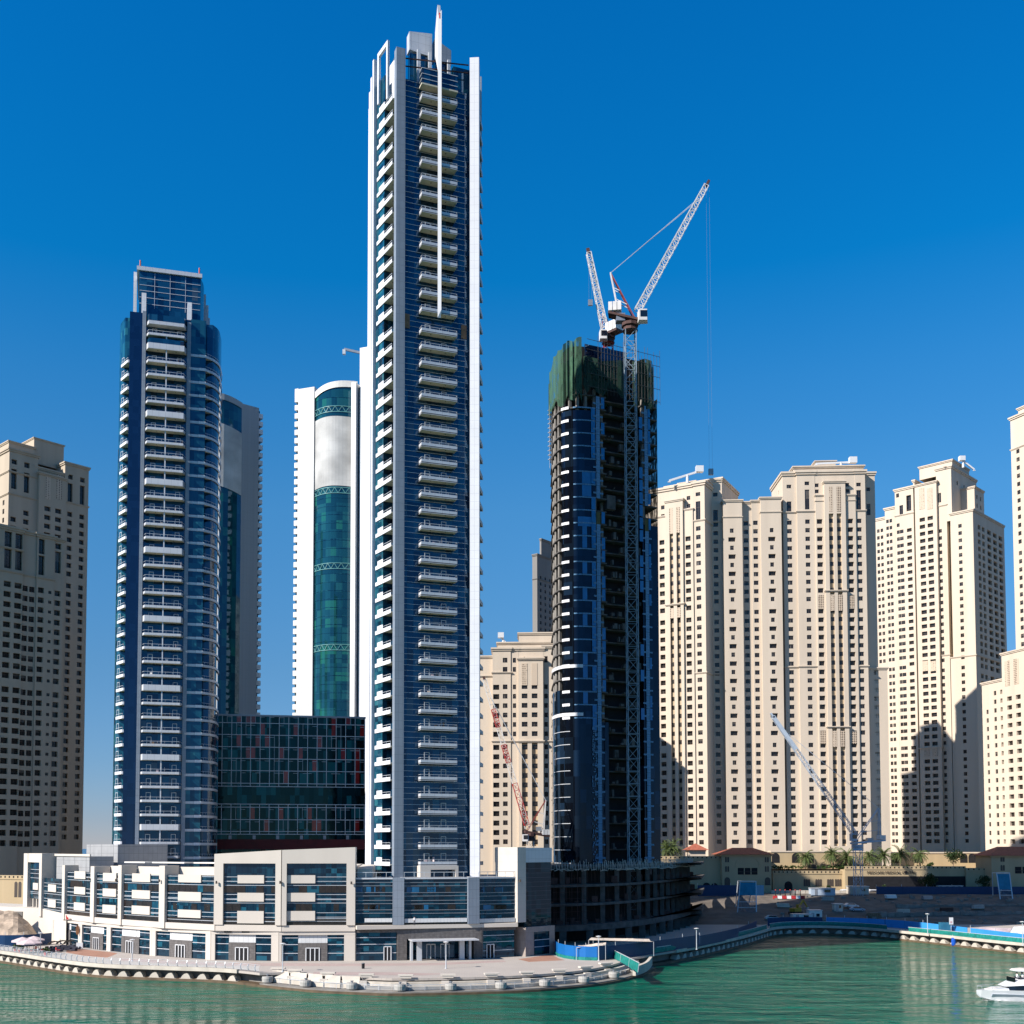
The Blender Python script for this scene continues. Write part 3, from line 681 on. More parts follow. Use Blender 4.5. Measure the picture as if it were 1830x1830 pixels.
# crown box
zk = lambda py, v=4: zl(py, v, 5)
x0, x1 = u2(249, 490, 4), u2(359, 495, 4)
pr = [(x0,4),(x1,4)] + arc_pts([(x1,4),(x1+0.9,8),(x1+1.0,13),(x1,20)],3)[1:] + [(x0,20)]
mb = MB(); mb.prism(pr, 100, zk(490)); mb.build('crown_box', M['blue_g'], LT)
mb = MB()
for py in (503, 515, 525, 537, 548): z = zk(py); mb.box(x0+0.1, x1-0.1, 3.92, 3.998, z, z+0.12)
for i in range(1, 4): x = x0+(x1-x0)*i/4; mb.box(x-0.05, x+0.05, 3.9, 3.99, zk(555), zk(492))
mb.build('crown_mullion', M['steel'], LT)
mb = MB(); mb.box(x0-0.6, x1+0.3, 3.5, 4.3, zk(490), zk(490)+1.0); mb.box(x0-0.6, x0-0.05, 4.3, 20, zk(490), zk(490)+1.0); mb.build('crown_rim', M['alu'], LT)
for px in (257, 339):
    x = u2(px, 545); zt = zl(527 if px < 300 else 534)
    MB().box(x-0.55, x+0.55, 0.4, 3.6, zl(600), zt).build('crown_pier', M['finw'], LT)
for i, (px, py) in enumerate(((242,495),(366,512),(371,524),(374,540))):
    x = u2(px, py, 9); MB().box(x-0.4, x+0.4, 8.5+i*2.2, 9.3+i*2.2, 100, zk(py, 9)).build('crown_fin', M['finw'], LT)
for x in (x0+0.2, x1-0.4): MB().tube((x,3.9,zk(490)+1),(x,3.9,zk(490)+2.6),0.22,n=6).build('warning_lamp', M['red'], LT)
# ------------------------------------------------------------------ tower under construction with its podium
KX, KY = kk(1065,1000)*290, 290.0; A3 = R(24)
KT = thing('unfinished_tower', 'dark tower under construction with green netting on top and pale blue cross panels', 'skyscraper', (KX, KY, 9), A3)
KZ = 9.0; _u3 = ufun(KX, KY, A3)
def u3(px, py=1000, v=0.0): return _u3(px, 1000, v)
zq = lambda py, u=0, v=0: zz(py, KY + u*math.sin(A3) + v*math.cos(A3)) - KZ
kR = u3(1178)
kl = arc_pts([(u3(986, HOR, 16), 16.0), (u3(990, HOR, 10), 10.0), (u3(1005, HOR, 4.5), 4.5), (u3(1033, HOR, 1.2), 1.2), (0.0, 0.0)], 4)      # curved west face
front = [(0,0),(u3(1085),0.0),(u3(1088),2.0),(u3(1148),2.0),(u3(1150),0.3),(kR,0.6)]
foot = kl + front[1:] + [(kR+0.4, 8), (kR-1, 22), (4, 28), (kl[0][0]+4, 24)]
zbase = 0; zslab_top = zq(700); FK = 3.42
zk0 = zq(1543); nk = int((zslab_top - zk0)/FK)
kz = [zk0 + FK*i for i in range(nk+1)]
core = offset(foot + [foot[0]], -2.4)[:-1]
mb = MB(); mb.wall([(kR+0.12,0.6),(kR+0.5,8),(kR-0.9,22)], zk0-3, zq(690)); mb.build('side_sheeting', M['netdark'], KT)
MB().prism(core, 0, zq(625,0,4)).build('core_wall', M['dark'], KT)
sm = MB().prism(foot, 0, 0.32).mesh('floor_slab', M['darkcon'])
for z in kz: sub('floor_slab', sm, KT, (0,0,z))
# columns
mb = MB()
for p in offset(foot + [foot[0]], -0.7)[:-1:2]: mb.box(p[0]-0.35, p[0]+0.35, p[1]-0.35, p[1]+0.35, 0, kz[-1]+2)
mb.build('column', M['concrete'], KT, kind='stuff')
# glazing already installed: whole lower part, blue film strips above
rnd = random.Random(21)
zg = zq(1232); zg2 = zq(925)
mb = MB(); mb.wall(offset(kl[:], 0.12), zk0-3, zg); mb.build('curtain_glass', M['black_g'], KT)
mb = MB(); mb.wall(offset(front[:3], 0.1), zk0-3, zq(1290)); mb.build('curtain_glass', M['black_g'], KT)
mb = MB(); mb.wall(offset(front[3:], 0.1), zk0-3, zq(925)); mb.build('curtain_glass', M['black_g'], KT)
mb = MB(); mb.wall(offset(kl[8:], 0.11), zg, zq(735)); mb.build('curtain_glass', M['black_g'], KT)
bn = mb = MB()
iA = [p for p in kl if u3(1018,HOR,3) < p[0] < u3(1040,HOR,1.5)]
q = offset(kl, 0.16); q = [a for a, b in zip(q, kl) if b[0] > u3(1012,HOR,4) - 0.3]
def stripx(mb, x0, x1, z0, z1, y=-0.2):
    mb.quad((x0,y,z0),(x1,y,z0),(x1,y,z1),(x0,y,z1))
# blue film between crosses and on single bays
mb = MB(); rr = random.Random(5)
for i, z in enumerate(kz[:-1]):
    if z > zq(1330) and z < zq(705):
        for (xa, xb, pr) in ((u3(1057),u3(1064.5),.75),(u3(1075),u3(1081),.6),(u3(1143),u3(1149),.35),(u3(1159),u3(1163),.5)):
            if rr.random() < pr: stripx(mb, xa, xb, z+0.36, z+FK-0.02, -0.16)
mb.build('film_strip', M['bluefilm'], KT, kind='stuff')
mb = MB()
for i, z in enumerate(kz[:-1]):
    if zq(1290) < z < zq(735):
        w = q[:3] if rr.random() < 0.5 else q[:4]
        if rr.random() < 0.62: mb.wall(q[-4:-1], z+0.36, z+FK-0.02) if z > zq(935) else mb.wall(q[-4:-2], z+0.36, z+FK-0.02)
mb.wall(offset(kl[-5:] , 0.2), zq(942), zq(925)); 
mb.build('film_panel', M['bluefilm'], KT, kind='stuff')
# pale bands along the curved face
whole = offset(kl, 0.2)
for i, z in enumerate(kz):
    if zq(1295) < z < zq(730):
        n0 = 8 if z > zq(1200) else 0
        m = MB(); m.strip(kl[8:11], 0.3, z-0.2, z+0.5, 0, 1); m.build('band_panel', M['finw'], KT)
        m = MB(); m.strip(kl[11:], 0.26, z-0.05, z+0.28, 0, 1); m.build('band_panel', M['bluetile'], KT)
    elif z <= zq(1295):
        m = MB(); m.strip(kl[4:11], 0.2, z-0.03, z+0.13, 0, 1); m.build('band_panel', M['steel'], KT)
for py in (1130+62, 1278):
    m = MB(); m.strip(kl[2:14], 0.32, zq(py)-0.3, zq(py)+0.55, 0, 1); m.build('band_panel', M['finw'], KT)
# crosses
def cross(h): 
    m = MB(); m.box(-0.55,0.55,-0.34,-0.22,0,h); m.box(-1.5,-0.552,-0.33,-0.22,h*0.36,h*0.36+0.42); m.box(0.552,1.5,-0.33,-0.22,h*0.36,h*0.36+0.42)
    return m.mesh('cross_panel', M['bluetile'])
cm = cross(FK-0.06)
for i, z in enumerate(kz[:-1]):
    for x, yy in ((u3(1069), 0.0), (u3(1156.5), 0.3)):
        if abs(z - zq(925)) < 2.2: continue
        sub('cross_panel', cm, KT, (x, yy, z))
mb = MB()
for x, yy in ((u3(1069), 0.0), (u3(1156.5), 0.3)): mb.box(x-0.6,x+0.6,yy-0.3,yy-0.2,zq(938),zq(915))
mb.build('infill_panel', mat('olive_panel',(0.10,0.09,0.04),0.8), KT, kind='stuff')
# speckled reflecting strip of raw panels on the lower left of the crosses
mb = MB(); rr = random.Random(8)
z = zk0
while z < zq(1300):
    for k in range(5):
        if rr.random() < 0.45:
            x = u3(1056)+k*0.34+rr.uniform(-.1,.1); h = rr.uniform(.2,.8); mb.quad((x,-0.21,z),(x+rr.uniform(.1,.32),-0.21,z+rr.uniform(-.1,.1)),(x+rr.uniform(.1,.3),-0.21,z+h),(x+rr.uniform(-.05,.1),-0.21,z+h))
    z += 0.55
mb.build('protective_sheet', M['bluetile'], KT, kind='stuff')
# recess floors: site clutter
mb = MB(); rr = random.Random(9)
for z in kz[:-1]:
    for _ in range(5):
        x = rr.uniform(u3(1090), u3(1146)); mb.box(x, x+rr.uniform(.2,1.2), 0.9, 1.9, z+0.34, z+rr.uniform(.6,2.4))
mb.build('site_clutter', M['darkcon'], KT, kind='stuff')
# scaffold with netting at the top
ztn = zq(612); rr = random.Random(4)
def drape(path, z0, z1, mt, wob):
    mb = MB(); pts = []
    for i, (x, y) in enumerate(path): pts.append((x + rr.uniform(-.35,.35), y + rr.uniform(-.45,.45), z0 + rr.uniform(-1.8, 1.2), (z1[i] if isinstance(z1, list) else z1) + rr.uniform(-.8, .4)))
    for a, b in zip(pts, pts[1:]):
        n = 7
        for k in range(n):
            def pt(p, t, s=0): return (p[0], p[1], p[2] + (p[3]-p[2])*t)
            mb.quad(pt(a,k/n), pt(b,k/n), pt(b,(k+1)/n), pt(a,(k+1)/n))
    return mb.build('safety_net', mt, KT)
nl = offset(arc_pts(kl, 2), .55); nl = [p for p in nl if p[0] > u3(994,HOR,6)-.5 and p[0] < u3(1044,HOR,0)]
hs_ = [zq(668 - 56*min(1,(i/(len(nl)-1))**0.7), 0, 3) for i in range(len(nl))]
drape(nl, zq(716), hs_, M['netgreen'], 1)
nm = [nl[-1]] + [(u3(px), -0.9 - 0.3*rr.random()) for px in (1048,1058,1068,1078,1088,1098,1108,1118)]
drape(nm, zq(698), zq(640), M['netdark'], 1)
nr = [(u3(px), -0.6 + 0.4*rr.random()) for px in (1143,1150,1157,1164,1170)] + [(kR+0.9, 3), (kR+0.9, 8)]
drape(nr, zq(705), [zq(628), zq(626), zq(624), zq(626), zq(632), zq(640), zq(640)], M['netdark'], 1)
MB().prism([(x*0.8+3, y*0.8+3) for x, y in foot], zslab_top-2, zq(628,0,4)).build('top_formwork', M['netdark'], KT)
mb = MB(); mb.box(u3(1050), u3(1125), 0.6, 1.0, zq(668), zq(616)); mb.build('film_panel', M['navy_g'], KT)
mb = MB()
for i in range(26):
    x = kl[0][0] + (kR - kl[0][0])*i/25; y = -1.1 if x > 0 else 1.0 + (x/kl[0][0])**2*12
    mb.bar((x,y,zq(705)),(x,y,zq(612 if x > -4 else 660)+rr.uniform(-1.5,1.6)),0.065)
for py in (612, 630, 650, 672, 695): mb.bar((-3,-1.1,zq(py)),(kR,-1.1,zq(py)-0.8),0.09)
mb.build('scaffold', M['darkcon'], KT, kind='stuff')
# side scaffold seen against the sky on the left edge
mb = MB(); x, y = kl[0]
for py in range(735, 830, 8): mb.box(x-1.1, x+0.2, y-1.2, y, zq(py,0,14), zq(py,0,14)+0.1)
for dx in (-1.1, -0.5): mb.bar((x+dx,y-1.1,zq(840,0,14)),(x+dx,y-1.1,zq(728,0,14)),0.08)
mb.build('edge_scaffold', M['steel'], KT)
mb = MB(); x0 = u3(1087); mb.box(x0, x0+2.6, 0.4, 1.9, zq(905), zq(880)); mb.build('hoist_cage', M['darkcon'], KT)
# podium frame of bare concrete
def depthline(pts): return [GP(x, y, 2.4)[:2] for x, y in pts]
pf = arc_pts(depthline(((988,1690),(1030,1688),(1090,1684),(1150,1676),(1205,1664),(1240,1652),(1252,1645))), 3)
pc_ = pf[len(pf)//2]
KP = thing('unfinished_podium', 'bare concrete podium frame of curved slabs and columns below the unfinished tower', 'building', (pc_[0], pc_[1], 2.4))
back = [(pf[-1][0]+6, pf[-1][1]+22), (pf[-1][0]-4, 322), (pf[0][0], 322)]
pin = offset(pf, -3.0)
dZ = lambda py, Y: zz(py, Y)
lev = [dZ(1655, pf[3][1]), dZ(1616, pf[3][1]), dZ(1582, pf[3][1]), dZ(1549, pf[3][1])]
for i, z in enumerate(lev):
    pp = pf if i == 0 else offset(pf, -1.5 if i < 3 else -1.8)
    if i > 0: pp = pp[:-2]
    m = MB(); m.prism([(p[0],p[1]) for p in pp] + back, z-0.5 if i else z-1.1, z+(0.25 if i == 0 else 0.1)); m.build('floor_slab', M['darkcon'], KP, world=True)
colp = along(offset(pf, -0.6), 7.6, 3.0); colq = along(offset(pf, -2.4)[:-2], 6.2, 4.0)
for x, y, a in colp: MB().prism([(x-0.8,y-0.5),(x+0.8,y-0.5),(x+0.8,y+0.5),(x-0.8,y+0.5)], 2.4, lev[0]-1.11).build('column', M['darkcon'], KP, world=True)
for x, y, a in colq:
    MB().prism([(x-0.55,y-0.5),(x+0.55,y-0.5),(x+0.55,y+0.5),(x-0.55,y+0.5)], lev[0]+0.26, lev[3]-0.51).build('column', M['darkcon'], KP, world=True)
m = MB(); m.wall(offset(pf, -8), 2.4, lev[3]-0.6); m.build('inner_wall', M['dark'], KP, world=True)
m = MB(); rr = random.Random(12); top = offset(pf, -1.0)[:-2]
for x, y, a in along(top, 0.75, 0.2):
    z = lev[3]; m.bar((x, y-0.9*rr.random(), z-0.9), (x+rr.uniform(-.4,.4), y+1.5, z+rr.uniform(.5,1.8)), 0.09)
    m.bar((x, y, z-0.2), (x, y, z+rr.uniform(0.4,1.4)), 0.08)
    if rr.random() < .6: m.bar((x-.5, y, z-rr.uniform(.4,1.1)), (x+.7, y, z-rr.uniform(.4,1.1)), 0.16)
m.build('shoring_prop', M['conlight'], KP, world=True, kind='stuff')
m = MB()
for x, y, a in along(pf[:5], 1.6, 0.3):
    m.bar((x,y-0.6,lev[0]+0.3),(x,y-0.6,lev[3]+1.0),0.1)
for z in [lev[0]+0.3+1.5*i for i in range(8)]:
    m.bar((pf[0][0],pf[0][1]-0.6,z),(pf[4][0],pf[4][1]-0.6,z),0.08)
m.build('scaffold', M['rust'], KP, world=True, kind='stuff')
m = MB(); rr = random.Random(15)
for x, y, a in along(offset(pf, -3.2), 1.3, 0.2):
    for k in range(3):
        if rr.random() < .35:
            z = lev[k]+.2; w_=rr.uniform(.4,1.6); m.box(x,x+w_,y-.8,y+.3,z,z+rr.uniform(.3,1.7))
        if rr.random() < .55:
            z = lev[k]+0.2; m.bar((x,y,z),(x+rr.uniform(-.2,.2),y,lev[k+1]-0.55),0.09)
m.build('shoring_prop', M['rust'], KP, world=True, kind='stuff')

# ------------------------------------------------------------------ cranes
def V(px, py, Y): return PT(px, py, Y)
def luffer(name, label, base, pivot, jib_tip, a_top, cw, cab, w=2.2, mats=('cranew','rust'), jw=1.7, group='tower cranes on the building sites', mast_top=None, mast_mat='mast', hook=None, tip_solid=False, deckdrop=1.3, base_z=None, nseg=22, cws=1.0):
    base = Vector(base); pivot = Vector(pivot); tip = Vector(jib_tip); at = Vector(a_top); cw = Vector(cw)
    bz = base.z if base_z is None else base_z
    root = thing(name, label, 'crane', (base.x, base.y, bz), 0, group)
    c1, c2 = M[mats[0]], M[mats[1]]
    mt = mast_top if mast_top is not None else pivot.z - 3.5
    n = max(3, int((mt-bz)/(w*1.15)))
    m = MB(); m.lattice((base.x,base.y,bz),(base.x,base.y,mt), w, w, n, 0.15*w/2.2, 0.085*w/2.2); m.build('mast', M[mast_mat], root, world=True)
    m = MB(); m.tube((base.x,base.y,mt),(base.x,base.y,mt+1.2),w*0.75,w*0.6,10); m.tube((base.x,base.y,mt+1.2),(base.x,base.y,mt+2.0),w*0.8,w*0.8,10); m.build('slewing_ring', c2, root, world=True)
    zd = mt + 2.1
    d = (Vector((cw.x,cw.y,0)) - Vector((base.x,base.y,0))); L = d.length; d.normalize(); s = Vector((-d.y, d.x, 0))
    f = Vector((base.x,base.y,0)) - d*w*0.9; bk = Vector((base.x,base.y,0)) + d*L
    m = MB(); p = [f - s*w*0.55, bk - s*w*0.55, bk + s*w*0.55, f + s*w*0.55]
    m.prism([(q.x,q.y) for q in p], [zd, cw.z-0.6, cw.z-0.6, zd], [zd+0.6, cw.z, cw.z, zd+0.6]); m.build('machine_deck', c2, root, world=True)
    m = MB()
    for k in range(3):
        a_ = bk - d*(0.6+k*1.15)*cws
        q = [a_ - s*w*0.6 - d*0.5*cws, a_ + s*w*0.6 - d*0.5*cws, a_ + s*w*0.6 + d*0.5*cws, a_ - s*w*0.6 + d*0.5*cws]
        m.prism([(t.x,t.y) for t in q], cw.z+0.02, cw.z+2.3*cws)
    m.build('counterweight', M['cranew'], root, world=True)
    m = MB()
    for sg in (-1, 1):
        o_ = s*w*0.42*sg
        m.bar(Vector((base.x,base.y,zd+0.6)) - d*w*0.5 + o_, at + o_*0.3, 0.2*w/2.2, mi=1); m.bar(Vector((bk.x,bk.y,cw.z)) - d*2.6*cws + o_, at + o_*0.3, 0.24*w/2.2)
        for t in (0.3, 0.6): 
            a_ = (Vector((base.x,base.y,zd+0.6)) - d*w*0.5).lerp(at, t); b_ = (Vector((bk.x,bk.y,cw.z)) - d*2.6*cws).lerp(at, t); m.bar(a_+o_*(1-t*.7), b_+o_*(1-t*.7), 0.12*w/2.2)
    m.build('a_frame', [c1, M['redox'] if mats[1] == 'rust' else c1], root, world=True)
    m = MB(); m.lattice(pivot, tip, jw, jw*0.7, nseg, 0.16*w/2.2, 0.085*w/2.2); jb = m.build('jib', c1, root, world=True)
    m = MB(); m.bar(tip, tip + (tip-pivot).normalized()*1.2*w/2.2, 0.8*w/2.2, 0.5*w/2.2); m.build('jib_head', c2, root, world=True)
    if tip_solid:
        m = MB(); m.bar(pivot.lerp(tip, 0.72), pivot.lerp(tip, 0.985), jw*0.8, jw*0.8); m.build('jib_panel', c1, root, world=True)
    m = MB(); pa = pivot.lerp(tip, 0.86); m.bar(at, pa + Vector((0,0,jw*0.5)), 0.12); m.bar(at, pa + Vector((0.25,0.3,jw*0.5)), 0.08); m.build('pendant_line', M['steel'], root, world=True)
    cb = Vector(cab); m = MB(); k = w/2.2
    m.prism([(cb.x-0.8*k,cb.y-1.2*k),(cb.x+0.9*k,cb.y-1.2*k),(cb.x+1.3*k,cb.y+0.6*k),(cb.x-0.8*k,cb.y+0.8*k)], cb.z-1.2*k, cb.z+1.1*k); cbo = m.build('cab', c1, root, world=True)
    m = MB(); m.box(cb.x-0.5*k, cb.x+0.95*k, cb.y-1.26*k, cb.y-1.205*k, cb.z-0.5*k, cb.z+0.8*k); 
    wn_ = m; M2 = (Matrix.Translation(root.location)).inverted(); wn_.v = [tuple(M2 @ Vector(v)) for v in wn_.v]; wn_.build('window', M['yglass'], cbo)
    m = MB(); dm = Vector((base.x,base.y,zd+0.6)) + d*L*0.45; m.box(dm.x-0.9*k, dm.x+0.9*k, dm.y-0.9*k, dm.y+0.9*k, zd+0.5, zd+2.0*k); m.build('winch', M['metal'], root, world=True)
    if hook:
        m = MB(); m.bar(tip, (tip.x, tip.y, hook), 0.03); m.bar((tip.x+0.8,tip.y,tip.z),(tip.x+0.8,tip.y,hook),0.03); m.build('hoist_rope', M['metal'], root, world=True)
        m = MB(); m.box(tip.x-0.2,tip.x+1.0,tip.y-0.3,tip.y+0.3,hook-1.6,hook); m.build('hook_block', M['metal'], root, world=True)
    return root
D1 = 284.0
luffer('tower_crane', 'tall white crane whose grey mast climbs the face of the unfinished tower', V(1133, 1540, D1), V(1139, 556, D1), V(1262, 332, D1), V(1091, 488, D1), V(1087, 560, D1+1), V(1147, 566, D1-2), w=2.75, mast_top=V(1130, 592, D1).z, base_z=9.0, hook=V(1264, 838, D1).z, nseg=26)
D2 = 300.0
luffer('tower_crane', 'white luffing crane with a steep jib standing on the roof of the unfinished tower', V(1087, 625, D2), V(1083, 600, D2), V(1052, 452, D2), V(1078, 560, D2+4), V(1107, 588, D2-3), V(1077, 600, D2-2), w=2.4, base_z=V(1087,640,D2).z, mast_top=V(1087, 614, D2).z, mast_mat='red', hook=V(1052, 536, D2).z, nseg=18, cws=1.1)
D3 = 285.0
luffer('tower_crane', 'red and white luffing crane rising behind the grey corner slab of the white podium', V(948, 1520, D3), V(943, 1480, D3), V(866, 1215, D3), V(975, 1430, D3), V(981, 1492, D3+1), V(938, 1497, D3-2), w=1.7, jw=1.3, base_z=9, mast_top=V(948, 1503, D3).z, nseg=24, cws=.6, mast_mat='cranew')
D4 = 372.0
luffer('tower_crane', 'pale blue luffing crane with a lattice mast standing by the palms', V(1534, 1590, D4), V(1529, 1493, D4), V(1381, 1280, D4), V(1570, 1444, D4), V(1580, 1500, D4+1), V(1524, 1496, D4-2), w=2.3, jw=1.5, mats=('craneb','craneb'), mast_mat='craneb', base_z=8.0, mast_top=V(1534, 1520, D4).z, nseg=24, tip_solid=True, cws=.6)
for o_ in list(bpy.data.objects):              # the red stretches of the red and white jib
    if o_.name.startswith('tower_crane') and o_['label'].startswith('red and white'):
        p, t_ = V(943,1480,D3), V(866,1215,D3)
        m = MB()
        for a, b in ((.02,.30),(.44,.56),(.68,.8)): m = MB(); m.lattice(p.lerp(t_, a), p.lerp(t_, b), 1.36-0.4*a, 1.36-0.4*b, 6, 0.15, 0.09); m.build('jib_section', M['red'], o_, world=True)
# ------------------------------------------------------------------ dark glass block between the towers
A4 = R(10); BX, BY = kk(388)*305, 305.0; u4 = ufun(BX, BY, A4)
GB = thing('glass_office_block', 'low dark glass block with scattered red panels between the two blue towers', 'office building', (BX, BY, 8), A4)
zb = lambda py, u=0: zz(py, BY + u*math.sin(A4)) - 8
gx1 = u4(652); zt = zb(1279); 
MB().box(0, gx1, 0.12, 18, 0, zt).build('glass_body', M['glassblock'] if 'glassblock' in M else M['black_g'], GB)
MB().box(-0.15, gx1+0.1, -0.25, 18.2, zt, zt+0.45).build('roof_edge', M['metal'], GB)
rows = [1279, 1293.5, 1314.5, 1336, 1356.5, 1378, 1400.5, 1406]; rows2 = [1437.5, 1443, 1465, 1486, 1491]
cols = [395+17.05*i for i in range(16)]
mb = MB()
for rset in (rows, rows2):
    for py in rset: z = zb(py, 20); mb.box(0, gx1, -0.02, 0.1, z-0.09, z+0.09)
    for px in cols: x = u4(px); mb.box(x-0.08, x+0.08, -0.05, 0.09, zb(rset[-1],20), zb(rset[0],20))
rr = random.Random(31); allr = list(zip(rows[:-2], rows[1:-1])) + list(zip(rows2[1:-2], rows2[2:-1]))
for (a, b) in allr:
    for c in range(15):
        if rr.random() < 0.25: x = u4(cols[c]+8.5); mb.box(x-0.04, x+0.04, -0.03, 0.09, zb(b,20), zb(a,20))
        if rr.random() < 0.7: z = zb(a+4,20); x = u4(cols[c]+(8.5 if rr.random()<.5 else 0)); mb.box(x, x+1.2, -0.02, 0.09, z-0.04, z+0.04)
mb.build('glazing_grid', M['steel'], GB)
k = 0
for (a, b) in allr:
    for c in range(15):
        if rr.random() < 0.26:
            x = u4(cols[c]+(8.5 if rr.random()<.5 else 0.5)); m = MB(); m.box(x+0.05, x+1.18, 0.02, 0.1, zb(b,20)+0.08, zb(a,20)-0.08); m.build('red_panel', M['redpan'] if 'redpan' in M else M['maroon'], GB); k += 1
mb = MB()
MB().box(0, gx1, -0.6, 0.1, zb(1518,20), zb(1500,20)).build('canopy_band', M['maroon'], GB)
for px in (411, 454, 496, 538.5, 580, 621): x = u4(px); MB().box(x-0.4, x+0.4, -0.15, 0.1, zb(1513,20), zb(1493,20)).build('column', M['metal'], GB)

# ------------------------------------------------------------------ twin white towers with curved green glass
def notched(name_root, label, px0, Y, al, mirror, py_top, seen_side):
    pass
TX, TY = kk(525,950)*450, 450.0; A5 = R(-20); _u5 = ufun(TX, TY, A5)
u5 = lambda px, py=950, v=0.0: _u5(px, 950, v)
TW = thing('white_tower', 'bright white tower with green curved glass and a pale banner, left of the tallest tower', 'skyscraper', (TX, TY, 8), A5)
zt5 = lambda py, u=0, v=0: zz(py, TY + u*math.sin(A5) + v*math.cos(A5)) - 8
s1, g0, g1, s2 = u5(560), u5(560), u5(631), u5(639)
MB().box(1.6, s1, 0, 22, 0, zt5(694, 4)).build('white_slab', M['whitepl'] if 'whitepl' in M else M['white'], TW)
mb = MB(); z = 4.0; zs5 = []
while z < zt5(700): zs5.append(z); z += 3.42
edge = MB().box(0, 1.58, 0.02, 6, 0, 2.1).mesh('balcony_slab', M['whitep'])
MB().box(0.5, 1.59, 1.0, 21, 0, zt5(705)).build('recess_wall', M['green_g'], TW)
for z in zs5[-40:]: sub('balcony_slab', edge, TW, (0,0,z))
MB().box(0, 1.59, 0.0, 7, zt5(712), zt5(700)).build('top_slab', M['whitep'], TW)
arc5 = [(g0 + (g1-g0)*t, 1.0 - 5.0*math.sin(math.pi*(0.15+0.85*t)) + 2.2) for t in [i/14 for i in range(15)]]
ztop5 = [zt5(705 - 15*math.sin(math.pi*(0.05+0.47*i/14)), 10) for i in range(15)]
mb = MB()
for i in range(14):
    (x0,y0),(x1,y1) = arc5[i], arc5[i+1]; mb.quad((x0,y0,0),(x1,y1,0),(x1,y1,ztop5[i+1]),(x0,y0,ztop5[i]))
mb.build('curved_glass', M['green_g'], TW)
def arcband(a, b, mt, t=0.15, name='band'):
    m = MB(); o_ = offset(arc5, t)
    for i in range(14):
        (x0,y0),(x1,y1) = o_[i], o_[i+1]
        lo = [zt5(a, 10)+0.25*math.sin(math.pi*(j/14)) for j in (i, i+1)]; hi = [(zt5(b,10) if b else 0)+0.25*math.sin(math.pi*(j/14)) for j in (i, i+1)]
        if b is None: hi = [ztop5[i]+0.6, ztop5[i+1]+0.6]; lo = [h-2.6 for h in hi]
        m.quad((x0,y0,lo[0]),(x1,y1,lo[1]),(x1,y1,hi[1]),(x0,y0,hi[0]))
    return m.build(name, mt, TW)
arcband(875, 752, M['portrait'], 0.2, 'printed_banner'); arcband(0, None, M['whitep'], 0.4, 'roof_rim')
for pa in (738, 882, 1016, 1160): 
    mb = MB()
    o_ = offset(arc5, 0.12)
    for i in range(14):
        (x0,y0),(x1,y1) = o_[i], o_[i+1]; za, zb_ = zt5(pa+5,10), zt5(pa-5,10)
        mb.bar((x0,y0,za),(x1,y1,zb_ if i%2 else za),0.2); mb.bar((x0,y0,zb_),(x1,y1,za if i%2==0 else zb_),0.2); mb.bar((x0,y0,zb_),(x1,y1,zb_),0.25); mb.bar((x0,y0,za),(x1,y1,za),0.25)
    mb.build('truss_band', M['trussg'], TW)
mb = MB(); z = 3
while z < zt5(720): 
    if not zt5(878) < z < zt5(750):
        o_ = offset(arc5, 0.05)
        for i in range(14): mb.bar((*o_[i], z), (*o_[i+1], z), 0.14)
    z += 3.42
mb.build('mullion', M['teal_g'], TW, kind='stuff')
MB().box(g1, s2, -2.2, 20, 0, zt5(692, 20)).build('white_slab', M['white'], TW)
MB().box(s2, s2+0.9, 0.5, 20, 0, zt5(697, 20)).build('slot_glass', M['black_g'], TW)
MB().box(s2+0.9, s2+5, -0.5, 20, 0, zt5(628, 22)).build('white_slab', M['white'], TW)
zc5 = zt5(628, 22); xx = u5(645, 628)
crd = thing('roof_crane', 'grey window cleaning cradle arm reaching out from the roof behind the tallest tower', 'cradle crane', (0,0,0))
P = PT(646, 631, 447); Q = PT(615, 624, 447); crd.location = (P.x, P.y, P.z - 3)
MB().bar(P, Q, 0.7, 0.9).build('arm', M['metal'], crd, world=True); MB().bar(P, P - Vector((0,0,3.2)), 0.8).build('stand', M['metal'], crd, world=True)
MB().box(Q.x-0.6, Q.x+0.6, Q.y-0.6, Q.y+0.6, Q.z-2.2, Q.z-0.3).build('cradle', M['steel'], crd, world=True)
# twin
UX, UY = kk(430,950)*470, 470.0; A6 = R(38); _u6 = ufun(UX, UY, A6)
u6 = lambda px, py=950, v=0.0: _u6(px, 950, v)
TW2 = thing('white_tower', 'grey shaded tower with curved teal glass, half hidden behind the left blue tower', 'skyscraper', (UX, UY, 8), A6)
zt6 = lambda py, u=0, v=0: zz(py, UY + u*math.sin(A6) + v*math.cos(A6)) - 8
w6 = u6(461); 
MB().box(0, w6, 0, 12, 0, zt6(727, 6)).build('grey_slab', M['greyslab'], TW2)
edge = MB().box(w6+0.01, w6+2.2, 0.5, 6, 0, 2.0).mesh('balcony_slab', M['alu'])
MB().box(w6, w6+1.0, 1.2, 11, 0, zt6(734,10)).build('recess_wall', M['black_g'], TW2)
z = 4.0; zz6 = []
while z < zt6(745, 10): zz6.append(z); z += 3.42
for z in zz6[-40:]: sub('balcony_slab', edge, TW2, (0,0,z))
arc6 = [(-22 + 22*t, 8*(1-t)**2 - 2.5*math.sin(math.pi*t)) for t in [i/10 for i in range(11)]]
mb = MB(); hz = [zt6(705 + 18*(i/10)**1.5, -10 + i) for i in range(11)]
for i in range(10):
    (x0,y0),(x1,y1) = arc6[i], arc6[i+1]; mb.quad((x0,y0,0),(x1,y1,0),(x1,y1,hz[i+1]),(x0,y0,hz[i]))
mb.build('curved_glass', M['green_g'], TW2)
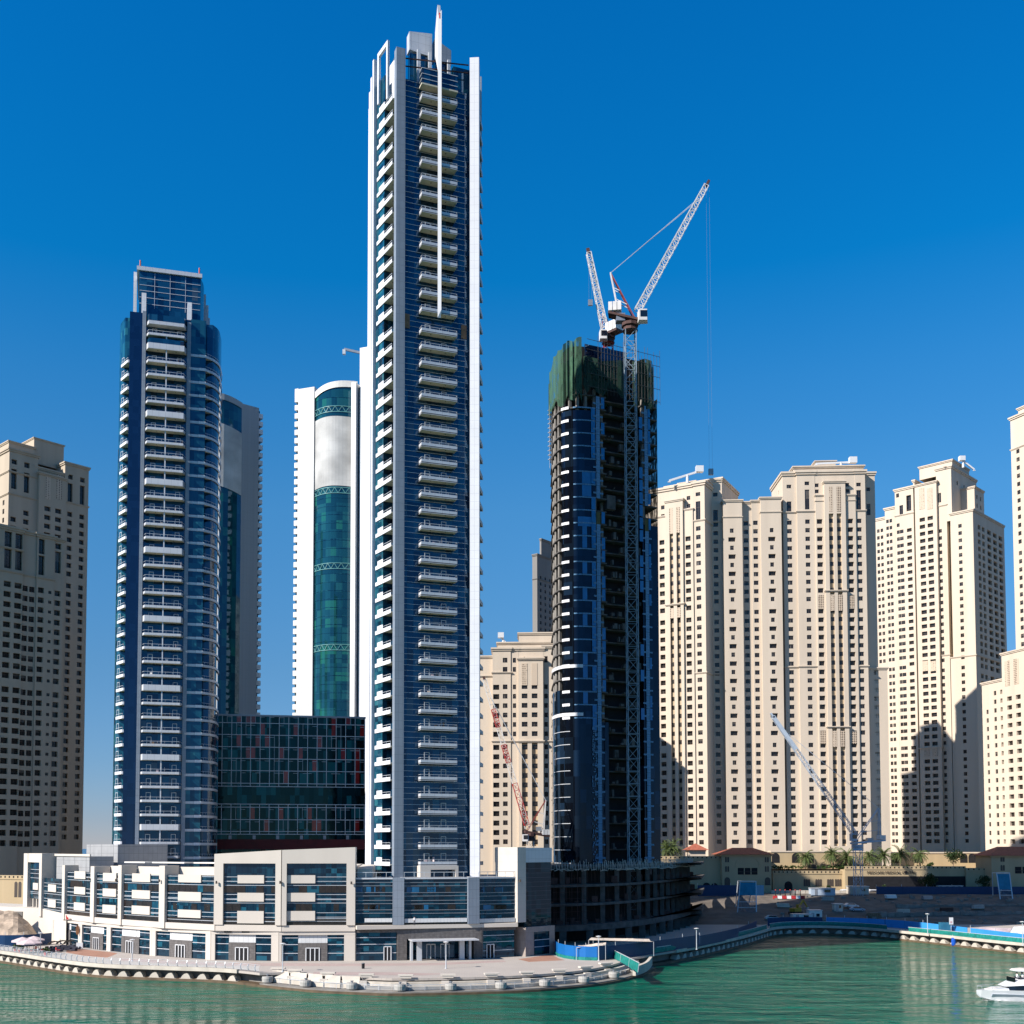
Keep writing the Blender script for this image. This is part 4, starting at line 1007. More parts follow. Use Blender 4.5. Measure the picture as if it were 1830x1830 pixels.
mb = MB(); o_ = offset(arc6, 0.2)
for i in range(10):
    (x0,y0),(x1,y1) = o_[i], o_[i+1]; f_ = lambda j, a: zt6(a + 1.8*j); mb.quad((x0,y0,f_(i,868)),(x1,y1,f_(i+1,868)),(x1,y1,f_(i+1,757)),(x0,y0,f_(i,757)))
mb.build('printed_banner', M['portrait'], TW2)
mb = MB(); o_ = offset(arc6, 0.4)
for i in range(10):
    (x0,y0),(x1,y1) = o_[i], o_[i+1]; mb.quad((x0,y0,hz[i]-2),(x1,y1,hz[i+1]-2),(x1,y1,hz[i+1]+.6),(x0,y0,hz[i]+.6))
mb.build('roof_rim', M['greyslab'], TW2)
MB().box(-1.5, 3.0, 6, 10, zt6(727,6)+.02, zt6(714, 2)).build('roof_block', M['whitep'], TW2)
# ------------------------------------------------------------------ white podium building along the promenade
PD = thing('podium_building', 'low white waterfront building with square panels and teal glass curving along the promenade', 'building', (kk(500)*222, 224.0, 2.4))
def hz_(px, Y): return (kk(px)*Y, Y)
PQ = {50:282,76:272,98:264,120:257,150:250,172:245.5,197:241.5,222:238,246:234.5,296:229,330:226,388:221.8,404:221.3,495:219.8,505:219.7,513:219.7,618:219.9,635:220.3,702:221,722:221.3,835:224,855:224.8,920:228.5,935:230,983:236}
KP_ = sorted(PQ)
def Yat(px):
    for a, b in zip(KP_, KP_[1:]):
        if a <= px <= b: return PQ[a] + (PQ[b]-PQ[a])*(px-a)/(b-a)
    return PQ[KP_[0]] if px < KP_[0] else PQ[KP_[-1]]
def pp_(px, back=0.0):
    Y = Yat(px); x = kk(px)*Y; return Vector((x, Y))
class Bay:                                    # local frame between two facade points: (s along, d into the building, z)
    def __init__(s, pa, pb):
        s.a = pp_(pa); s.b = pp_(pb); s.L = (s.b-s.a).length; s.t = (s.b-s.a)/s.L; s.n = Vector((-s.t.y, s.t.x)); s.pa, s.pb = pa, pb
    def sx(s, px):                            # photo column -> distance along the bay
        k = kk(px); return (k*s.a.y - s.a.x)/(s.t.x - k*s.t.y)
    def z(s, py, px=None):
        q = s.a + s.t*(s.sx(px) if px else s.L/2); return zz(py, q.y)
    def box(s, mb, x0, x1, d0, d1, z0, z1, mi=0):
        n = len(mb.v)
        for z in (z0, z1):
            for x, d in ((x0,d0),(x1,d0),(x1,d1),(x0,d1)):
                p = s.a + s.t*x + s.n*d; mb.v.append((p.x, p.y, z))
        for f in ((0,3,2,1),(4,5,6,7),(0,1,5,4),(1,2,6,5),(2,3,7,6),(3,0,4,7)): mb.f.append(tuple(n+i for i in f)); mb.m.append(mi)
        return mb
    def part(s, name, x0, x1, d0, d1, z0, z1, mt, parent=None, kind=None):
        m = MB(); s.box(m, x0, x1, d0, d1, z0, z1); return m.build(name, mt, PD if parent is None else parent, world=True, kind=kind)
rr = random.Random(17)
def lines(b, x0, x1, zs_, d=-0.06, t=0.09, mt='steel', name='mullion'):
    m = MB()
    for z in zs_: b.box(m, x0, x1, d, d+0.055, z-t/2, z+t/2)
    m.build(name, M[mt], PD, world=True)
Z1, Z2 = 8.2, 9.4                             # shop storey top, upper glass bottom
def upper_bay(pa, pb, pytop, panel, rows, roof_parapet=True, frame=False, sheet=True):
    """teal glass wall between piers with square white panels; rows are photo heights of the panels"""
    b = Bay(pa, pb); L = b.L; zt = b.z(pytop)
    b.part('glazing', 0, L, 0.0, 0.4, Z2-0.02, zt, M['pod_g'])
    zs_ = [Z2+0.3+0.0*i for i in range(1)]; z = Z2+1.9
    lv = []
    for (ya, yb) in rows: lv += [b.z(ya)-0.35, b.z(yb)+0.35, b.z(ya)-1.2, b.z(ya)-2.0]
    lines(b, 0, L, [q for q in lv if Z2+.2 < q < zt])
    m = MB(); nvert = max(3, int(L/1.1))
    for i in range(1, nvert): b.box(m, L*i/nvert-0.02, L*i/nvert+0.02, -0.03, -0.003, Z2, zt)
    m.build('mullion', M['navy_g'], PD, world=True)
    x0, x1 = (b.sx(panel[0]), b.sx(panel[1])) if panel else (0, 0)
    for i, (ya, yb) in enumerate(rows):
        za, zb_ = b.z(yb), b.z(ya)
        pm = MB(); b.box(pm, x0, x1, -0.3, -0.065, za, zb_); pm.build('wall_panel', M['podium'], PD, world=True)
        if i == len(rows)-1 and sheet: b.part('louvre', x0, x1, -0.22, -0.065, Z2+1.3, za-0.02, M['alu'])
        # darker open ribbon windows between the panel rows
        if i < len(rows)-1 or True:
            zd1 = za - 0.5; zd0 = zd1 - 1.35
            for xa, xb in ((0, L),):
                q = 0.0
                while q < L:
                    w_ = rr.uniform(0.9, 2.4)
                    if rr.random() < 0.72: b.part('ribbon_window', q, min(L, q+w_)-0.05, -0.05, -0.004, zd0, zd1, M['brownglass'] if rr.random() < .8 else M['teal_g'])
                    q += w_
    b.part('dark_sill_glass', 0, L, -0.055, -0.003, Z2, Z2+1.2, M['brownglass'])
    return b
def pier(px0, px1, pytop, z0=2.4, out=0.7, into=3.0, mt='podium'):
    b = Bay(px0, px1); b.part('pier', 0, b.L, -out, into, z0, b.z(pytop), M[mt]); return b
def base_band(pa, pb, z0=Z1, z1=Z2, out=0.5):
    b = Bay(pa, pb); b.part('base_band', 0, b.L, -out, 6, z0, z1, M['podium'])
def shop(pa, pb, segs, mt='podium', top=Z1-0.02):
    """shop front: wall around, glass, pale louvre panel with grey stone door surround"""
    b = Bay(pa, pb); L = b.L
    for (xa, xb, kind) in segs:
        x0, x1 = b.sx(xa), b.sx(xb); zt = top - 0.7
        if kind == 'g':
            b.part('shop_window', x0, x1, 0.15, 0.5, 2.45, zt, M['pod_g'])
            lines(b, x0, x1, [3.9, 5.6, 6.9], 0.08, 0.12, 'alu')
        else:
            b.part('louvre', x0, x1, 0.15, 0.5, 5.9, zt, M['whitepl'])
            b.part('stone_surround', x0, x1, -0.05, 0.5, 2.45, 5.88, M['stone'])
            c = (x0+x1)/2; w = min(2.6, (x1-x0)*0.62)
            dr = b.part('door', c-w/2, c+w/2, -0.12, -0.06, 2.45, 5.0, M['dark'])
            m = MB()
            for q in (-w/2, -w/6, w/6, w/2): b.box(m, c+q-0.09, c+q+0.09, -0.2, -0.125, 2.45, 5.0)
            b.box(m, c-w/2, c+w/2, -0.2, -0.126, 4.86, 5.02)
            m.v = [tuple(Vector(v) - PD.location) for v in m.v]; e = m.build('door_frame', M['gel'], dr)
    b.part('wall', 0, L, 0.42, 8, 2.4, top, M[mt])
    b.part('lintel', 0, L, -0.3, 0.41, top-0.68, top, M[mt])
    edges = sorted([(b.sx(s[0]), b.sx(s[1])) for s in segs]); q = 0
    for x0, x1 in edges + [(L, L)]:
        if x0 - q > 0.15: b.part('wall_pier', q, x0, -0.28, 0.41, 2.4, top-0.681, M[mt])
        q = max(q, x1)
# corner tower at the far left end
b = pier(48, 55, 1525, 8.0); pier(76, 80.5, 1525, 8.0)
bb = Bay(55, 76); bb.part('lintel', 0, bb.L, -0.6, 3, bb.z(1541), bb.z(1525), M['podium'])
bb.part('glazing', 0, bb.L, 0.1, 1, bb.z(1606), bb.z(1541)-.01, M['pod_g']); lines(bb, 0, bb.L, [bb.z(y) for y in (1554,1561,1569,1594,1597)], 0.03)
bb.part('wall_panel', bb.L*.3, bb.L*.72, -0.15, 0.09, bb.z(1590), bb.z(1578), M['podium'])
for f in (.2,.5,.8): bb.part('column', bb.L*f-.25, bb.L*f+.25, 0.2, 0.8, 6, bb.z(1606), M['podium'])
bb.part('recess_wall', 0, bb.L, 4, 5, 3, bb.z(1606), M['dark'])
b = Bay(80.5, 117.5); b.part('glazing', 0, b.L, 0, 0.4, b.z(1639), b.z(1570), M['pod_g'])
lines(b, 0, b.L, [b.z(y) for y in (1579,1585,1594,1598,1607,1612,1621,1626)])
for ya, yb in ((1581,1594),(1608,1622)): b.part('wall_panel', b.L*.24, b.L*.62, -0.25, -0.065, b.z(yb), b.z(ya), M['podium'])
b.part('cooling_screen', 1.0, b.L+9, 2.5, 8, b.z(1570)-2, b.z(1530), M['grid']); b.part('screen_frame', 0.2, b.L+10, 2.2, 2.48, b.z(1530), b.z(1526), M['podium'])
b.part('plant_room', 0, b.L+6, 10, 22, b.z(1570)-4, b.z(1509), M['grid'])
# regular bays
pier(117.5,122,1546,8.2); pier(168,174.5,1548,8.2); pier(217,223,1546,8.2); pier(290,300,1547,8.2)
r3 = lambda a: [(a,a+17),(a+30,a+46),(a+58,a+78)]
upper_bay(122,168,1558,(136,155.5),[(1557,1570.5),(1585,1598),(1613,1627)])
upper_bay(174.5,217,1560,(187,210.5),[(1560,1575),(1588,1602),(1617,1632)])
upper_bay(223,290,1563,(239,271),[(1561,1576),(1591,1606),(1619,1634)])
upper_bay(300,386,1564,(321,361.5),[(1563,1577),(1594,1610),(1626,1640)])
for pa, pb, py in ((122,168,1550),(174.5,217,1550),(223,290,1551),(300,386,1552)):
    b = Bay(pa, pb); b.part('terrace_wall', 0, b.L, 3.2, 3.6, b.z(1575), b.z(py-2), M['podium']); b.part('terrace_floor', 0, b.L, 0.41, 3.19, b.z(1567)-0.5, b.z(1567), M['podium'])
    b.part('roof_slab', -2, b.L+2, 3.61, 30, b.z(1575), b.z(py)-0.3, M['podium'])
    if pb > 215:
        m = MB(); b.box(m, b.L*.1, b.L*.95, 6, 9, b.z(py)+0.9, b.z(py)+1.15); m.build('roof_canopy', M['whitep'], PD, world=True)
# big frames
for (pa, pb, ia, ib, ytl, ytr, pan) in ((386,505,402,495,1526,1519,(426,473)),(505,635.5,513.5,620,1519,1514,(513.6,564))):
    b = Bay(pa, pb); x0, x1 = b.sx(ia), b.sx(ib); zt = b.z((ytl+ytr)/2); zg = b.z(1543)
    b.part('pier', 0, x0, -0.8, 4, Z2, zg, M['podium']); b.part('pier', x1, b.L, -0.8, 4, Z2, zg, M['podium'])
    m = MB(); n = len(m.v); m = MB(); b.box(m, 0, b.L, -0.8, 4, zg, zt)
    for i in (4, 7): m.v[i] = (*m.v[i][:2], b.z(ytl, pa))
    for i in (5, 6): m.v[i] = (*m.v[i][:2], b.z(ytr, pb))
    m.build('lintel', M['podium'], PD, world=True)
    b.part('roof_slab', 0.2, b.L, 4.01, 30, 14, zg-0.5, M['podium'])
    bb = Bay(ia, ib); 
    upper_bay(ia, ib, 1543.2, pan, [(1564,1578.5),(1595.5,1611),(1628,1650 if pa < 500 else 1645)], sheet=False)
for pa, pb in ((120,172),(172,220),(220,296),(296,388),(388,505),(505,635.5)): base_band(pa, pb)
# sloping white flank wall at the far left, below the upper bays
m = MB(); b = Bay(30, 122)
q0, q1, q2 = GP(0, 1622, 8.4), pp_(76), pp_(122)
f = [(q0.x-40, q0.y+14, 2.0), (q1.x, q1.y-.5, 2.0), (q2.x, q2.y-.5, 2.0)]
for (xa, ya, _), (xb, yb, _), (za, zb_) in zip(f, f[1:], ((9.6, 9.9),(9.9, Z2))):
    m.quad((xa,ya,2),(xb,yb,2),(xb,yb,zb_),(xa,ya,za)); m.quad((xa,ya,za),(xb,yb,zb_),(xb-2,yb+14,zb_),(xa-2,ya+14,za))
m.build('flank_wall', M['podium'], PD, world=True)
# shop fronts
pg = 'podium'
shop(98,150,[(99.5,110,'g'),(110,128.5,'d'),(128.5,144.5,'g')])
shop(150,198,[(151,164,'g'),(164,187,'d'),(187,195,'g')])
shop(198,275,[(202,219.5,'g'),(219.5,251,'d'),(251,272,'g')])
shop(275,380,[(282,305,'g'),(305,345,'d'),(345,371,'g')])
shop(380,500,[(387,410.5,'g'),(410.5,458,'d'),(458,487,'g')])
shop(500,635.5,[(505,534,'g'),(534,586,'d'),(586,616,'g')])
# glass centre below the tall tower
zc1, zterr = 8.6, zz(1571, 222)
for (pa, pb) in ((635.5,702),(722,835),(855,920)):
    b = Bay(pa, pb)
    b.part('glazing', 0, b.L, 0, 0.5, 9.4, zterr, M['pod_g'])
    lines(b, 0, b.L, [b.z(y) for y in (1577,1583,1595,1601,1609,1615,1626,1632)], -0.1, 0.1, 'metal')
    b.part('louvre', b.L*.25 if pa < 700 else 0.1, b.L-0.1, -0.3, -0.11, b.z(1648), b.z(1641), M['whitepl'])
    b.part('dark_sill_glass', 0, b.L, -0.06, -0.002, 9.4, b.z(1649), M['brownglass'])
    for _ in range(5):
        x = rr.uniform(0, b.L-2.2); b.part('ribbon_window', x, x+rr.uniform(.8,2), -0.05, -0.004, b.z(1626)+.1, b.z(1616)-.1, M['brownglass'] if rr.random()<.5 else M['film'])
        x = rr.uniform(0, b.L-2.2); b.part('ribbon_window', x, x+rr.uniform(.8,2), -0.05, -0.004, b.z(1595)+.1, b.z(1584)-.1, M['brownglass'] if rr.random()<.6 else M['film'])
    b.part('terrace_edge', 0, b.L, -0.2, 12, zterr, zterr+0.3, M['alu'])
    m = MB(); b.box(m, 0, b.L, -0.12, -0.06, zterr+1.3, zterr+1.4)
    for i in range(int(b.L/2)+1): b.box(m, min(b.L-.08, i*2.0), min(b.L, i*2.0+.08), -0.12, -0.06, zterr+0.3, zterr+1.3)
    m.build('terrace_railing', M['steel'], PD, world=True)
for (pa, pb) in ((702,722),(835,855)):
    b = Bay(pa, pb); b.part('fin', 0, b.L, -0.6, 1, 9.4, zterr+.3, M['fin'])
b = Bay(635.5, 920); b.part('canopy_ledge', 0, b.L, -2.0, 4, zc1, zc1+0.75, M['podium'])
b2 = Bay(635.5, 680); m = MB(); p = pp_(637); q = pp_(664)
m.prism([(p.x,p.y+2),(q.x,q.y+2),(q.x,q.y+9),(p.x,p.y+14)], zterr+.3, [zz(1552,222)]*2+[zz(1545,230)]*2); m.build('roof_wedge', M['podium'], PD, world=True)
shop(635.5,710,[(637,686,'g'),(686,709,'g')], 'stone', zc1-.02)
shop(860,920,[(862,888,'g'),(888,919,'g')], 'stone', zc1-.02)
b = Bay(686, 700); b.part('door', 0, b.L*.98, 0.0, 0.1, 2.45, 5.2, M['dark'])
m = MB()
for f in (0,.5,1): b.box(m, b.L*f*.9, b.L*f*.9+.16, -0.1, -0.01, 2.45, 5.2)
b.box(m, 0, b.L*.9, -0.1, -0.01, 5.05, 5.21); m.build('door_frame', M['gel'], PD, world=True)
b = Bay(869, 883); b.part('door', 0, b.L*.98, 0.0, 0.1, 2.45, 5.2, M['dark'])
m = MB()
for f in (0,.5,1): b.box(m, b.L*f*.9, b.L*f*.9+.16, -0.1, -0.01, 2.45, 5.2)
b.box(m, 0, b.L*.9, -0.1, -0.01, 5.05, 5.21); m.build('door_frame', M['gel'], PD, world=True)
# main entrance
b = Bay(710, 860)
b.part('entrance_wall', 0, b.sx(727), -0.3, 6, 2.4, zc1-.02, M['stone']); b.part('entrance_wall', b.sx(846), b.L, -0.3, 6, 2.4, zc1-.02, M['stone'])
b.part('entrance_wall', b.sx(727), b.sx(846), -0.3, 6, 6.6, zc1-.02, M['stone']); b.part('entrance_glass', b.sx(727), b.sx(846), 1.2, 1.5, 2.45, 6.6, M['pod_g'])
b.part('entrance_canopy', b.sx(730), b.sx(847), -4.2, 1.19, 6.35, 6.58, M['alu'])
for px in (734, 747.5, 823, 837.5): x = b.sx(px); w = .5 if px in (747.5, 823) else .22; b.part('column', x-w, x+w, -1.4, -0.5, 2.4, 6.34, M['steel'])
m = MB()
for px in (765,772,780,790,797,805): x = b.sx(px); b.box(m, x-.08, x+.08, 1.1, 1.195, 2.45, 5.4)
b.box(m, b.sx(765), b.sx(780), 1.1, 1.194, 5.2, 5.4); b.box(m, b.sx(790), b.sx(805), 1.1, 1.194, 5.2, 5.4); m.build('door_frame', M['steel'], PD, world=True)
# right end: tall corner slab with glass
b = Bay(920, 935); b.part('corner_slab', 0, b.L, -0.8, 6, zc1+.76, b.z(1514), M['taupel'])
b = Bay(935, 983); zt = b.z(1515)
b.part('corner_top', 0, b.L, -0.5, 8, b.z(1541), zt, M['alu']); b.part('glazing', 0, b.L, -0.2, 4, b.z(1655), b.z(1541)-.01, M['corner_g'])
lines(b, 0, b.L, [b.z(y) for y in range(1552, 1652, 8)], -0.27, 0.06, 'navy_g')
b = Bay(931, 983); b.part('wall', 0, b.L, -1.2, 8, 2.4, b.z(1655), M['taupe']); 
b.part('shop_window', b.sx(946), b.sx(973), -1.26, -1.21, 2.6, 7.2, M['corner_g']); lines(b, b.sx(946), b.sx(973), [4.2,5.6], -1.33, .12, 'alu')
# roof filling behind
m = MB(); m.prism([tuple(pp_(640)+Vector((0,4))), tuple(pp_(920)+Vector((0,4))), (kk(920)*262,262), (kk(640)*262,262)], 8, zterr-.02); m.build('terrace_floor', M['podium'], PD, world=True)
# ------------------------------------------------------------------ sand coloured apartment towers with punched windows
def screen_mat():
    m, t, b = nodes('pierced_screen'); tc = N(t, 'ShaderNodeTexCoord'); vo = N(t, 'ShaderNodeTexVoronoi'); vo.inputs['Scale'].default_value = 1.5; vo.inputs['Randomness'].default_value = 0.1
    t.links.new(tc.outputs['Object'], vo.inputs['Vector']); lt = N(t, 'ShaderNodeMath', operation='LESS_THAN'); t.links.new(vo.outputs['Distance'], lt.inputs[0]); lt.inputs[1].default_value = 0.36
    t.links.new(mix(t, lt.outputs[0], (0.50, 0.40, 0.30), (0.05, 0.035, 0.025)), b.inputs['Base Color']); b.inputs['Roughness'].default_value = 0.9
    return m
M['screen'] = screen_mat()
WINCACHE = {}
def winmesh(w, h, k):
    key = (round(w,2), round(h,2), k)
    if key not in WINCACHE:
        mb = MB(); winverts(mb, w, h, k); WINCACHE[key] = mb.mesh('window', [M['brownglass'], M['winframe'], M['curtain']])
    return WINCACHE[key]
def winverts(mb, w, h, k, T=None):
    n0 = len(mb.v)
    a, b = -w/2-0.02, w/2+0.02
    mb.quad((a,0.06,-.02),(b,0.06,-.02),(b,0.06,h+.02),(a,0.06,h+.02), 0)
    if k == 1: mb.quad((a,0.03,-.02),(0,0.03,-.02),(0,0.03,h),(a,0.03,h), 2)
    if k == 2: mb.quad((a,0.03,h*.55),(b,0.03,h*.55),(b,0.03,h),(a,0.03,h), 2)
    mb.box(-0.05, 0.05, -0.01, 0.05, 0, h, 1); mb.box(a, b, -0.012, 0.048, h*0.68, h*0.68+0.09, 1)
    if h > 1 and w > 1.9: mb.box(a, b, -0.28, -0.22, 0.55, 0.63, 1); mb.box(a, b, -0.28, -0.22, 0.95, 1.03, 1)
    if T is not None:
        for i in range(n0, len(mb.v)): mb.v[i] = tuple(T @ Vector(mb.v[i]))
class Apt:
    def __init__(s, name, label, px, Y, z0, group='sand coloured apartment towers'):
        s.root = thing(name, label, 'apartment tower', (kk(px)*Y, Y, z0), 0, group); s.z0 = z0; s.wins = []; s.ws = 1.0; s.skin = None; s.rnd = random.Random(len(label))
    def finish(s):
        ws = sorted(s.wins, key=lambda w: -w[2]*w[3]/((w[0].x)**2+(w[0].y)**2+(w[0].z-H)**2))
        big = ws[:100]; rest = ws[100:]; rl = Vector(s.root.location)
        for p, a, w, h in big:
            e = bpy.data.objects.new('window', winmesh(w, h, s.rnd.choice((0,0,0,0,0,1,2)))); COL.objects.link(e); e.parent = s.root; e.location = p - rl; e.rotation_euler.z = a
        mb = MB()
        for p, a, w, h in rest: winverts(mb, w, h, s.rnd.choice((0,0,0,0,0,1,2)), Matrix.Translation(p - rl) @ Matrix.Rotation(a, 4, 'Z'))
        o = mb.build('window', [M['brownglass'], M['winframe'], M['curtain']], s.root)
        if o: o['kind'] = 'stuff'
class Fr:                                     # a local frame: origin at a photo column and depth, turned by al
    def __init__(s, apt, px, Y, al, py=1000):
        s.t = apt; s.o = Vector((kk(px,py)*Y, Y)); s.py = py; s.al = al; s.c, s.s_ = math.cos(al), math.sin(al); f_ = ufun(s.o.x, s.o.y, al); s.u = lambda px, py_=None, v=0.0: f_(px, s.py if py_ in (None, HOR) else py_, v)
    def P(s, u, v, z): return Vector((s.o.x + u*s.c - v*s.s_, s.o.y + u*s.s_ + v*s.c, z))
    def z(s, py, u=0, v=0): return zz(py, s.o.y + u*s.s_ + v*s.c)
    def wall(s, mb, uv0, uv1, z0, z1, cols, dep=0.32, ang=0.0):
        """one wall from uv0 to uv1 (local, seen from its front, left to right) with recessed openings"""
        a = Vector(uv0); b = Vector(uv1); L = (b-a).length; d = (b-a)/L; nin = Vector((-d.y, d.x))
        Pw = lambda x, q, z: s.P(*(a + d*x + nin*q), z)
        q = 0.0
        for col in sorted(cols, key=lambda c: c[0]):
            xc, w, ops = col[0], col[1]*s.t.ws, col[2]; slot = col[3] if len(col) > 3 else None
            x0, x1 = xc-w/2, xc+w/2
            if x0 < q - 1e-6 or x1 > L: continue
            mb.quad(Pw(q,0,z0), Pw(x0,0,z0), Pw(x0,0,z1), Pw(q,0,z1)); q = x1
            def opening(zb, zt, D, x0=x0, x1=x1):
                mb.quad(Pw(x0,0,zb),Pw(x0,D,zb),Pw(x0,D,zt),Pw(x0,0,zt)); mb.quad(Pw(x1,0,zb),Pw(x1,D,zb),Pw(x1,D,zt),Pw(x1,0,zt))
                mb.quad(Pw(x0,0,zb),Pw(x1,0,zb),Pw(x1,D,zb),Pw(x0,D,zb)); mb.quad(Pw(x0,0,zt),Pw(x1,0,zt),Pw(x1,D,zt),Pw(x0,D,zt))
            ang_ = s.al + math.atan2(d.y, d.x)
            if slot:                           # tall recessed slot: windows stacked with sunk spandrels
                zs0, zs1 = slot; D = 0.9
                mb.quad(Pw(x0,0,z0),Pw(x1,0,z0),Pw(x1,0,zs0),Pw(x0,0,zs0)); opening(zs0, zs1, D)
                zc_ = zs1
                for (zb, zt) in sorted(ops):
                    if zb < zc_ or zt > z1 or (zb-zs1 < .4): continue
                    mb.quad(Pw(x0,0,zc_),Pw(x1,0,zc_),Pw(x1,0,zb),Pw(x0,0,zb)); zc_ = zt; opening(zb, zt, .5); s.t.wins.append((Pw(xc, .45, zb), ang_, w, zt-zb))
                mb.quad(Pw(x0,0,zc_),Pw(x1,0,zc_),Pw(x1,0,z1),Pw(x0,0,z1))
                zc_ = zs0
                for (zb, zt) in sorted(ops):
                    if zb < zs0 or zt > zs1: continue
                    mb.quad(Pw(x0,D,zc_),Pw(x1,D,zc_),Pw(x1,D,zb),Pw(x0,D,zb), 1); zc_ = zt
                    s.t.wins.append((Pw(xc, D-0.02, zb), ang_, w, zt-zb))
                mb.quad(Pw(x0,D,zc_),Pw(x1,D,zc_),Pw(x1,D,zs1),Pw(x0,D,zs1), 1)
                continue
            zc_ = z0
            for op in sorted(ops):
                zb, zt = op[:2]; wo_ = op[2] if len(op) > 2 else w
                if zb < zc_ or zt > z1: continue
                mb.quad(Pw(x0,0,zc_),Pw(x1,0,zc_),Pw(x1,0,zb),Pw(x0,0,zb)); zc_ = zt
                D = dep if wo_ < 1.9 else 0.9; xa, xb = xc-wo_/2, xc+wo_/2
                if wo_ < w: mb.quad(Pw(x0,0,zb),Pw(xa,0,zb),Pw(xa,0,zt),Pw(x0,0,zt)); mb.quad(Pw(xb,0,zb),Pw(x1,0,zb),Pw(x1,0,zt),Pw(xb,0,zt))
                opening(zb, zt, D, xa, xb); s.t.wins.append((Pw(xc, D-0.05, zb), ang_, wo_, zt-zb))
            mb.quad(Pw(x0,0,zc_),Pw(x1,0,zc_),Pw(x1,0,z1),Pw(x0,0,z1))
        mb.quad(Pw(q,0,z0), Pw(L,0,z0), Pw(L,0,z1), Pw(q,0,z1))
    def block(s, u0, u1, v0, v1, z0, z1, cols=(), rcols=(), lcols=(), corn=(), mt=('cream','cream2'), name='wall'):
        mb = MB()
        s.wall(mb, (u0,v0), (u1,v0), z0, z1, [(c[0]-u0, *c[1:]) for c in cols])
        s.wall(mb, (u1,v0), (u1,v1), z0, z1, [(c[0]-v0, *c[1:]) for c in rcols])
        s.wall(mb, (u0,v1), (u0,v0), z0, z1, [(v1-c[0], *c[1:]) for c in lcols])
        P = s.P
        mb.quad(P(u0,v0,z1-.4),P(u1,v0,z1-.4),P(u1,v1,z1-.4),P(u0,v1,z1-.4)); mb.quad(P(u0,v1,z0),P(u1,v1,z0),P(u1,v1,z1),P(u0,v1,z1))
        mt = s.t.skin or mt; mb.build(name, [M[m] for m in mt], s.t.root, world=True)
        for cz in corn:
            z, h, out = cz if isinstance(cz, tuple) else (cz, 0.55, 0.4)
            c = MB()
            for k, (dz0, dz1, o_) in enumerate(((0, h*.5, out*.55), (h*.5, h, out))):
                n = len(c.v)
                for zz_ in (z+dz0, z+dz1):
                    for (x, y) in ((u0-o_,v0-o_),(u1+o_,v0-o_),(u1+o_,v1),(u0-o_,v1)): c.v.append(tuple(P(x,y,zz_)))
                for f in ((0,3,2,1),(4,5,6,7),(0,1,5,4),(1,2,6,5),(2,3,7,6),(3,0,4,7)): c.f.append(tuple(n+i for i in f)); c.m.append(0)
            c.build('cornice', M[mt[0]], s.t.root, world=True)
    def panel(s, u0, u1, v, z0, z1, mt='screen', name='pierced_screen', th=0.1):
        m = MB(); P = s.P
        a = [P(u0,v,z0),P(u1,v,z0),P(u1,v,z1),P(u0,v,z1)]; m.quad(*a); b = [P(u0,v+th,z0),P(u1,v+th,z0),P(u1,v+th,z1),P(u0,v+th,z1)]
        m.quad(*b)
        for i in range(4): j=(i+1)%4; m.quad(a[i],a[j],b[j],b[i])
        return m.build(name, M[mt], s.t.root, world=True)
def rows(zlow, zhigh, fh, gaps, h=1.65):
    out = []; z = zlow
    while z + h < zhigh:
        out.append((z, z+h)); z += fh
        for g in list(gaps):
            if z > g: z += 1.3; gaps = [q for q in gaps if q != g]
    return out
def alt(rs, hh=1.75): return [(a-.1, a-.1+hh) for a, b in rs[0::2]], rs[1::2]
Z8 = 9.0
def roofcrane(label, px0, py0, px1, py1, Y, box=1.0, stand=None):
    P, Q = PT(px0, py0, Y), PT(px1, py1, Y)
    st = P.lerp(Q, stand if stand is not None else 0.6)
    r = thing('roof_crane', label, 'cradle crane', (st.x, st.y, st.z-2.6), 0, 'window cleaning cranes on the roofs')
    MB().bar(P, Q, 0.55, 0.7).build('arm', M['gel'], r, world=True)
    MB().tube(st, (st.x, st.y, st.z-3.2), 0.45, 0.6).build('stand', M['gel'], r, world=True)
    MB().box(Q.x-1.4*box, Q.x+1.4*box, Q.y-1.0, Q.y+1.0, Q.z-0.4, Q.z+1.9*box).build('counterweight', M['gel'], r, world=True)
    MB().box(P.x-0.5, P.x+0.5, P.y-0.3, P.y+0.3, P.z-0.6, P.z-0.28).build('arm_head', M['gel'], r, world=True)
    return r

# --- large block right of the unfinished tower
X1 = lambda zx: 1160 + zx/4.159
Y1 = lambda zy: 780 + zy/4.159
T = Apt('apartment_tower', 'broad sand coloured block with twin crowns, directly right of the unfinished tower', 1400, 420, Z8)
F = Fr(T, 1400, 420, R(-3)); U = lambda zx, v=0: F.u(X1(zx), HOR, v)
zlo = F.z(1508); fh = 15.72*420/2000; ga = [F.z(1335), F.z(1084)]
RS = rows(zlo, F.z(918), fh, ga); top = F.z(849)
N_ = lambda zx, w=1.5: (U(zx), w, RS)
def ALT(F_, uc, rs):
    a, b = alt(rs); return [(uc, 2.7, a)], [(uc, 1.5, b)]
def altcol(uc, rs):                           # wide loggia on every second floor, small window between
    return (uc, 2.7, [(a-.1, a+1.6) for a, b in rs[0::2]] + [(a, b, 1.4) for a, b in rs[1::2]])
tall = lambda zx, ya, yb, w=1.3: (U(zx), w, RS + [(F.z(Y1(yb)), F.z(Y1(ya)))])
c0 = F.z(1193); c1 = F.z(916)
topw = [(F.z(Y1(380)), F.z(Y1(380))+1.4)]
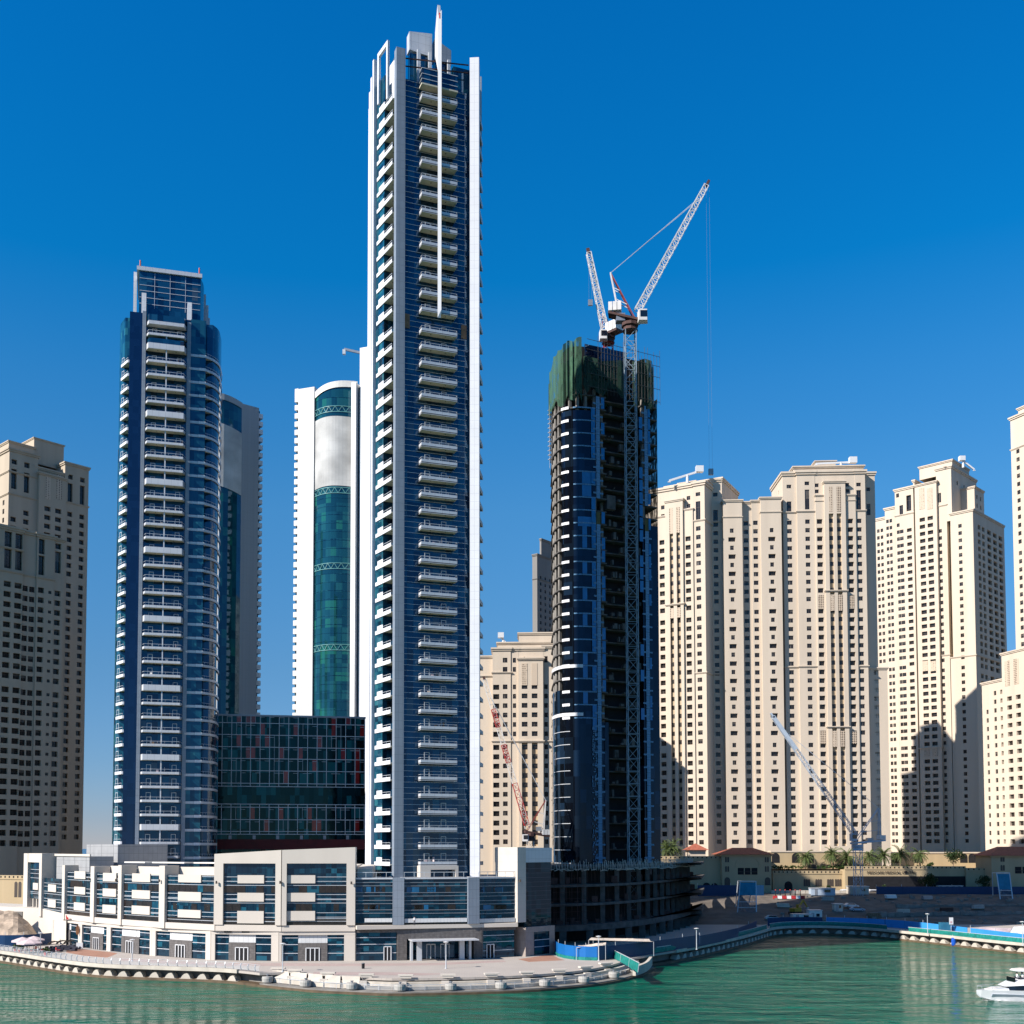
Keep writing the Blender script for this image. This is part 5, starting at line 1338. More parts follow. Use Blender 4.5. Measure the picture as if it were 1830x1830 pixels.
F.block(U(1005), U(1105), 1.0, 20, Z8, top, [(U(1052), 1.75, RS + [(F.z(Y1(565)), F.z(Y1(478)))] + topw)], lcols=[(8,.9,[(F.z(872),F.z(872)+1.5)]),(13,.7,[(F.z(875),F.z(875)+1.5)])], corn=[c0, c1, (top, 1.5, 0.7)])
F.block(U(1105.5), U(1240), 0.0, 19, Z8, top, [(U(1182), 1.75, RS + [(F.z(Y1(545)), F.z(Y1(398)))] + [(F.z(Y1(365)), F.z(Y1(365))+1.4)])], corn=[c0, c1, (top, 1.5, 0.7)])
SL = (F.z(1512), F.z(921)); SL2 = (F.z(1512), F.z(908))
balc = [(a-.25, a+1.55) for a, b in RS]
F.block(U(1240), U(1302), -0.6, 18, Z8, F.z(886), [(U(1269), 2.1, balc)], corn=[(F.z(889), 0.6, 0.4), (F.z(898), .3, .25)])
F.block(U(1302.5), U(1458), -1.5, 18, Z8, F.z(866), [(U(1350), 1.75, RS, SL), (U(1409), 1.75, RS, SL)], corn=[(F.z(867), 0.9, 0.5), (F.z(1060), .6, .5), (F.z(1302), .6, .5)])
for zx in (1350, 1409):
    F.panel(U(zx)-.75, U(zx)+.75, -1.53, F.z(Y1(575)), F.z(Y1(390))); 
    for py in (1070, 1312): F.panel(U(zx)-.75, U(zx)+.75, -1.53, F.z(py+24), F.z(py-5))
F.block(U(1458.5), U(1538), -0.6, 18, Z8, F.z(886), [(U(1497), 2.1, balc)], corn=[(F.z(889), 0.6, 0.4), (F.z(898), .3, .25)])
for zx in (1269, 1497):
    for py in (1070, 1312): F.panel(U(zx)-1, U(zx)+1, -0.63, F.z(py+18), F.z(py-5))
F.block(U(1238), U(1540), 0.1, 19, F.z(900), top-.02, [(U(1255),1.5,topw+[(F.z(Y1(425)),F.z(Y1(425))+1.4)]), (U(1483),1.5,topw+[(F.z(Y1(425)),F.z(Y1(425))+1.4)])], corn=[(top-.02, 1.5, 0.7)])
F.block(U(1538.5), U(1615), 0.0, 19, Z8, top, [(U(1567), 1.75, RS + [(F.z(Y1(555)), F.z(Y1(408)))] + topw)], corn=[c0, c1, (top, 1.5, 0.7)])
F.block(U(1615.5), U(1688,3.5), 3.5, 20, Z8, F.z(852,0,3.5), [(U(1638,3.5), 1.4, [(F.z(Y1(575)),F.z(Y1(490))), (F.z(Y1(395)),F.z(Y1(395))+1.4)])], corn=[(F.z(852,0,3.5), 1.3, .6)])
F.block(U(1600,3.2), U(1755,3.2), 3.2, 21, Z8, F.z(1198,0,3.2), [(U(1672,3.2), 1.7, [(a,b) for a,b in RS])], corn=[(F.z(1198,0,3.2), .9, .5)])
F.block(U(1085,3), U(1605,3), 3, 17, top-1, F.z(838,0,3), corn=[(F.z(838,0,3), .9, .6)])
F.block(U(1248,7), U(1398,7), 7, 14, F.z(845), F.z(828,0,7), corn=[(F.z(828,0,7), .7, .5)])
# middle lower stretch
tc = F.z(897)
F.block(U(552), U(692), -0.9, 18, Z8, tc, [altcol(U(614), RS[:-1])], corn=[(tc, .9, .5), (F.z(925), .45, .3)])
F.block(U(692.5), U(768), 1.1, 18, Z8, F.z(899,0,1), [(U(722,1), 1.75, RS)], corn=[(F.z(899,0,1), .9, .5)])
F.block(U(768.5), U(830), 0.5, 18, Z8, F.z(897,0,.5), [(U(796), 1.75, RS)], corn=[(F.z(897,0,.5), .9, .5)])
F.block(U(830.5), U(983), -0.8, 18, Z8, F.z(893), [altcol(U(911), RS[:-1])], corn=[(F.z(893), .9, .5), (F.z(917), .45, .3)])
F.block(U(983.5), U(1005), 3.0, 18, Z8, F.z(900,0,3), corn=[])
# left wing, turned towards the left
G = Fr(T, 1264, 416, R(-30)); UG = lambda zx, v=0: G.u(X1(zx), HOR, v)
zg0 = G.z(1509); RG = rows(zg0, G.z(935), 15.9*416/2000, [G.z(1337), G.z(1093)])
tg = G.z(866); balg = [(a-.25, a+1.55) for a, b in RG]
sg = (G.z(1512), G.z(940))
G.block(UG(335), UG(420), -0.5, 14, Z8, tg, [(UG(371), 1.75, RG + [(G.z(Y1(615)), G.z(Y1(475))), (G.z(Y1(435)), G.z(Y1(435))+1.4)])], corn=[(tg,1.5,.7), G.z(930), G.z(1203)])
G.block(UG(265), UG(334.5), -1.0, 14, Z8, G.z(905), [(UG(297), 2.0, balg[:-1])], corn=[(G.z(908),.6,.4)])
G.block(UG(135), UG(264.5), -1.8, 14, Z8, G.z(889), [(UG(178), 1.4, RG, sg), (UG(229), 1.4, RG, sg)], corn=[(G.z(890),.9,.5), (G.z(1077), .6, .5)])
for zx in (178, 229): G.panel(UG(zx)-.7, UG(zx)+.7, -1.83, G.z(Y1(695)), G.z(Y1(500))); G.panel(UG(zx)-.7, UG(zx)+.7, -1.83, G.z(Y1(1330)), G.z(Y1(1255)))
G.block(UG(40), UG(134.5), -1.0, 14, Z8, G.z(912), [(UG(103), 2.0, balg[:-1])], corn=[(G.z(914),.6,.4)])
G.block(UG(-60), UG(334), 0.0, 14, Z8, tg-.02, [(UG(297),1.4,[(G.z(Y1(450)),G.z(Y1(450))+1.5),(G.z(Y1(510)),G.z(Y1(510))+1.5)]),(UG(105),1.4,[(G.z(Y1(490)),G.z(Y1(490))+1.5),(G.z(Y1(555)),G.z(Y1(555))+1.5)])], corn=[(tg-.02,1.5,.7)])
F.block(U(466,2), U(545,2), 2.2, 26, Z8, F.z(859,0,2), [(U(498,2), 1.75, RS + [(F.z(Y1(615)), F.z(Y1(525))), (F.z(Y1(425)), F.z(Y1(425))+1.5)])], corn=[(F.z(859,0,2),1.3,.6), F.z(929), F.z(1203)])
G.block(-5, 2.8, 10, 32, Z8, G.z(859,2.8,10), rcols=[(14,1.3,[(G.z(886),G.z(886)+2.2)]),(18,.9,[(G.z(886),G.z(886)+1.3)]),(23,.9,[(G.z(888),G.z(888)+1.5)]),(28,1.3,[(G.z(888),G.z(888)+2)])], corn=[(G.z(859,2.8,10),1.3,.7)])
G.block(UG(110), UG(430)-.5, 2.5, 12, tg-1, G.z(857), corn=[(G.z(857), .8, .6)])
G.block(UG(190), UG(320), 5, 10, tg, G.z(850), corn=[(G.z(850), .6, .4)])
T.finish()
roofcrane('white cradle crane tilted over the left crown of the broad sand coloured block', 1196, 859, 1250, 842, 420)
roofcrane('white cradle crane lying level on the higher crown of the broad sand coloured block', 1458, 829, 1524, 826, 424, stand=.68)

# --- block seen at an angle further right
T = Apt('apartment_tower', 'angled sand coloured tower half in shadow, with a tall ochre recess', 1703, 500, Z8)
F = Fr(T, 1703, 500, R(-45)); X2 = lambda zx: 1560 + zx/4.574; Y2 = lambda zy: 720 + zy/4.575
U = lambda zx, v=0: F.u(X2(zx), HOR, v); fz = lambda py, u=0, v=0: F.z(py, u, v)
def RW(u, v=0, lo=1506, hi=920, w=1.5): return rows(fz(lo,u,v), fz(hi,u,v), 3.3, [fz(1195,u,v), fz(1338,u,v)])
def col(zx, w, hi=930, v=0, extra=()): u = U(zx, v); return (u, w*1.12, RW(u, v, hi=hi) + [(fz(yb,u,v), fz(ya,u,v)) for ya, yb in extra])
def wing(za, zb, v0, v1, ytop, cols, corn=True, extra=()):
    ua, ub = U(za, v0), U(zb, v0); zt = fz(ytop, ub, v0)
    F.block(ua, ub, v0, v1, Z8, zt, cols, corn=[(zt, 1.2, .6)] + [fz(y, ub, v0) for y in extra])
wing(20, 104, 3.0, 20, 928, [col(48,1.1,940,3), col(78,1.1,940,3)])
wing(104.5, 188, 1.5, 20, 909, [col(125,1.1,920,1.5), col(152,1.1,920,1.5)])
wing(188.5, 340, 0, 20, 872, [col(212,1.2,935,0,((882,889),)), col(240,1.5,935,0,((903,920),)), col(302,2.0,935,0,((885,913),))], extra=(917,))
wing(340.5, 352, 1.2, 20, 862, [])
u0, u1 = U(352,-1.6), U(530,-1.6); zt = fz(862,u1,-1.6)
bal = lambda u: [(a-.25,a+1.55) for a,b in RW(u,-1.6,hi=915)]
F.block(u0, u1, -1.6, 18, Z8, zt, [(U(410,-1.6), 2.5, bal(U(410,-1.6))), (U(475,-1.6), 2.5, bal(U(475,-1.6)))], corn=[(zt,.9,.6), (fz(1337,u1),.6,.5)])
for zx in (410, 475):
    u = U(zx,-1.6); F.panel(u-1.2, u+1.2, -1.7, fz(910,u,-1.6), fz(872,u,-1.6)); F.panel(u-1.2, u+1.2, -1.7, fz(1200,u), fz(1182,u)); F.panel(u-1.2, u+1.2, -1.7, fz(1352,u), fz(1336,u))
zt = fz(836, 0, 0)
uA = U(530.5)
F.block(uA, U(612), 0, 30, Z8, zt, [col(556,1.2,945,0,((881,898),)), col(600,1.3,945,0,((876,895),))], corn=[(zt,1.2,.7), fz(901,0), fz(1170,0)])
F.block(U(600)+.9, 0, 2.4, 30, Z8, fz(930), [], corn=[])
F.block(U(612)+.01, 0, 0, 30, fz(930), zt, [], rcols=[(7,1.5,[(fz(861),fz(861)+2)]),(7.001,.01,[]),(15,1.2,[(fz(860),fz(860)+1.7)]),(20,1.2,[(fz(861),fz(861)+1.7)])], corn=[(zt,1.2,.7)])
F.panel(U(600)+.95, -.1, 2.3, fz(1172), fz(931), mt='sand', name='recess_wall')
F.block(U(600)+.9, 0, .2, 4, Z8, fz(1174), [(-3.4,1.5,RW(0,0,hi=1180))], corn=[(fz(1176),.6,.4)])
F.block(-16, -1.0, 4, 24, zt-1, fz(826,-3,4), corn=[(fz(826,-3,4),.9,.6)])
# projecting bay and right flank
zp = fz(914, 9, -2)
rw2 = [(a-.6,a+1.5) for a,b in RW(9,-2,hi=925)]
F.block(0.02, 9.9, -2, 36, Z8, zp, [(4.2,1.5,RW(4,-2,hi=925))], rcols=[(5,3,rw2),(10,3,rw2),(17,4.6,rw2),(24,4.6,rw2),(31,4.6,rw2)], corn=[(zp,1.1,.6), fz(1172,9,-2)])
zq_ = fz(872,6,11); F.block(0.03, 6, 11, 22.5, zp-2, zq_, rcols=[(14,1.3,[(zq_-4.5,zq_-2.5),(zq_-8.5,zq_-6.5)]),(18.5,1.3,[(zq_-4.5,zq_-2.5),(zq_-8.5,zq_-6.5)])], corn=[(zq_,.9,.6)])
T.finish()
roofcrane('white cradle crane with its box raised on the angled tower near the right edge', 1741, 839, 1719, 822, 508, box=.9, stand=.9)

# --- right edge: tall tower and its lower front wing
T = Apt('apartment_tower', 'tall sunlit sand coloured tower cut by the right edge of the picture', 1806, 440, Z8)
F = Fr(T, 1808, 440, R(-68), 850); 
zt = F.z(752,0); r3_ = rows(F.z(1500), F.z(800), 3.3, [F.z(985)])
F.block(0, 26, 0, 26, Z8, zt, [(3.2,1.5,r3_),(9,1.5,r3_),(15,1.5,r3_)], corn=[(zt,1.2,.7), F.z(806)])
F.block(3, 26, 1, 24, zt, F.z(742,0)+1, [(8,2,[(zt+.5,zt+2.5)])], corn=[(F.z(738,0),.9,.6)])
F.block(6, 26, 3, 20, zt+1, F.z(722,4), corn=[(F.z(722,4),.9,.6)])
T.finish()
T = Apt('apartment_tower', 'lower sunlit sand coloured wing with pierced screens, front right at the edge of the picture', 1757, 428, Z8)
F = Fr(T, 1757, 428, R(-78), 1330); X4 = lambda zx: 1560+zx/4.159; Y4 = lambda zy: 1120+zy/4.159
U = lambda zx: F.u(X4(zx)); ub = U(988)
r4 = rows(F.z(1508,8), F.z(1245,8), 3.3, [])
zt = F.z(1222, 4); zt2 = F.z(1172, ub)
F.block(0, ub, 0, 20, Z8, zt, [(U(857),1.2,r4[:-1]),(U(916),1.4,r4+[(r4[-1][0]+3.3,r4[-1][1]+3.3)]),(U(967),1.9,r4+[(r4[-1][0]+3.3,r4[-1][1]+3.3)])], corn=[(zt,.9,.5)])
F.block(ub+.01, ub+16, -1, 20, Z8, zt2, [(U(1040),2.6,r4),(U(1106),2.6,r4),(U(1106)+5,2.4,r4)], corn=[(zt2,.9,.5)])
for zx in (1030, 1097): F.panel(U(zx)-1.3, U(zx)+1.3, -1.1, F.z(1228,ub), F.z(1184,ub))
T.finish()

# --- tower between the tall blue tower and the unfinished tower
T = Apt('apartment_tower', 'sand coloured tower with twin lattice panels in the gap left of the unfinished tower', 900, 393, Z8)
F = Fr(T, 900, 389, R(-3), 1280); X5 = lambda zx: 840+zx/3.978; Y5 = lambda zy: 1100+zy/3.978
U = lambda zx, v=0: F.u(X5(zx), HOR, v); fz = lambda zy, v=0: F.z(Y5(zy), 0, v)
r5 = rows(fz(1625), fz(440), 66.8/3.978*393/2000, [fz(900)]); lowr = [r for r in r5 if r[1] < fz(925)]; upr = [r for r in r5 if r[0] > fz(895)]
F.block(U(60), U(160), 2.0, 20, Z8, fz(295), [], corn=[(fz(295),.9,.5), fz(430)])
F.block(U(160.5), U(290), 0.0, 20, Z8, fz(250), [(U(186),2.1,[(a-.2,a+1.6) for a,b in r5]), (U(250),1.6,r5+[(fz(400),fz(400)+1.7),(fz(335),fz(335)+1.7)])], corn=[(fz(250),1.1,.6), fz(412), fz(900)])
F.block(U(290.5), U(345), 0.3, 20, Z8, fz(250), [(U(316),1.1,upr+[(fz(400),fz(400)+1.7),(fz(335),fz(335)+1.7)]+[])], corn=[(fz(250),1.1,.6), fz(900)])
F.block(U(345.5), U(520), -1.0, 20, Z8, fz(322), [(U(388),2.0,[(a-.1,a+1.6) for a,b in r5],(fz(1640),fz(905))) , (U(459),2.0,[(a-.1,a+1.6) for a,b in r5],(fz(1640),fz(905)))], corn=[(fz(322),.9,.6), (fz(905),.7,.5)])
for zx in (388, 459):
    F.panel(U(zx)-1, U(zx)+1, -1.1, fz(500), fz(345))
F.block(U(340), U(525), 0.35, 20, fz(350), fz(250), [(U(388),.5,[(fz(300),fz(294))])], corn=[(fz(250),1.1,.6)])
F.block(U(520.5), U(620), 0.4, 20, Z8, fz(235), [(U(541),1.2,r5+[(fz(335),fz(335)+2.2)])], corn=[(fz(235),1.1,.6), fz(900)])
F.block(U(195), U(600), 4, 18, fz(250), fz(205,4), corn=[(fz(205,4),.8,.5)])
F.block(U(348,5), U(600,5), 5, 16, fz(250), fz(140,5), [], corn=[(fz(140,5),.9,.5)])
T.finish()
roofcrane('white cradle crane on the sand coloured tower in the gap left of the unfinished tower', 904, 1150, 895, 1138, 396, box=.75, stand=.5)
T = Apt('apartment_tower', 'distant grey shaded tower peeping out left of the unfinished tower', 970, 560, Z8)
F = Fr(T, 960, 560, R(50), 1050); r6 = rows(F.z(1500), F.z(1000), 3.3, [])
zt = F.z(972, 0)
F.block(0, 14, 0, 3, Z8, zt-6, [(3,1.4,r6[:-2]),(7,1.4,r6[:-2]),(11,1.4,r6[:-2])], mt=('greywall','greywall'), corn=[(zt-6,1,.6), F.z(1035)])
F.block(5, 40, 1, 2, Z8, zt+3, [(9,1.4,r6),(13,1.4,r6),(17,1.4,r6)], mt=('greywall','greywall'), corn=[(zt+3,1,.6), F.z(1030)])
T.finish()

# --- shaded pair at the left edge
T = Apt('apartment_tower', 'grey brown shaded tower with a stepped crown at the left edge of the picture', 60, 410, Z8); T.ws = 1.22; T.skin = ('cream_shaded','recess_shaded')
F = Fr(T, 15, 405, R(47), 900); X6 = lambda zx: zx/3.519; Y6 = lambda zy: 760+zy/3.519
U = lambda zx, v=0: F.u(X6(zx), HOR, v); fz = lambda zy, u=0, v=0: F.z(Y6(zy), u, v)
rA = lambda u, hi: rows(F.z(1500,u), fz(hi,u), 3.3, [fz(1010,u)], 1.85)
tA = F.z(808, 2); uu = U(555)
cA = lambda zx, w, hi, ex=(): (U(zx), w, rA(U(zx), hi) + [(fz(b,U(zx)), fz(a,U(zx))) for a, b in ex])
F.block(0, U(235), 0, 25, Z8, tA, [cA(85,1.7,520,((275,400),(215,245))), cA(165,1.7,520,((300,425),(235,268)))], lcols=[(4,1.2,rA(0,420)),(9,1.2,rA(0,420)),(14,1.2,rA(0,420))], corn=[(tA,1.2,.7), fz(440,2), fz(300,2)])
F.block(U(235.5), U(405), -1.2, 25, Z8, fz(300,8), [(U(290),2.0,[(a-.2,a+1.6) for a,b in rA(U(290),480)]), (U(358),2.0,[(a-.2,a+1.6) for a,b in rA(U(358),480)])], corn=[(fz(300,8),.9,.6), fz(690,8)])
for zx in (290, 360): F.panel(U(zx)-1.1, U(zx)+1.1, -1.3, fz(470,U(zx)), fz(318,U(zx)))
F.block(U(405.5), uu, 0, 25, Z8, fz(285,uu), [cA(440,1.6,510,((365,490),(310,340))), cA(516,1.6,520,((380,510),(330,360)))], corn=[(fz(285,uu),1.1,.6), fz(520,uu)])
F.block(U(220), U(420), .5, 24, fz(320,8), fz(262,8), corn=[(fz(262,8),1.1,.6)])
ux = F.u(61, 785, 6); F.block(ux, ux+12, 6, 20, tA, F.z(784, ux, 6), corn=[(F.z(784,ux,6),.6,.4)])
F.block(2, ux-.01, 5, 20, tA, F.z(792,3,5), corn=[(F.z(792,3,5),.8,.5)])
T.finish()
T = Apt('apartment_tower', 'lower grey brown shaded apartment block in front at the left edge of the picture', 30, 355, Z8); T.ws = 1.22; T.skin = ('cream_shaded','recess_shaded')
F = Fr(T, 0, 357, R(47), 1000); U = lambda zx, v=0: F.u(X6(zx), HOR, v); fz = lambda zy, u=0, v=0: F.z(Y6(zy), u, v)
uE = U(405)
rB = rows(F.z(1512,10), fz(945,10), 3.3, [fz(1690,10)], 1.85)
tB = fz(690, 10)
big = [(fz(1008-80,10), fz(805,10)), (fz(795,10), fz(688+12,10))]
mk = lambda zx, w: (U(zx), w, rB + big)
F.block(-18, U(140), -.6, 24, Z8, tB, [(-13,1.6,rB),(-8,2,rB+big),(-4,2,rB+big), mk(45,2.0), mk(113,2.0)], corn=[(tB,1.3,.7), fz(945,8), fz(800,8)])
F.block(U(140.5), U(232), 0.3, 24, Z8, tB, [(U(164),1.5,[(a-.25,a+1.6) for a,b in rB]), (U(207),1.5,[(a-.25,a+1.6) for a,b in rB])], corn=[(tB,1.3,.7), fz(945,8)])
F.block(U(232.5), U(342), 0, 24, Z8, tB, [mk(262,1.7), (U(318),.9,[(a+.2,a+1.2) for a,b in rB])], corn=[(tB,1.3,.7), fz(945,8)])
F.block(U(342.5), uE, .5, 24, Z8, fz(735,uE), [(U(370),1.7,rB+[(fz(935,uE),fz(800,uE)),(fz(785,uE),fz(750,uE))])], corn=[(fz(735,uE),1,.6)])
T.finish()
# ------------------------------------------------------------------ ground behind the quay, terraces of the apartment district
def ss(t): t = max(0, min(1, t)); return t*t*(3-2*t)
def ground_z(x, y):
    z = ZP - 0.06 + 6.6*ss((y - 322)/58)
    return z
mb = MB(); xs = [-900,-500,-300,-200,-120,-60,0,40] + [60+10*i for i in range(26)] + [340,420,600,900]; ys = [321.5+4.5*i for i in range(16)] + [400,430,520,640]
rr = random.Random(44); hgt = {}
for i, x in enumerate(xs):
    for j, y in enumerate(ys): hgt[i,j] = ground_z(x,y) + (rr.uniform(-.35,.35) if 330 < y < 390 and x > 50 else 0)
for i in range(len(xs)-1):
    for j in range(len(ys)-1):
        mb.quad((xs[i],ys[j],hgt[i,j]),(xs[i+1],ys[j],hgt[i+1,j]),(xs[i+1],ys[j+1],hgt[i+1,j+1]),(xs[i],ys[j+1],hgt[i,j+1]))
mb.quad((-900,640,-2),(900,640,-2),(900,640,9),(-900,640,9))
g = mb.build('ground', M['earth']); g['kind'] = 'structure'
ZD = zz(1553, 402)                             # terrace deck level
mb = MB(); mb.quad((60,404,ZD-.05),(400,404,ZD-.05),(400,640,ZD-.05),(60,640,ZD-.05)); g = mb.build('terrace_paving', M['sand']); g['kind'] = 'structure'

def arch(mb, T, cx, w, z0, h, d=-0.04, n=8):   # arched dark opening on a wall; T maps (s,d,z) to the world
    pts = [(cx-w/2, z0), (cx+w/2, z0)] + [(cx + w/2*math.cos(math.pi*i/n), z0 + h - w/2 + w/2*math.sin(math.pi*i/n)) for i in range(n+1)]
    mb.poly([T(s, d, z) for s, z in pts])
class Line:                                    # a straight wall from one photo column to another at given depths
    def __init__(s, pa, Ya, pb, Yb):
        s.a = Vector((kk(pa)*Ya, Ya)); s.b = Vector((kk(pb)*Yb, Yb)); s.L = (s.b-s.a).length; s.t = (s.b-s.a)/s.L; s.n = Vector((-s.t.y, s.t.x))
    def T(s, x, d, z): p = s.a + s.t*x + s.n*d; return Vector((p.x, p.y, z))
    def sx(s, px): k = kk(px); return (k*s.a.y - s.a.x)/(s.t.x - k*s.t.y)
    def box(s, mb, x0, x1, d0, d1, z0, z1, mi=0):
        n = len(mb.v)
        for z in (z0, z1):
            for x, d in ((x0,d0),(x1,d0),(x1,d1),(x0,d1)): mb.v.append(tuple(s.T(x,d,z)))
        for f in ((0,3,2,1),(4,5,6,7),(0,1,5,4),(1,2,6,5),(2,3,7,6),(3,0,4,7)): mb.f.append(tuple(n+i for i in f)); mb.m.append(mi)
        return mb
def terrace_wall(label, pa, Ya, pb, Yb, ztop, arches=(), slots=(), z0=7.5, mt='sand', deck=3):
    l = Line(pa, Ya, pb, Yb); r = thing('terrace_wall', label, 'retaining wall', (l.a.x, l.a.y, z0))
    m = MB(); l.box(m, 0, l.L, 0, deck, z0, ztop-1.2); m.build('wall', M[mt], r, world=True)
    m = MB(); l.box(m, -.1, l.L+.1, -0.18, 0.5, ztop-1.2, ztop-.85); l.box(m, 0, l.L, -0.02, 0.4, ztop-.849, ztop); m.build('parapet', M[mt], r, world=True)
    n = max(2, int(l.L/1.5)); m = MB()
    for i in range(n): m_ = l.L*(i+.5)/n; l.box(m, m_-.22, m_+.22, -.06, -.021, ztop-.75, ztop-.2)
    m.build('parapet_slot', M['dark'], r, world=True, kind='stuff')
    for px, w, h in arches: m = MB(); arch(m, l.T, l.sx(px), w, z0+.2, h); m.build('arch_opening', M['dark'], r, world=True)
    for px, w, h, zb in slots: m = MB(); arch(m, l.T, l.sx(px), w, zb, h); m.build('slit_window', M['winframe'], r, world=True)
    return r, l
Zs = zz(1578, 402)
sl_ = [(px+d, .75, 2.6, Zs-1.2) for px in (1441, 1462, 1483, 1497) for d in (-4, 0, 4)]
terrace_wall('sand coloured terrace wall with an arched doorway and triple slit windows, below the left palms', 1380, 402, 1509, 402, zz(1556,402), [(1408,2.9,4.9)], sl_)
TW_, l = terrace_wall('long shaded terrace wall with dark lettering under the row of date palms', 1509.5, 399, 1725, 399, zz(1548,399), [(1588,2.4,4.2),(1640,2.4,4),(1619,2.2,4),(1553,2.4,4)], deck=6)
m = MB(); l.box(m, l.sx(1514), l.sx(1725), -.12, -.025, 8.5, zz(1566,399)); m.build('recess_shade_band', M['dark'], TW_, world=True)  # dark slab paints in the shade of the recess under the overhang
def text(body, size, loc, rz, mt, parent, name='lettering', ext=0.03, sx=1.0):
    c = bpy.data.curves.new(name, 'FONT'); c.body = body; c.size = size; c.extrude = ext; c.materials.append(mt)
    o = bpy.data.objects.new(name, c); COL.objects.link(o); o.parent = parent; o.location = Vector(loc) - Vector(parent.location); o.rotation_euler = (R(90), 0, rz); o.scale.x = sx
    return o
an = math.atan2(l.t.y, l.t.x)
text('MEDCARE MEDICAL CENTRE', 1.35, l.T(l.sx(1548), -0.28, zz(1561.5,399)), an, M['dark'], TW_)
m = MB(); l.box(m, l.sx(1615), l.sx(1620), -.3, -.19, zz(1561,399), zz(1556.5,399)); m.build('logo_plate', M['dark'], TW_, world=True)
terrace_wall('plain shaded terrace wall beside the gatehouse at the right edge', 1725.5, 398, 1772, 397, zz(1551,398))
terrace_wall('shaded terrace wall between the unfinished podium and the gatehouse', 1170, 396, 1291, 396, zz(1530,396), [(1262,2.8,4.6),(1276,2.4,4.5)], mt='sand')
terrace_wall('low shaded wall with notched parapet at the left edge beyond the white podium', -60, 330, 52, 322, zz(1564,325), [], [(30,1.1,4.5,zz(1603,325)),(37,1.1,4.5,zz(1603,325))], z0=2.4, mt='sand')
def gatehouse(label, pa, pb, Y, y_eave, y_ridge, windows, loggia=None, ybase=1593):
    l = Line(pa, Y, pb, Y); z0 = 7.5; ze, zr = zz(y_eave, Y), zz(y_ridge, Y); r = thing('gatehouse', label, 'gatehouse', (l.a.x, Y, z0))
    m = MB(); l.box(m, 0, l.L, 0, 12, z0, ze); m.build('wall', M['sand'], r, world=True)
    o_ = 1.1; m = MB(); a = [l.T(-o_,-o_,ze), l.T(l.L+o_,-o_,ze), l.T(l.L+o_,13,ze), l.T(-o_,13,ze)]; q = min(5.5, l.L*.3); b = [l.T(q,5,zr), l.T(l.L-q,5,zr), l.T(l.L-q,7,zr), l.T(q,7,zr)]
    for i in range(4): j=(i+1)%4; m.quad(a[i],a[j],b[j],b[i])
    m.poly(b); m.poly(a); m.build('roof', M['roof_red'], r, world=True)
    m = MB(); l.box(m, -.35, l.L+.35, -.35, -.01, ze-.6, ze-.05); m.build('cornice', M['sand'], r, world=True)
    for px, w, h, py in windows: m = MB(); arch(m, l.T, l.sx(px), w, zz(py, Y), h); m.build('window', M['winframe'], r, world=True)
    if loggia:
        xa, xb, ya, yb = loggia; m = MB(); l.box(m, l.sx(xa), l.sx(xb), -.06, -.01, zz(yb,Y), zz(ya,Y)); m.build('loggia', M['dark'], r, world=True)
        m = MB(); l.box(m, l.sx(xa), l.sx(xb), -.16, -.07, zz(yb,Y)+.9, zz(yb,Y)+1.05); m.build('loggia_rail', M['winframe'], r, world=True)
        for f in (.33,.67): m = MB(); xx = l.sx(xa)+(l.sx(xb)-l.sx(xa))*f; l.box(m, xx-.15, xx+.15, -.14, -.065, zz(yb,Y), zz(ya,Y)); m.build('pilaster', M['sand'], r, world=True)
    return r, l
r, l = gatehouse('sand coloured gatehouse with a red hipped roof and a dark loggia, left of the palms', 1290, 1378, 394, 1527, 1515, [(1297,.6,1.9,1541),(1301,.6,1.9,1541),(1368,.6,1.9,1541),(1372,.6,1.9,1541),(1297,.6,2,1558),(1301,.6,2,1558),(1368,.6,2,1558),(1372,.6,2,1558),(1299,2,2.8,1582),(1371,2,2.8,1582)], (1318,1353,1551,1563))
m = MB(); n = 14
for i in range(n):
    t0, t1 = math.pi*i/n, math.pi*(i+1)/n; c = l.sx(1335); w = 5.4; zb = zz(1551,394)
    m.bar(l.T(c+w*math.cos(t0)*.8,-.08,zb+w*math.sin(t0)*.85), l.T(c+w*math.cos(t1)*.8,-.08,zb+w*math.sin(t1)*.85), .2)
m.build('arch_moulding', M['sand'], r, world=True)
gatehouse('sand coloured gatehouse with a red hipped roof cut by the right edge of the picture', 1771, 1880, 392, 1529, 1513, [(1789,.7,2,1540),(1793,.7,2,1540),(1789,.7,2,1556),(1793,.7,2,1556)], (1813,1850,1549,1561))
# small kiosk with pyramid roof
P = PT(1243, 1528, 405); r = thing('roof_kiosk', 'small sand coloured kiosk with a red pyramid roof on the terrace', 'kiosk', (P.x, P.y, ZD))
zt, za = zz(1519,405), zz(1507,405)
MB().box(-3, 3, -3, 3, 0, zt-ZD).build('wall', M['cream'], r); m = MB()
c = [(-4.1,-4.1),(4.1,-4.1),(4.1,4.1),(-4.1,4.1)]
for i in range(4): j=(i+1)%4; m.poly([(*c[i],zt-ZD),(*c[j],zt-ZD),(0,0,za-ZD)])
m.poly([(*q,zt-ZD) for q in c]); m.build('roof', M['roof_red'], r); MB().box(-3.2,3.2,-3.2,-3.01,zt-ZD-.5,zt-ZD-.05).build('cornice', M['cream'], r)
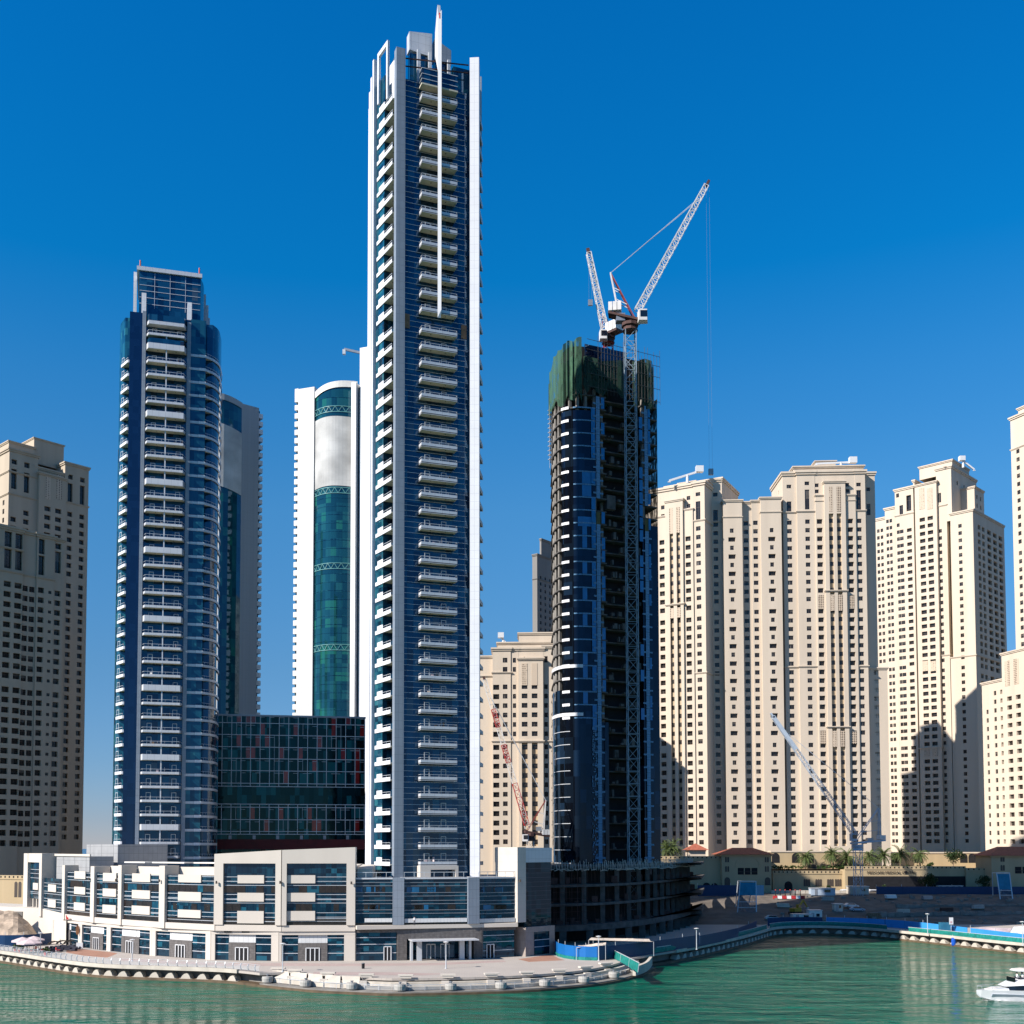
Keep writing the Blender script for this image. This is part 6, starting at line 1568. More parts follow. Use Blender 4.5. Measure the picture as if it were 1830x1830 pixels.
# arcades at the feet of the apartment towers
def arcade(label, pa, pb, Y, ytop, arches, doors=()):
    l = Line(pa, Y, pb, Y); r = thing('arcade', label, 'arcade', (l.a.x, Y, ZD)); m = MB(); l.box(m, 0, l.L, 0, 4, ZD-.1, zz(ytop,Y)); m.build('wall', M['sand'], r, world=True)
    m = MB(); l.box(m, -.2, l.L+.2, -.25, 4, zz(ytop,Y)+.01, zz(ytop,Y)+.5); m.build('cornice', M['cream'], r, world=True)
    for px in arches: m = MB(); arch(m, l.T, l.sx(px), 2.9, zz(1542,Y), 3.6); m.build('arch_opening', M['dark'], r, world=True); 
    for px in doors: m = MB(); l.box(m, l.sx(px)-1.6, l.sx(px)+1.6, -.05, -.01, zz(1552,Y), zz(1545,Y)); m.build('opening', M['winframe'], r, world=True)
arcade('sunlit arcade with dark arches behind the palms at the foot of the broad apartment block', 1378, 1552, 409, 1523, (1386,1422,1447), (1450,1476,1500,1520,1540))
arcade('shaded arcade at the foot of the angled apartment tower', 1583, 1752, 428, 1525, (1600,1640,1722,1737), ())

# ------------------------------------------------------------------ palms and other planting
def palm_mesh(seed, crown=3.5, trunk=5.0):
    rr = random.Random(seed); t = MB(); n = 7
    pts = [Vector((0.12*math.sin(i), 0.1*math.cos(i*1.3), trunk*i/n)) for i in range(n+1)]
    for i in range(n): t.tube(pts[i], pts[i+1], 0.34-.02*i, 0.36-.02*i, 7)
    c = MB()
    for k in range(64):
        az = rr.uniform(0, 6.28); el = rr.uniform(-.75, 1.35); L = crown*rr.uniform(.85,1.15); d = Vector((math.cos(az), math.sin(az), 0)); s = Vector((-d.y, d.x, 0))
        p = pts[-1].copy(); dirn = d*math.cos(el) + Vector((0,0,math.sin(el))); prev = p; m = 11
        for i in range(m):
            q = prev + dirn*(L/m); f = (i+1)/m
            wl = 0.8*math.sin(math.pi*min(1, .12+.9*f))*rr.uniform(.8,1.1)
            for sg in (-1, 1):
                tip = q + s*sg*wl + dirn*0.35 + Vector((0,0,-.18-.15*f)); c.poly([tuple(prev), tuple(prev.lerp(q,.55)), tuple(tip)], 0)
            c.bar(prev, q, 0.09)
            prev = q; dirn = (dirn + Vector((0,0,-0.14-.05*f))).normalized()
    return t.mesh('trunk', M['bark']), c.mesh('crown', M['frond'])
PM = [palm_mesh(i, 3.9+.25*i) for i in range(3)]
def palm(px, Y, ytop, zb, label, k=0, name='date_palm'):
    x = kk(px)*Y; zt = zz(ytop, Y) - 2.6; r = thing(name, label, 'palm tree', (x, Y, zb), 0, 'date palms on the terraces')
    tr, cr = PM[k % 3]; s = (zt-zb)/5.0
    e = sub('trunk', tr, r); e.scale.z = s; e = sub('crown', cr, r, (0,0,zt-zb-5.0)); e.rotation_euler.z = px*1.7
    return r
pl_ = [(1438,1519,'large date palm in front of the dark arch, leftmost in the terrace row'),(1488,1515,'tall date palm just left of the pale blue crane mast'),(1514,1521,'low date palm touching the left side of the pale blue crane mast'),(1553,1518,'date palm just right of the pale blue crane mast'),
       (1580,1516,'date palm at the middle of the sunlit row, second right of the pale blue crane'),(1608,1515,'broad date palm second from the right end of the terrace row'),(1643,1515,'date palm at the right end of the sunlit terrace row')]
for i, (px, py, lb) in enumerate(pl_): palm(px, 405.5, py, ZD-.06, lb, i)
palm(1191, 400, 1505, zz(1530,396), 'date palm close to the unfinished tower, left one of a pair on the terrace', 1); palm(1203, 401, 1504, zz(1530,396), 'date palm beside the kiosk, right one of a pair on the terrace', 2)
def bush_mesh(seed, rx, rz, n=420, leaf=.34, trunk=0.0, tr_r=.16):
    rr = random.Random(seed); c = MB(); cl = [(rr.gauss(0,.5)*rx*.8, rr.gauss(0,.5)*rx*.8, rz*(.25+.7*rr.random()), rr.uniform(.35,.6)) for _ in range(9)]
    for _ in range(n):
        cx, cy, cz, cr = rr.choice(cl); p = Vector((cx,cy,cz+trunk)) + Vector((rr.gauss(0,1),rr.gauss(0,1),rr.gauss(0,.8))).normalized()*cr*rx*rr.random()**.4
        a = Vector((rr.gauss(0,1),rr.gauss(0,1),rr.gauss(0,1))).normalized()*leaf; b = a.cross(Vector((rr.random(),rr.random(),1))).normalized()*leaf*.6
        c.poly([tuple(p-a), tuple(p+b), tuple(p+a), tuple(p-b)])
    t = MB(); t.tube((0,0,-.1),(0,0,trunk+rz*.4),tr_r,tr_r*.6,7)
    for k in range(4): t.tube((0,0,trunk*.8),(rr.uniform(-.5,.5)*rx,rr.uniform(-.5,.5)*rx,trunk+rz*.6),tr_r*.5,tr_r*.2,5)
    return t, c
def tree(name, label, px, Y, zb, rx, rz, trunk, mt, cat='tree', seed=1, n=420, leaf=.34, group=None):
    r = thing(name, label, cat, (kk(px)*Y, Y, zb), 0, group); t, c = bush_mesh(seed, rx, rz, n, leaf, trunk); t.build('trunk', M['bark'], r); c.build('crown', M[mt], r)
tree('broadleaf_tree', 'dark round tree growing against the shaded terrace wall right of the lettering', 1662, 394, 8.4, 3.4, 4.2, 2.0, 'leafd', seed=3, n=900)
tree('broadleaf_tree', 'dark spreading tree among the roofs behind the right end of the terrace', 1703, 412, ZD, 3.6, 4.6, 1.6, 'leafd', seed=4, n=900)
tree('broadleaf_tree', 'dark tree with thin crown beside the right glass gantry', 1757, 390, 8.4, 2.4, 3.4, 2.4, 'leafd', seed=5, n=500)
tree('clipped_shrub', 'dark ball shaped shrub in front of the terrace wall with slit windows', 1478, 398, 8.4, 1.3, 2.6, .3, 'leafd', 'shrub', 6, 350, .25)
tree('clipped_shrub', 'dark low shrub in front of the wall left of the gatehouse', 1268, 392, 8.4, 1.5, 2.2, .2, 'leafd', 'shrub', 7, 350, .25)
tree('clipped_shrub', 'dark shrub in the shade below the lettering on the terrace wall', 1577, 395, 8.4, 1.7, 2.6, .3, 'leafd', 'shrub', 8, 350, .25)
tree('clipped_shrub', 'bright green bush at the right end of the sunlit palm row', 1662, 404, ZD, 1.5, 1.8, .3, 'leaf', 'shrub', 9, 350, .25)
g_ = MB(); rr = random.Random(5)
for px in list(range(1382,1436,6))+list(range(1462,1660,6)):
    t, c = bush_mesh(px, .9, 1.2, 50, .3); x = kk(px+rr.uniform(-3,3))*404.5
    o0 = len(g_.v); g_.v += [(v[0]+x, v[1]+404.3, v[2]+ZD-.1) for v in c.v]; g_.f += [tuple(i+o0 for i in f) for f in c.f]; g_.m += c.m
o = g_.build('terrace_planting', M['leaf'], kind='stuff'); o['label'] = 'low green planting along the sunlit terrace edge'

# ------------------------------------------------------------------ building site between quay and terrace
def hoarding(label, pts, h, mt='hoard', skirt=None, name='site_hoarding', cat='hoarding', post=True, step=4.8):
    c = pts[len(pts)//2]; zb = c[2] if len(c) > 2 else ZP; r = thing(name, label, cat, (c[0], c[1], zb))
    for i, (p, q) in enumerate(zip(pts, pts[1:])):
        za, zb_ = (p[2], q[2]) if len(p) > 2 else (ZP, ZP); m = MB(); d = Vector((q[0]-p[0], q[1]-p[1])).normalized(); nn = Vector((-d.y, d.x))*.05
        n = len(m.v); a = [(p[0]-nn.x,p[1]-nn.y),(q[0]-nn.x,q[1]-nn.y),(q[0]+nn.x,q[1]+nn.y),(p[0]+nn.x,p[1]+nn.y)]; zl0 = [za,zb_,zb_,za]
        m.prism(a, [z+.02 for z in zl0], [z+h for z in zl0]); m.build('panel', M[mt], r, world=True)
        if skirt: m = MB(); m.prism([(x-3*nn.x, y-3*nn.y-.05) for x, y in a], [z+.01 for z in zl0], [z+.62 for z in zl0]); m.build('skirt', M[skirt], r, world=True)
        if post: m = MB(); m.bar((p[0],p[1]+.12,za),(p[0],p[1]+.12,za+h+.7),.09); m.build('post', M['steel'], r, world=True)
    return r
Q = lambda lst, z=ZP: [tuple(GP(x, y, z)) for x, y in lst]
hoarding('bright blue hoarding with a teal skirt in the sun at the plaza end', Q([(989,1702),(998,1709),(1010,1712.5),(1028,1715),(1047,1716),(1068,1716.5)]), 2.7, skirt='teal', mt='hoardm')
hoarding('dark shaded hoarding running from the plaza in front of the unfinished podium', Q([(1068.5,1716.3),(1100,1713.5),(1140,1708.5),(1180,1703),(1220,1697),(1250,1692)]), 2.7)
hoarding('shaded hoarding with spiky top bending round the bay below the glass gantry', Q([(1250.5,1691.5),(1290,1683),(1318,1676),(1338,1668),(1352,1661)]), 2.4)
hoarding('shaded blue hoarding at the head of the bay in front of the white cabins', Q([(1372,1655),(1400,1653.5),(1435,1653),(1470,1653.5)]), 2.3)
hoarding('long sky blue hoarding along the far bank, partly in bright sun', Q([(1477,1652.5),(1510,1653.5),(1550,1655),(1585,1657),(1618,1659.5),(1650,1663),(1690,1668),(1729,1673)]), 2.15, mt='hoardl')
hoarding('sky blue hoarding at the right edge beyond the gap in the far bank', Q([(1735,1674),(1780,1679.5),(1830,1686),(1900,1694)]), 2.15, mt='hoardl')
def netfence(label, path, a, b, h=1.05):
    pth = [p for p in path if a <= kx(p) <= b]; c = pth[len(pth)//2]; r = thing('net_fence', label, 'net fence', (c[0], c[1], 2.62)); rr = random.Random(int(a))
    m = MB(); al = along(pth, 2.1, .4)
    for (x, y, an) in al[:100]: e = MB().bar((x,y,2.62),(x,y,2.62+h+.08),.08).build('post', M['steel'], r, world=True)
    for p, q in zip(pth, pth[1:]):
        n = max(1, int(math.hypot(q[0]-p[0], q[1]-p[1])/.7))
        for i in range(n):
            f = lambda t: (p[0]+(q[0]-p[0])*t, p[1]+(q[1]-p[1])*t - .08)
            x0, y0 = f(i/n); x1, y1 = f((i+1)/n); b0 = rr.uniform(-.1,.1)
            m.quad((x0,y0-.1,2.63),(x1,y1-.1,2.63),(x1,y1-.22,2.62+h*.55),(x0,y0-.22,2.62+h*.55)); m.quad((x0,y0-.22,2.62+h*.55),(x1,y1-.22,2.62+h*.55),(x1,y1,2.62+h),(x0,y0,2.62+h))
    m.build('net', M['teal'], r, world=True); m = MB()
    for p, q in zip(pth, pth[1:]): m.bar((*p[:2],2.62+h+.05),(*q[:2],2.62+h+.05),.1)
    m.build('rail', M['steel'], r, world=True)
netfence('shaded teal net fence curving round the near side of the bay', inset(WL2,.45), 1152, 1372)
netfence('dark teal net fence in the shadow at the head of the bay', inset(WL2,.45), 1372.5, 1598)
netfence('sunlit teal net fence along the far bank below the sky blue hoarding', inset(WL2,.45), 1598.5, 2050)
# glass gantries
def gantry(label, pts, Y):
    (xa, ya), (xb, yb), (xc, yc), (xd, yd), ysplit = pts   # top left, top right, bottom right, bottom left, lower edge of the glass
    A, B, C_, D = PT(xa,ya,Y), PT(xb,yb,Y), PT(xc,yc,Y-4), PT(xd,yd,Y-4); r = thing('glass_gantry', label, 'gantry', (D.x, D.y, D.z))
    m = MB()
    for p, q in ((A,D),(B,C_),(A,B)): m.bar(p, q, .28)
    A2, B2 = A+Vector((0,3,0)), B+Vector((0,3,0)); D2, C2 = D+Vector((1.2,8,0)), C_+Vector((-1.2,8,0))
    for p, q in ((A2,D2),(B2,C2),(A2,B2),(A,A2),(B,B2)): m.bar(p, q, .22)
    for t in (.55,.7,.85,.97): m.bar(A.lerp(D,t), B.lerp(C_,t), .16)
    m.build('frame', M['steel'], r, world=True)
    t = (ysplit-ya)/(yd-ya); m = MB(); q = Vector((0,-.05,0)); m.quad(A.lerp(D,.03)+q, B.lerp(C_,.03)+q, B.lerp(C_,t)+q, A.lerp(D,t)+q); m.build('glass_panel', M['film2'], r, world=True)
    m = MB(); m.quad(A.lerp(D,t+.02)+q, B.lerp(C_,t+.02)+q, B.lerp(C_,.93)+q, A.lerp(D,.93)+q); m.build('mesh_panel', M['meshp'], r, world=True)
gantry('glass clad lift gantry on splayed legs in front of the gatehouse', ((1323,1575),(1351,1575),(1352,1642),(1317,1642),1600), 350)
gantry('glass clad lift gantry on splayed legs near the right edge', ((1781,1560),(1804,1560),(1811,1617),(1789,1617),1590), 368)
# far hoarding, barriers, cabins, cars
def gp2(px, Y, dz=0): return (kk(px)*Y, Y, ground_z(kk(px)*Y, Y)+dz)
hoarding('dark blue hoarding on the upper level right of the site shed', [gp2(p, 378) for p in (1565,1610,1655,1700,1745,1790,1840)], 2.6)
hoarding('dark blue hoarding below the terrace wall left of the barriers', [gp2(p, 372) for p in (1246,1275,1305,1335,1364)], 3.6)
def barrier_block(px, Y, label, mt, w=2.2, h=1.0, group='barriers on the site road'):
    x, y, z = gp2(px, Y); r = thing('road_barrier', label, 'barrier', (x, y, z), 0, group)
    MB().prism([(-w/2,-.3),(w/2,-.3),(w/2,.3),(-w/2,.3)], 0, .25).build('base', M[mt], r); MB().prism([(-w/2,-.16),(w/2,-.16),(w/2,.16),(-w/2,.16)], .251, h).build('body', M[mt], r)
for i in range(11): barrier_block(1383+i*12.3, 384, 'pale grey concrete barrier in the row below the terrace wall', 'conlight', 2.2, 1.1)
for i in range(7): barrier_block(1384+i*8.2, 366, 'red and white plastic barrier in the row below the terrace wall', 'clothw' if i % 2 else 'clothr', 1.35, 1.0, 'red and white barriers')
for i, px in enumerate((1385,1393,1402,1411,1420,1429)):
    x, y, z = gp2(px, 369); r = thing('warning_post', 'dark post standing behind the red and white barriers', 'post', (x,y,z), 0, 'posts behind the barriers'); MB().tube((0,0,0),(0,0,2.3),.18,.14).build('pole', M['dark'], r); MB().tube((0,0,2.3),(0,0,2.6),.26,.1).build('cap', M['red'], r)
def cabin(px, Y, label, w, h, d, mt='whitep'):
    x, y, z = gp2(px, Y); r = thing('site_cabin', label, 'cabin', (x,y,z)); MB().box(-w/2,w/2,0,d,.3,h).build('body', M[mt], r); MB().box(-w/2-.15,w/2+.15,-.2,d+.15,h,h+.18).build('roof', M['alu'], r)
    MB().box(-w*.35,-w*.35+.9,-.06,-.005,.35,2.3).build('door', M['metal'], r); MB().box(w*.05,w*.3,-.05,-.005,1.2,2.1).build('window', M['yglass'], r); MB().box(-w/2,w/2,.2,d-.2,0,.29).build('skid', M['metal'], r)
cabin(1456, 333, 'white site cabin standing taller at the right end of the pair', 3.8, 3.0, 3); cabin(1433, 330, 'low white site cabin left of the taller cabin', 5.8, 2.3, 2.6)
cabin(1535, 376, 'sand coloured site shed below the pale blue crane', 6.2, 2.7, 4, 'conlight'); cabin(1470, 372, 'grey blue site container behind the barriers', 8, 2.5, 2.6, 'craneb')
for i, px in enumerate((1681,1693,1704,1714)): cabin(px, 391, ('white site box with its left side bare, first of four below the terrace wall','white site box second from the left of four below the terrace wall','white site box third from the left of four below the terrace wall','white site box at the right end of four below the terrace wall')[i], 2.0, 2.3, 2.2)
cabin(1497, 346, 'small cream guard hut beside the parked cars', 2.6, 2.4, 2.2, 'tarp')
def car(px, Y, label, mt, rot=0.0):
    x, y, z = gp2(px, Y); r = thing('parked_car', label, 'car', (x,y,z), rot, 'cars parked on the site')
    prof = [(-2.2,.35),(2.2,.35),(2.25,.75),(1.35,.95),(.75,1.45),(-1.2,1.5),(-1.9,1.0),(-2.25,.9)]
    def side(pr, y0, y1, mt_, nm):
        m = MB(); n = len(pr); m.poly([(a,y0,b) for a,b in pr]); m.poly([(a,y1,b) for a,b in pr])
        for i in range(n): j=(i+1)%n; m.quad((pr[i][0],y0,pr[i][1]),(pr[j][0],y0,pr[j][1]),(pr[j][0],y1,pr[j][1]),(pr[i][0],y1,pr[i][1]))
        return m.build(nm, M[mt_], r)
    side(prof, -.85, .85, mt, 'body'); side([(1.2,.98),(.7,1.4),(-1.1,1.44),(-1.6,1.02)], -.87, .87, 'yglass', 'window')
    for a in (-1.4, 1.4):
        for b in (-.86,.86): w = MB().tube((a,b-.12,.34),(a,b+.12,.34),.34,n=10).build('wheel', M['dark'], r); MB().tube((a,b-.13,.34),(a,b+.13,.34),.18,n=8).build('rim', M['steel'], w)
car(1519, 352, 'white car parked uphill beside the guard hut', 'gel', .1); car(1530, 347, 'pale blue grey car parked downhill beside the guard hut', 'craneb', -.05); car(1379, 334, 'white car parked alone at the left behind the hoarding', 'gel', .0)
# terraced rubble walls of the excavation
for i, (Y, h, pa, pb, lb) in enumerate(((340,1.7,1555,1900,'rough block wall of the lower excavation step on the right'),(352,1.5,1600,1900,'rough block wall of the upper excavation step on the right'))):
    rr = random.Random(60+i); l = Line(pa, Y, pb, Y+4); z0 = ground_z(0, Y)-.5; r = thing('block_wall', lb, 'block wall', (l.a.x, l.a.y, z0)); m = MB(); x = 0
    while x < l.L:
        w = rr.uniform(.8,1.5); l.box(m, x, x+w-.05, -rr.uniform(0,.3), 1, z0, z0+h+rr.uniform(-.25,.25)); x += w
    m.build('blocks', M['concrete'], r, world=True, kind='stuff')
rr = random.Random(71); m = MB()
for _ in range(150):
    px = rr.uniform(1385, 1830); Y = rr.uniform(326, 372); x, y, z = gp2(px, Y); s = rr.uniform(.2,.8); m.prism([(x-s,y-s*.6),(x+s*.8,y-s*.7),(x+s,y+s*.6),(x-s*.7,y+s*.8)], z-.2, z+s*rr.uniform(.4,1.1))
o = m.build('site_rubble', M['concrete'], kind='stuff'); o['label'] = 'rubble and spoil scattered over the excavated site'
m = MB()
for i in range(26):
    px = rr.uniform(1497,1567); x, y, z = gp2(px, rr.uniform(386,391)); m.tube((x-1.6,y,z+.3+rr.random()*.9),(x+1.6,y+.3,z+.3+rr.random()*.9),.24,n=6)
o = m.build('pipe_stack', M['gel']); tag(o, 'white pipes and sheets heaped below the pale blue crane', 'pipe stack'); o['kind'] = 'stuff'
for i, (px, Y, lb, mt) in enumerate(((1398,352,'stack of pale timber beams on the site left of the cabins','tarp'),(1478,362,'stack of grey blocks on the slope behind the guard hut','concrete2'),(1560,338,'stack of dark timber on the lower excavation step','bark'),(1612,344,'stack of pale boards in the middle of the excavation','conlight'),(1690,346,'stack of rusty steel bars on the excavation step','rust'),(1745,350,'stack of pale blocks near the right glass gantry','concrete2'),(1590,366,'pallet of white bags below the dark blue hoarding','clothw'),(1655,364,'pallet of grey sheets below the dark blue hoarding','metal'))):
    x, y, z = gp2(px, Y); r = thing('material_stack', lb, 'stack', (x,y,z), .1*i-.3); MB().box(-2,2,-.7,.7,0,.2).build('pallet', M['bark'], r)
    m = MB(); q = random.Random(i)
    for k in range(4): a_ = q.uniform(-.3,.3); m.box(-1.9+a_,1.9+a_*.5,-.6+.05*k,.6-.04*k,.201+.3*k,.47+.3*k)
    m.build('load', M[mt], r, kind='stuff')
x, y, z = gp2(1420, 343); r = thing('excavator', 'yellow excavator with bent arm standing on the spoil behind the cabins', 'excavator', (x,y,z), .5)
yel = mat('digger_yellow',(.42,.24,.02),.5)
for sg in (-1.1,.6): MB().prism([(-1.9,sg),(1.9,sg),(1.9,sg+.5),(-1.9,sg+.5)],0,.8).build('track', M['dark'], r)
MB().box(-1.5,1.4,-1.1,1.0,.85,1.9).build('body', yel, r); c_ = MB().box(.2,1.3,-1.05,-.1,1.91,3.0).build('cab', yel, r); MB().box(.3,1.2,-1.09,-1.055,2.1,2.85).build('window', M['yglass'], c_)
m = MB(); m.bar((1.3,.3,1.8),(3.6,.3,4.2),.45); m.bar((3.6,.3,4.2),(5.2,.3,2.0),.35); m.build('arm', yel, r); MB().prism([(4.7,-.2),(5.6,-.2),(5.6,.8),(4.7,.8)],1.2,2.0).build('bucket', M['metal'], r)
# canopies of cloth over the workers' area
def awning(label, pts, Y, z0, drop=.4, mt='tarp'):
    A = [PT(x, y, Yq) for x, y, Yq in pts]; c = A[0]; r = thing('cloth_awning', label, 'awning', (c.x, c.y, z0)); m = MB(); rr = random.Random(len(label)); n = 10
    for i in range(n):
        for j in range(3):
            def q(u, v): p = A[0].lerp(A[1], u).lerp(A[3].lerp(A[2], u), v); return (p.x, p.y, p.z + .28*math.sin(u*9+v*3)*math.sin(v*3.1))
            m.quad(q(i/n,j/3), q((i+1)/n,j/3), q((i+1)/n,(j+1)/3), q(i/n,(j+1)/3))
    m.build('cloth', M[mt], r, world=True)
    for p in A: MB().bar(p, (p.x,p.y,z0), .09).build('pole', M['steel'], r, world=True)
awning('wide cream cloth awning strung in front of the unfinished podium', [(1052,1680,226),(1168,1683,230),(1160,1678,236),(1060,1676,232)], 228, 2.4)
awning('low cream tarpaulin over orange boards just behind the bright blue hoarding', [(1030,1694,222),(1082,1689,222),(1083,1684,227),(1036,1690,227)], 222, 2.4)
m = MB(); p = PT(1045,1697,223); m.box(p.x, p.x+3.6, p.y, p.y+1, 2.4, p.z); o = m.build('board_stack', mat('orange_board',(.5,.2,.06),.7), None); tag(o, 'orange boards stacked under the low cream tarpaulin', 'boards')
awning('white and blue cloth shelter behind the hoarding at the right edge', [(1745,1664,281),(1800,1667,281),(1808,1659,288),(1752,1657,288)], 282, 2.4, mt='canvas'); awning('white tent roof at the right edge behind the hoarding', [(1803,1672,274),(1850,1676,274),(1850,1655,281),(1812,1656,281)], 276, 2.4, mt='clothw')
# notice board and blue container on the far bank
P = PT(1700, 1652, 286); r = thing('notice_board', 'white notice board standing above the sky blue hoarding', 'sign', (P.x, P.y, ZP)); MB().box(-.5,.5,-.06,.06,P.z-ZP,P.z-ZP+1.75).build('board', M['gel'], r); MB().box(-.28,.2,-.085,-.062,P.z-ZP+.35,P.z-ZP+.8).build('printed_square', mat('faded_print',(.5,.3,.3),.7), r); MB().bar((0,0.1,0),(0,.1,P.z-ZP),.1).build('post', M['steel'], r)
P = PT(1688, 1656, 287); r = thing('water_tank', 'pale blue tank beside the notice board', 'tank', (P.x, P.y, ZP)); MB().box(-1.3,1.3,-.6,.6,.2,P.z-ZP+1.1).build('body', M['film2'], r); MB().box(-1.2,1.2,-.5,.5,0,.19).build('skid', M['metal'], r)
P = GP(1703, 1691, 0); r = thing('blue_fender', 'bright blue plastic drum hanging on the quay wall of the far bank', 'drum', (P.x, P.y-.5, .2)); MB().lathe([(.0,0),(.5,.05),(.58,.5),(.58,1.5),(.5,1.95),(.0,2.0)]).build('drum', M['plasticblue'], r); MB().bar((0,.3,1.9),(0,.5,2.7),.05).build('rope', M['clothw'], r)

# ------------------------------------------------------------------ promenade furniture
for i, (px, py) in enumerate(((480,1758),(549,1763.5),(629.5,1766),(715,1768),(807,1767),(893,1764.5),(973,1759.5),(1043,1752.5),(1096,1745.5),(1133,1736.5))):
    P = bank(px, 1.35); r = thing('mooring_drum', 'round concrete mooring drum on the lowest waterside step', 'mooring drum', (P[0], P[1], 0.6), 0, 'mooring drums along the steps')
    MB().lathe([(.72,0),(.95,.25),(1.0,.9),(.93,1.12),(.93,1.2)], n=16).build('drum', M['concrete2'], r); MB().lathe([(.16,1.2),(.16,1.42),(.3,1.45),(.3,1.55),(.1,1.58)], n=8).build('bollard', M['metal'], r)
for i, (px, py) in enumerate(((465,1735),(531,1741),(587,1744),(655,1748),(726,1749),(802,1748),(876,1746),(941,1742.5),(1000,1739),(1045,1733),(1081,1726))):
    P = bank(px, 4.6); a = R(-4) if px < 600 else (0.0 if px < 850 else (R(10) if px < 1020 else R(24)))
    r = thing('stone_bench', 'white block bench at the top of the waterside steps', 'bench', (P[0], P[1], ZP), a, 'white block benches')
    MB().box(-1.3,1.3,-.5,.5,.36,.62).build('seat', M['podium'], r); MB().box(-.95,.95,-.4,.4,0,.359).build('base', M['podium'], r)
    MB().box(-1.1,.2,-1.75,-1.05,-1.18,-.42).build('step_block', M['podium'], r)
railing(inset(right1, 2.35), 'low grey handrail along the waterside steps', 480, 1120, zb=.6, curved=False, step=2.6, hgt=.95)
# pale slabs resting on the steps
m = MB()
for px0, px1 in ((492,519),(522,549),(552,578),(582,610),(614,644)):
    A, B, C2, D2 = bank(px0,2.3), bank(px1,2.3), bank(px1,4.3), bank(px0,4.3)
    m.prism([A,B,C2,D2], [.7,.7,1.9,1.9], [1.35,1.35,2.55,2.55])
for k in range(0, len(m.v), 8):
    s = MB(); s.v = m.v[k:k+8]; s.f = [tuple(i-k for i in f) for f in m.f if min(f) >= k and max(f) < k+8]; s.m = [0]*len(s.f)
    o = s.build('ramp_slab', M['conlight']); tag(o, 'pale sloping concrete slab lying on the waterside steps', 'slab', 'sloping slabs on the steps')
def lamp(px, ybase, ytop, label, z=ZP, post='steel'):
    P = GP(px, ybase, z); h = zz(ytop, P.y) - z; r = thing('street_lamp', label, 'street lamp', (P.x, P.y, z), 0, 'promenade lamps')
    MB().tube((0,0,0),(0,0,h-.35),.11,.08,8).build('pole', M[post], r); MB().lathe([(.08,h-.4),(.3,h-.2),(.55,h-.05),(.55,h),(.0,h+.12)], n=12).build('lamp_head', M['gel'], r); MB().lathe([(.22,0),(.22,.12),(.13,.18)], n=10).build('base', M[post], r)
lamp(797,1731,1683,'slim grey lamp in the middle of the plaza before the main entrance'); lamp(505,1737,1686,'slim grey lamp near the white block benches left of the plaza'); lamp(236,1718,1679,'slim grey lamp on the left stretch of the promenade')
lamp(72,1703,1667,'slim grey lamp beside the cafe umbrellas'); lamp(1070,1717,1673,'slim lamp at the corner of the bright blue hoarding'); lamp(1245,1697,1659,'slim lamp behind the teal net fence in the shade'); lamp(1658,1670,1633,'slim lamp on the far bank above the sky blue hoarding'); lamp(1828,1690,1647,'slim lamp at the right edge on the far bank')
# paving patches
def patch(name, pts, mt, dz):
    m = MB(); m.poly([tuple(GP(x, y, ZP+dz)) for x, y in pts]); o = m.build(name, M[mt]); o['kind'] = 'structure'
patch('red_paving', [(120,1697),(150,1696.5),(205,1702.5),(210,1704),(190,1712),(150,1708),(118,1702)], 'pave_red', .004)
patch('red_paving', [(925,1714),(985,1706),(1000,1713),(1010,1716),(945,1719)], 'pave_red', .004)
patch('pink_paving', [(215,1712),(300,1717),(400,1721),(640,1722),(780,1721),(900,1716),(905,1719),(780,1725),(640,1726.5),(400,1726),(300,1722),(215,1717)], 'pave_pink', .004)
patch('pink_paving', [(560,1742),(760,1743),(800,1740),(700,1737.5),(560,1737)], 'pave_pink', .008)
# net gate at the end of the plaza
A, B = GP(1094,1712,ZP), GP(1140,1737,ZP); r = thing('net_gate', 'teal net barrier closing the steps at the right end of the plaza', 'barrier', tuple(A))
m = MB()
for i in range(6):
    p, q = A.lerp(B,i/6), A.lerp(B,(i+1)/6); m.quad(p+Vector((0,0,.1)), q+Vector((0,0,.1-.3*(i>3))), q+Vector((.2,-.2,1.6)), p+Vector((.2,-.2,1.6)))
m.build('net', M['teal'], r, world=True)
m = MB(); m.bar(A+Vector((.2,-.2,1.65)), B+Vector((.2,-.2,1.65)), .12)
for t in (0,.33,.66,1): p = A.lerp(B,t); m.bar(p, p+Vector((.2,-.2,1.65)), .1)
m.build('rail', M['steel'], r, world=True)
P = GP(1150,1733,.9); r = thing('curved_parapet', 'white curved parapet ending the steps beside the bay', 'parapet', (P.x,P.y,.6)); m = MB(); pth = arc_pts([GP(1136,1741,.9)[:2], GP(1148,1737,.9)[:2], GP(1159,1731,.9)[:2], GP(1166,1722,.9)[:2]], 4); m.strip(pth, .6, .6, 2.3, 0, -1); m.build('wall', M['conlight'], r, world=True)
P = GP(649,1731,ZP); r = thing('litter_bin', 'small dark litter bin standing alone on the plaza', 'bin', tuple(P)); MB().tube((0,0,0),(0,0,.95),.28,.3,10).build('body', M['dark'], r); MB().tube((0,0,.95),(0,0,1.02),.33,.33,10).build('rim', M['metal'], r)
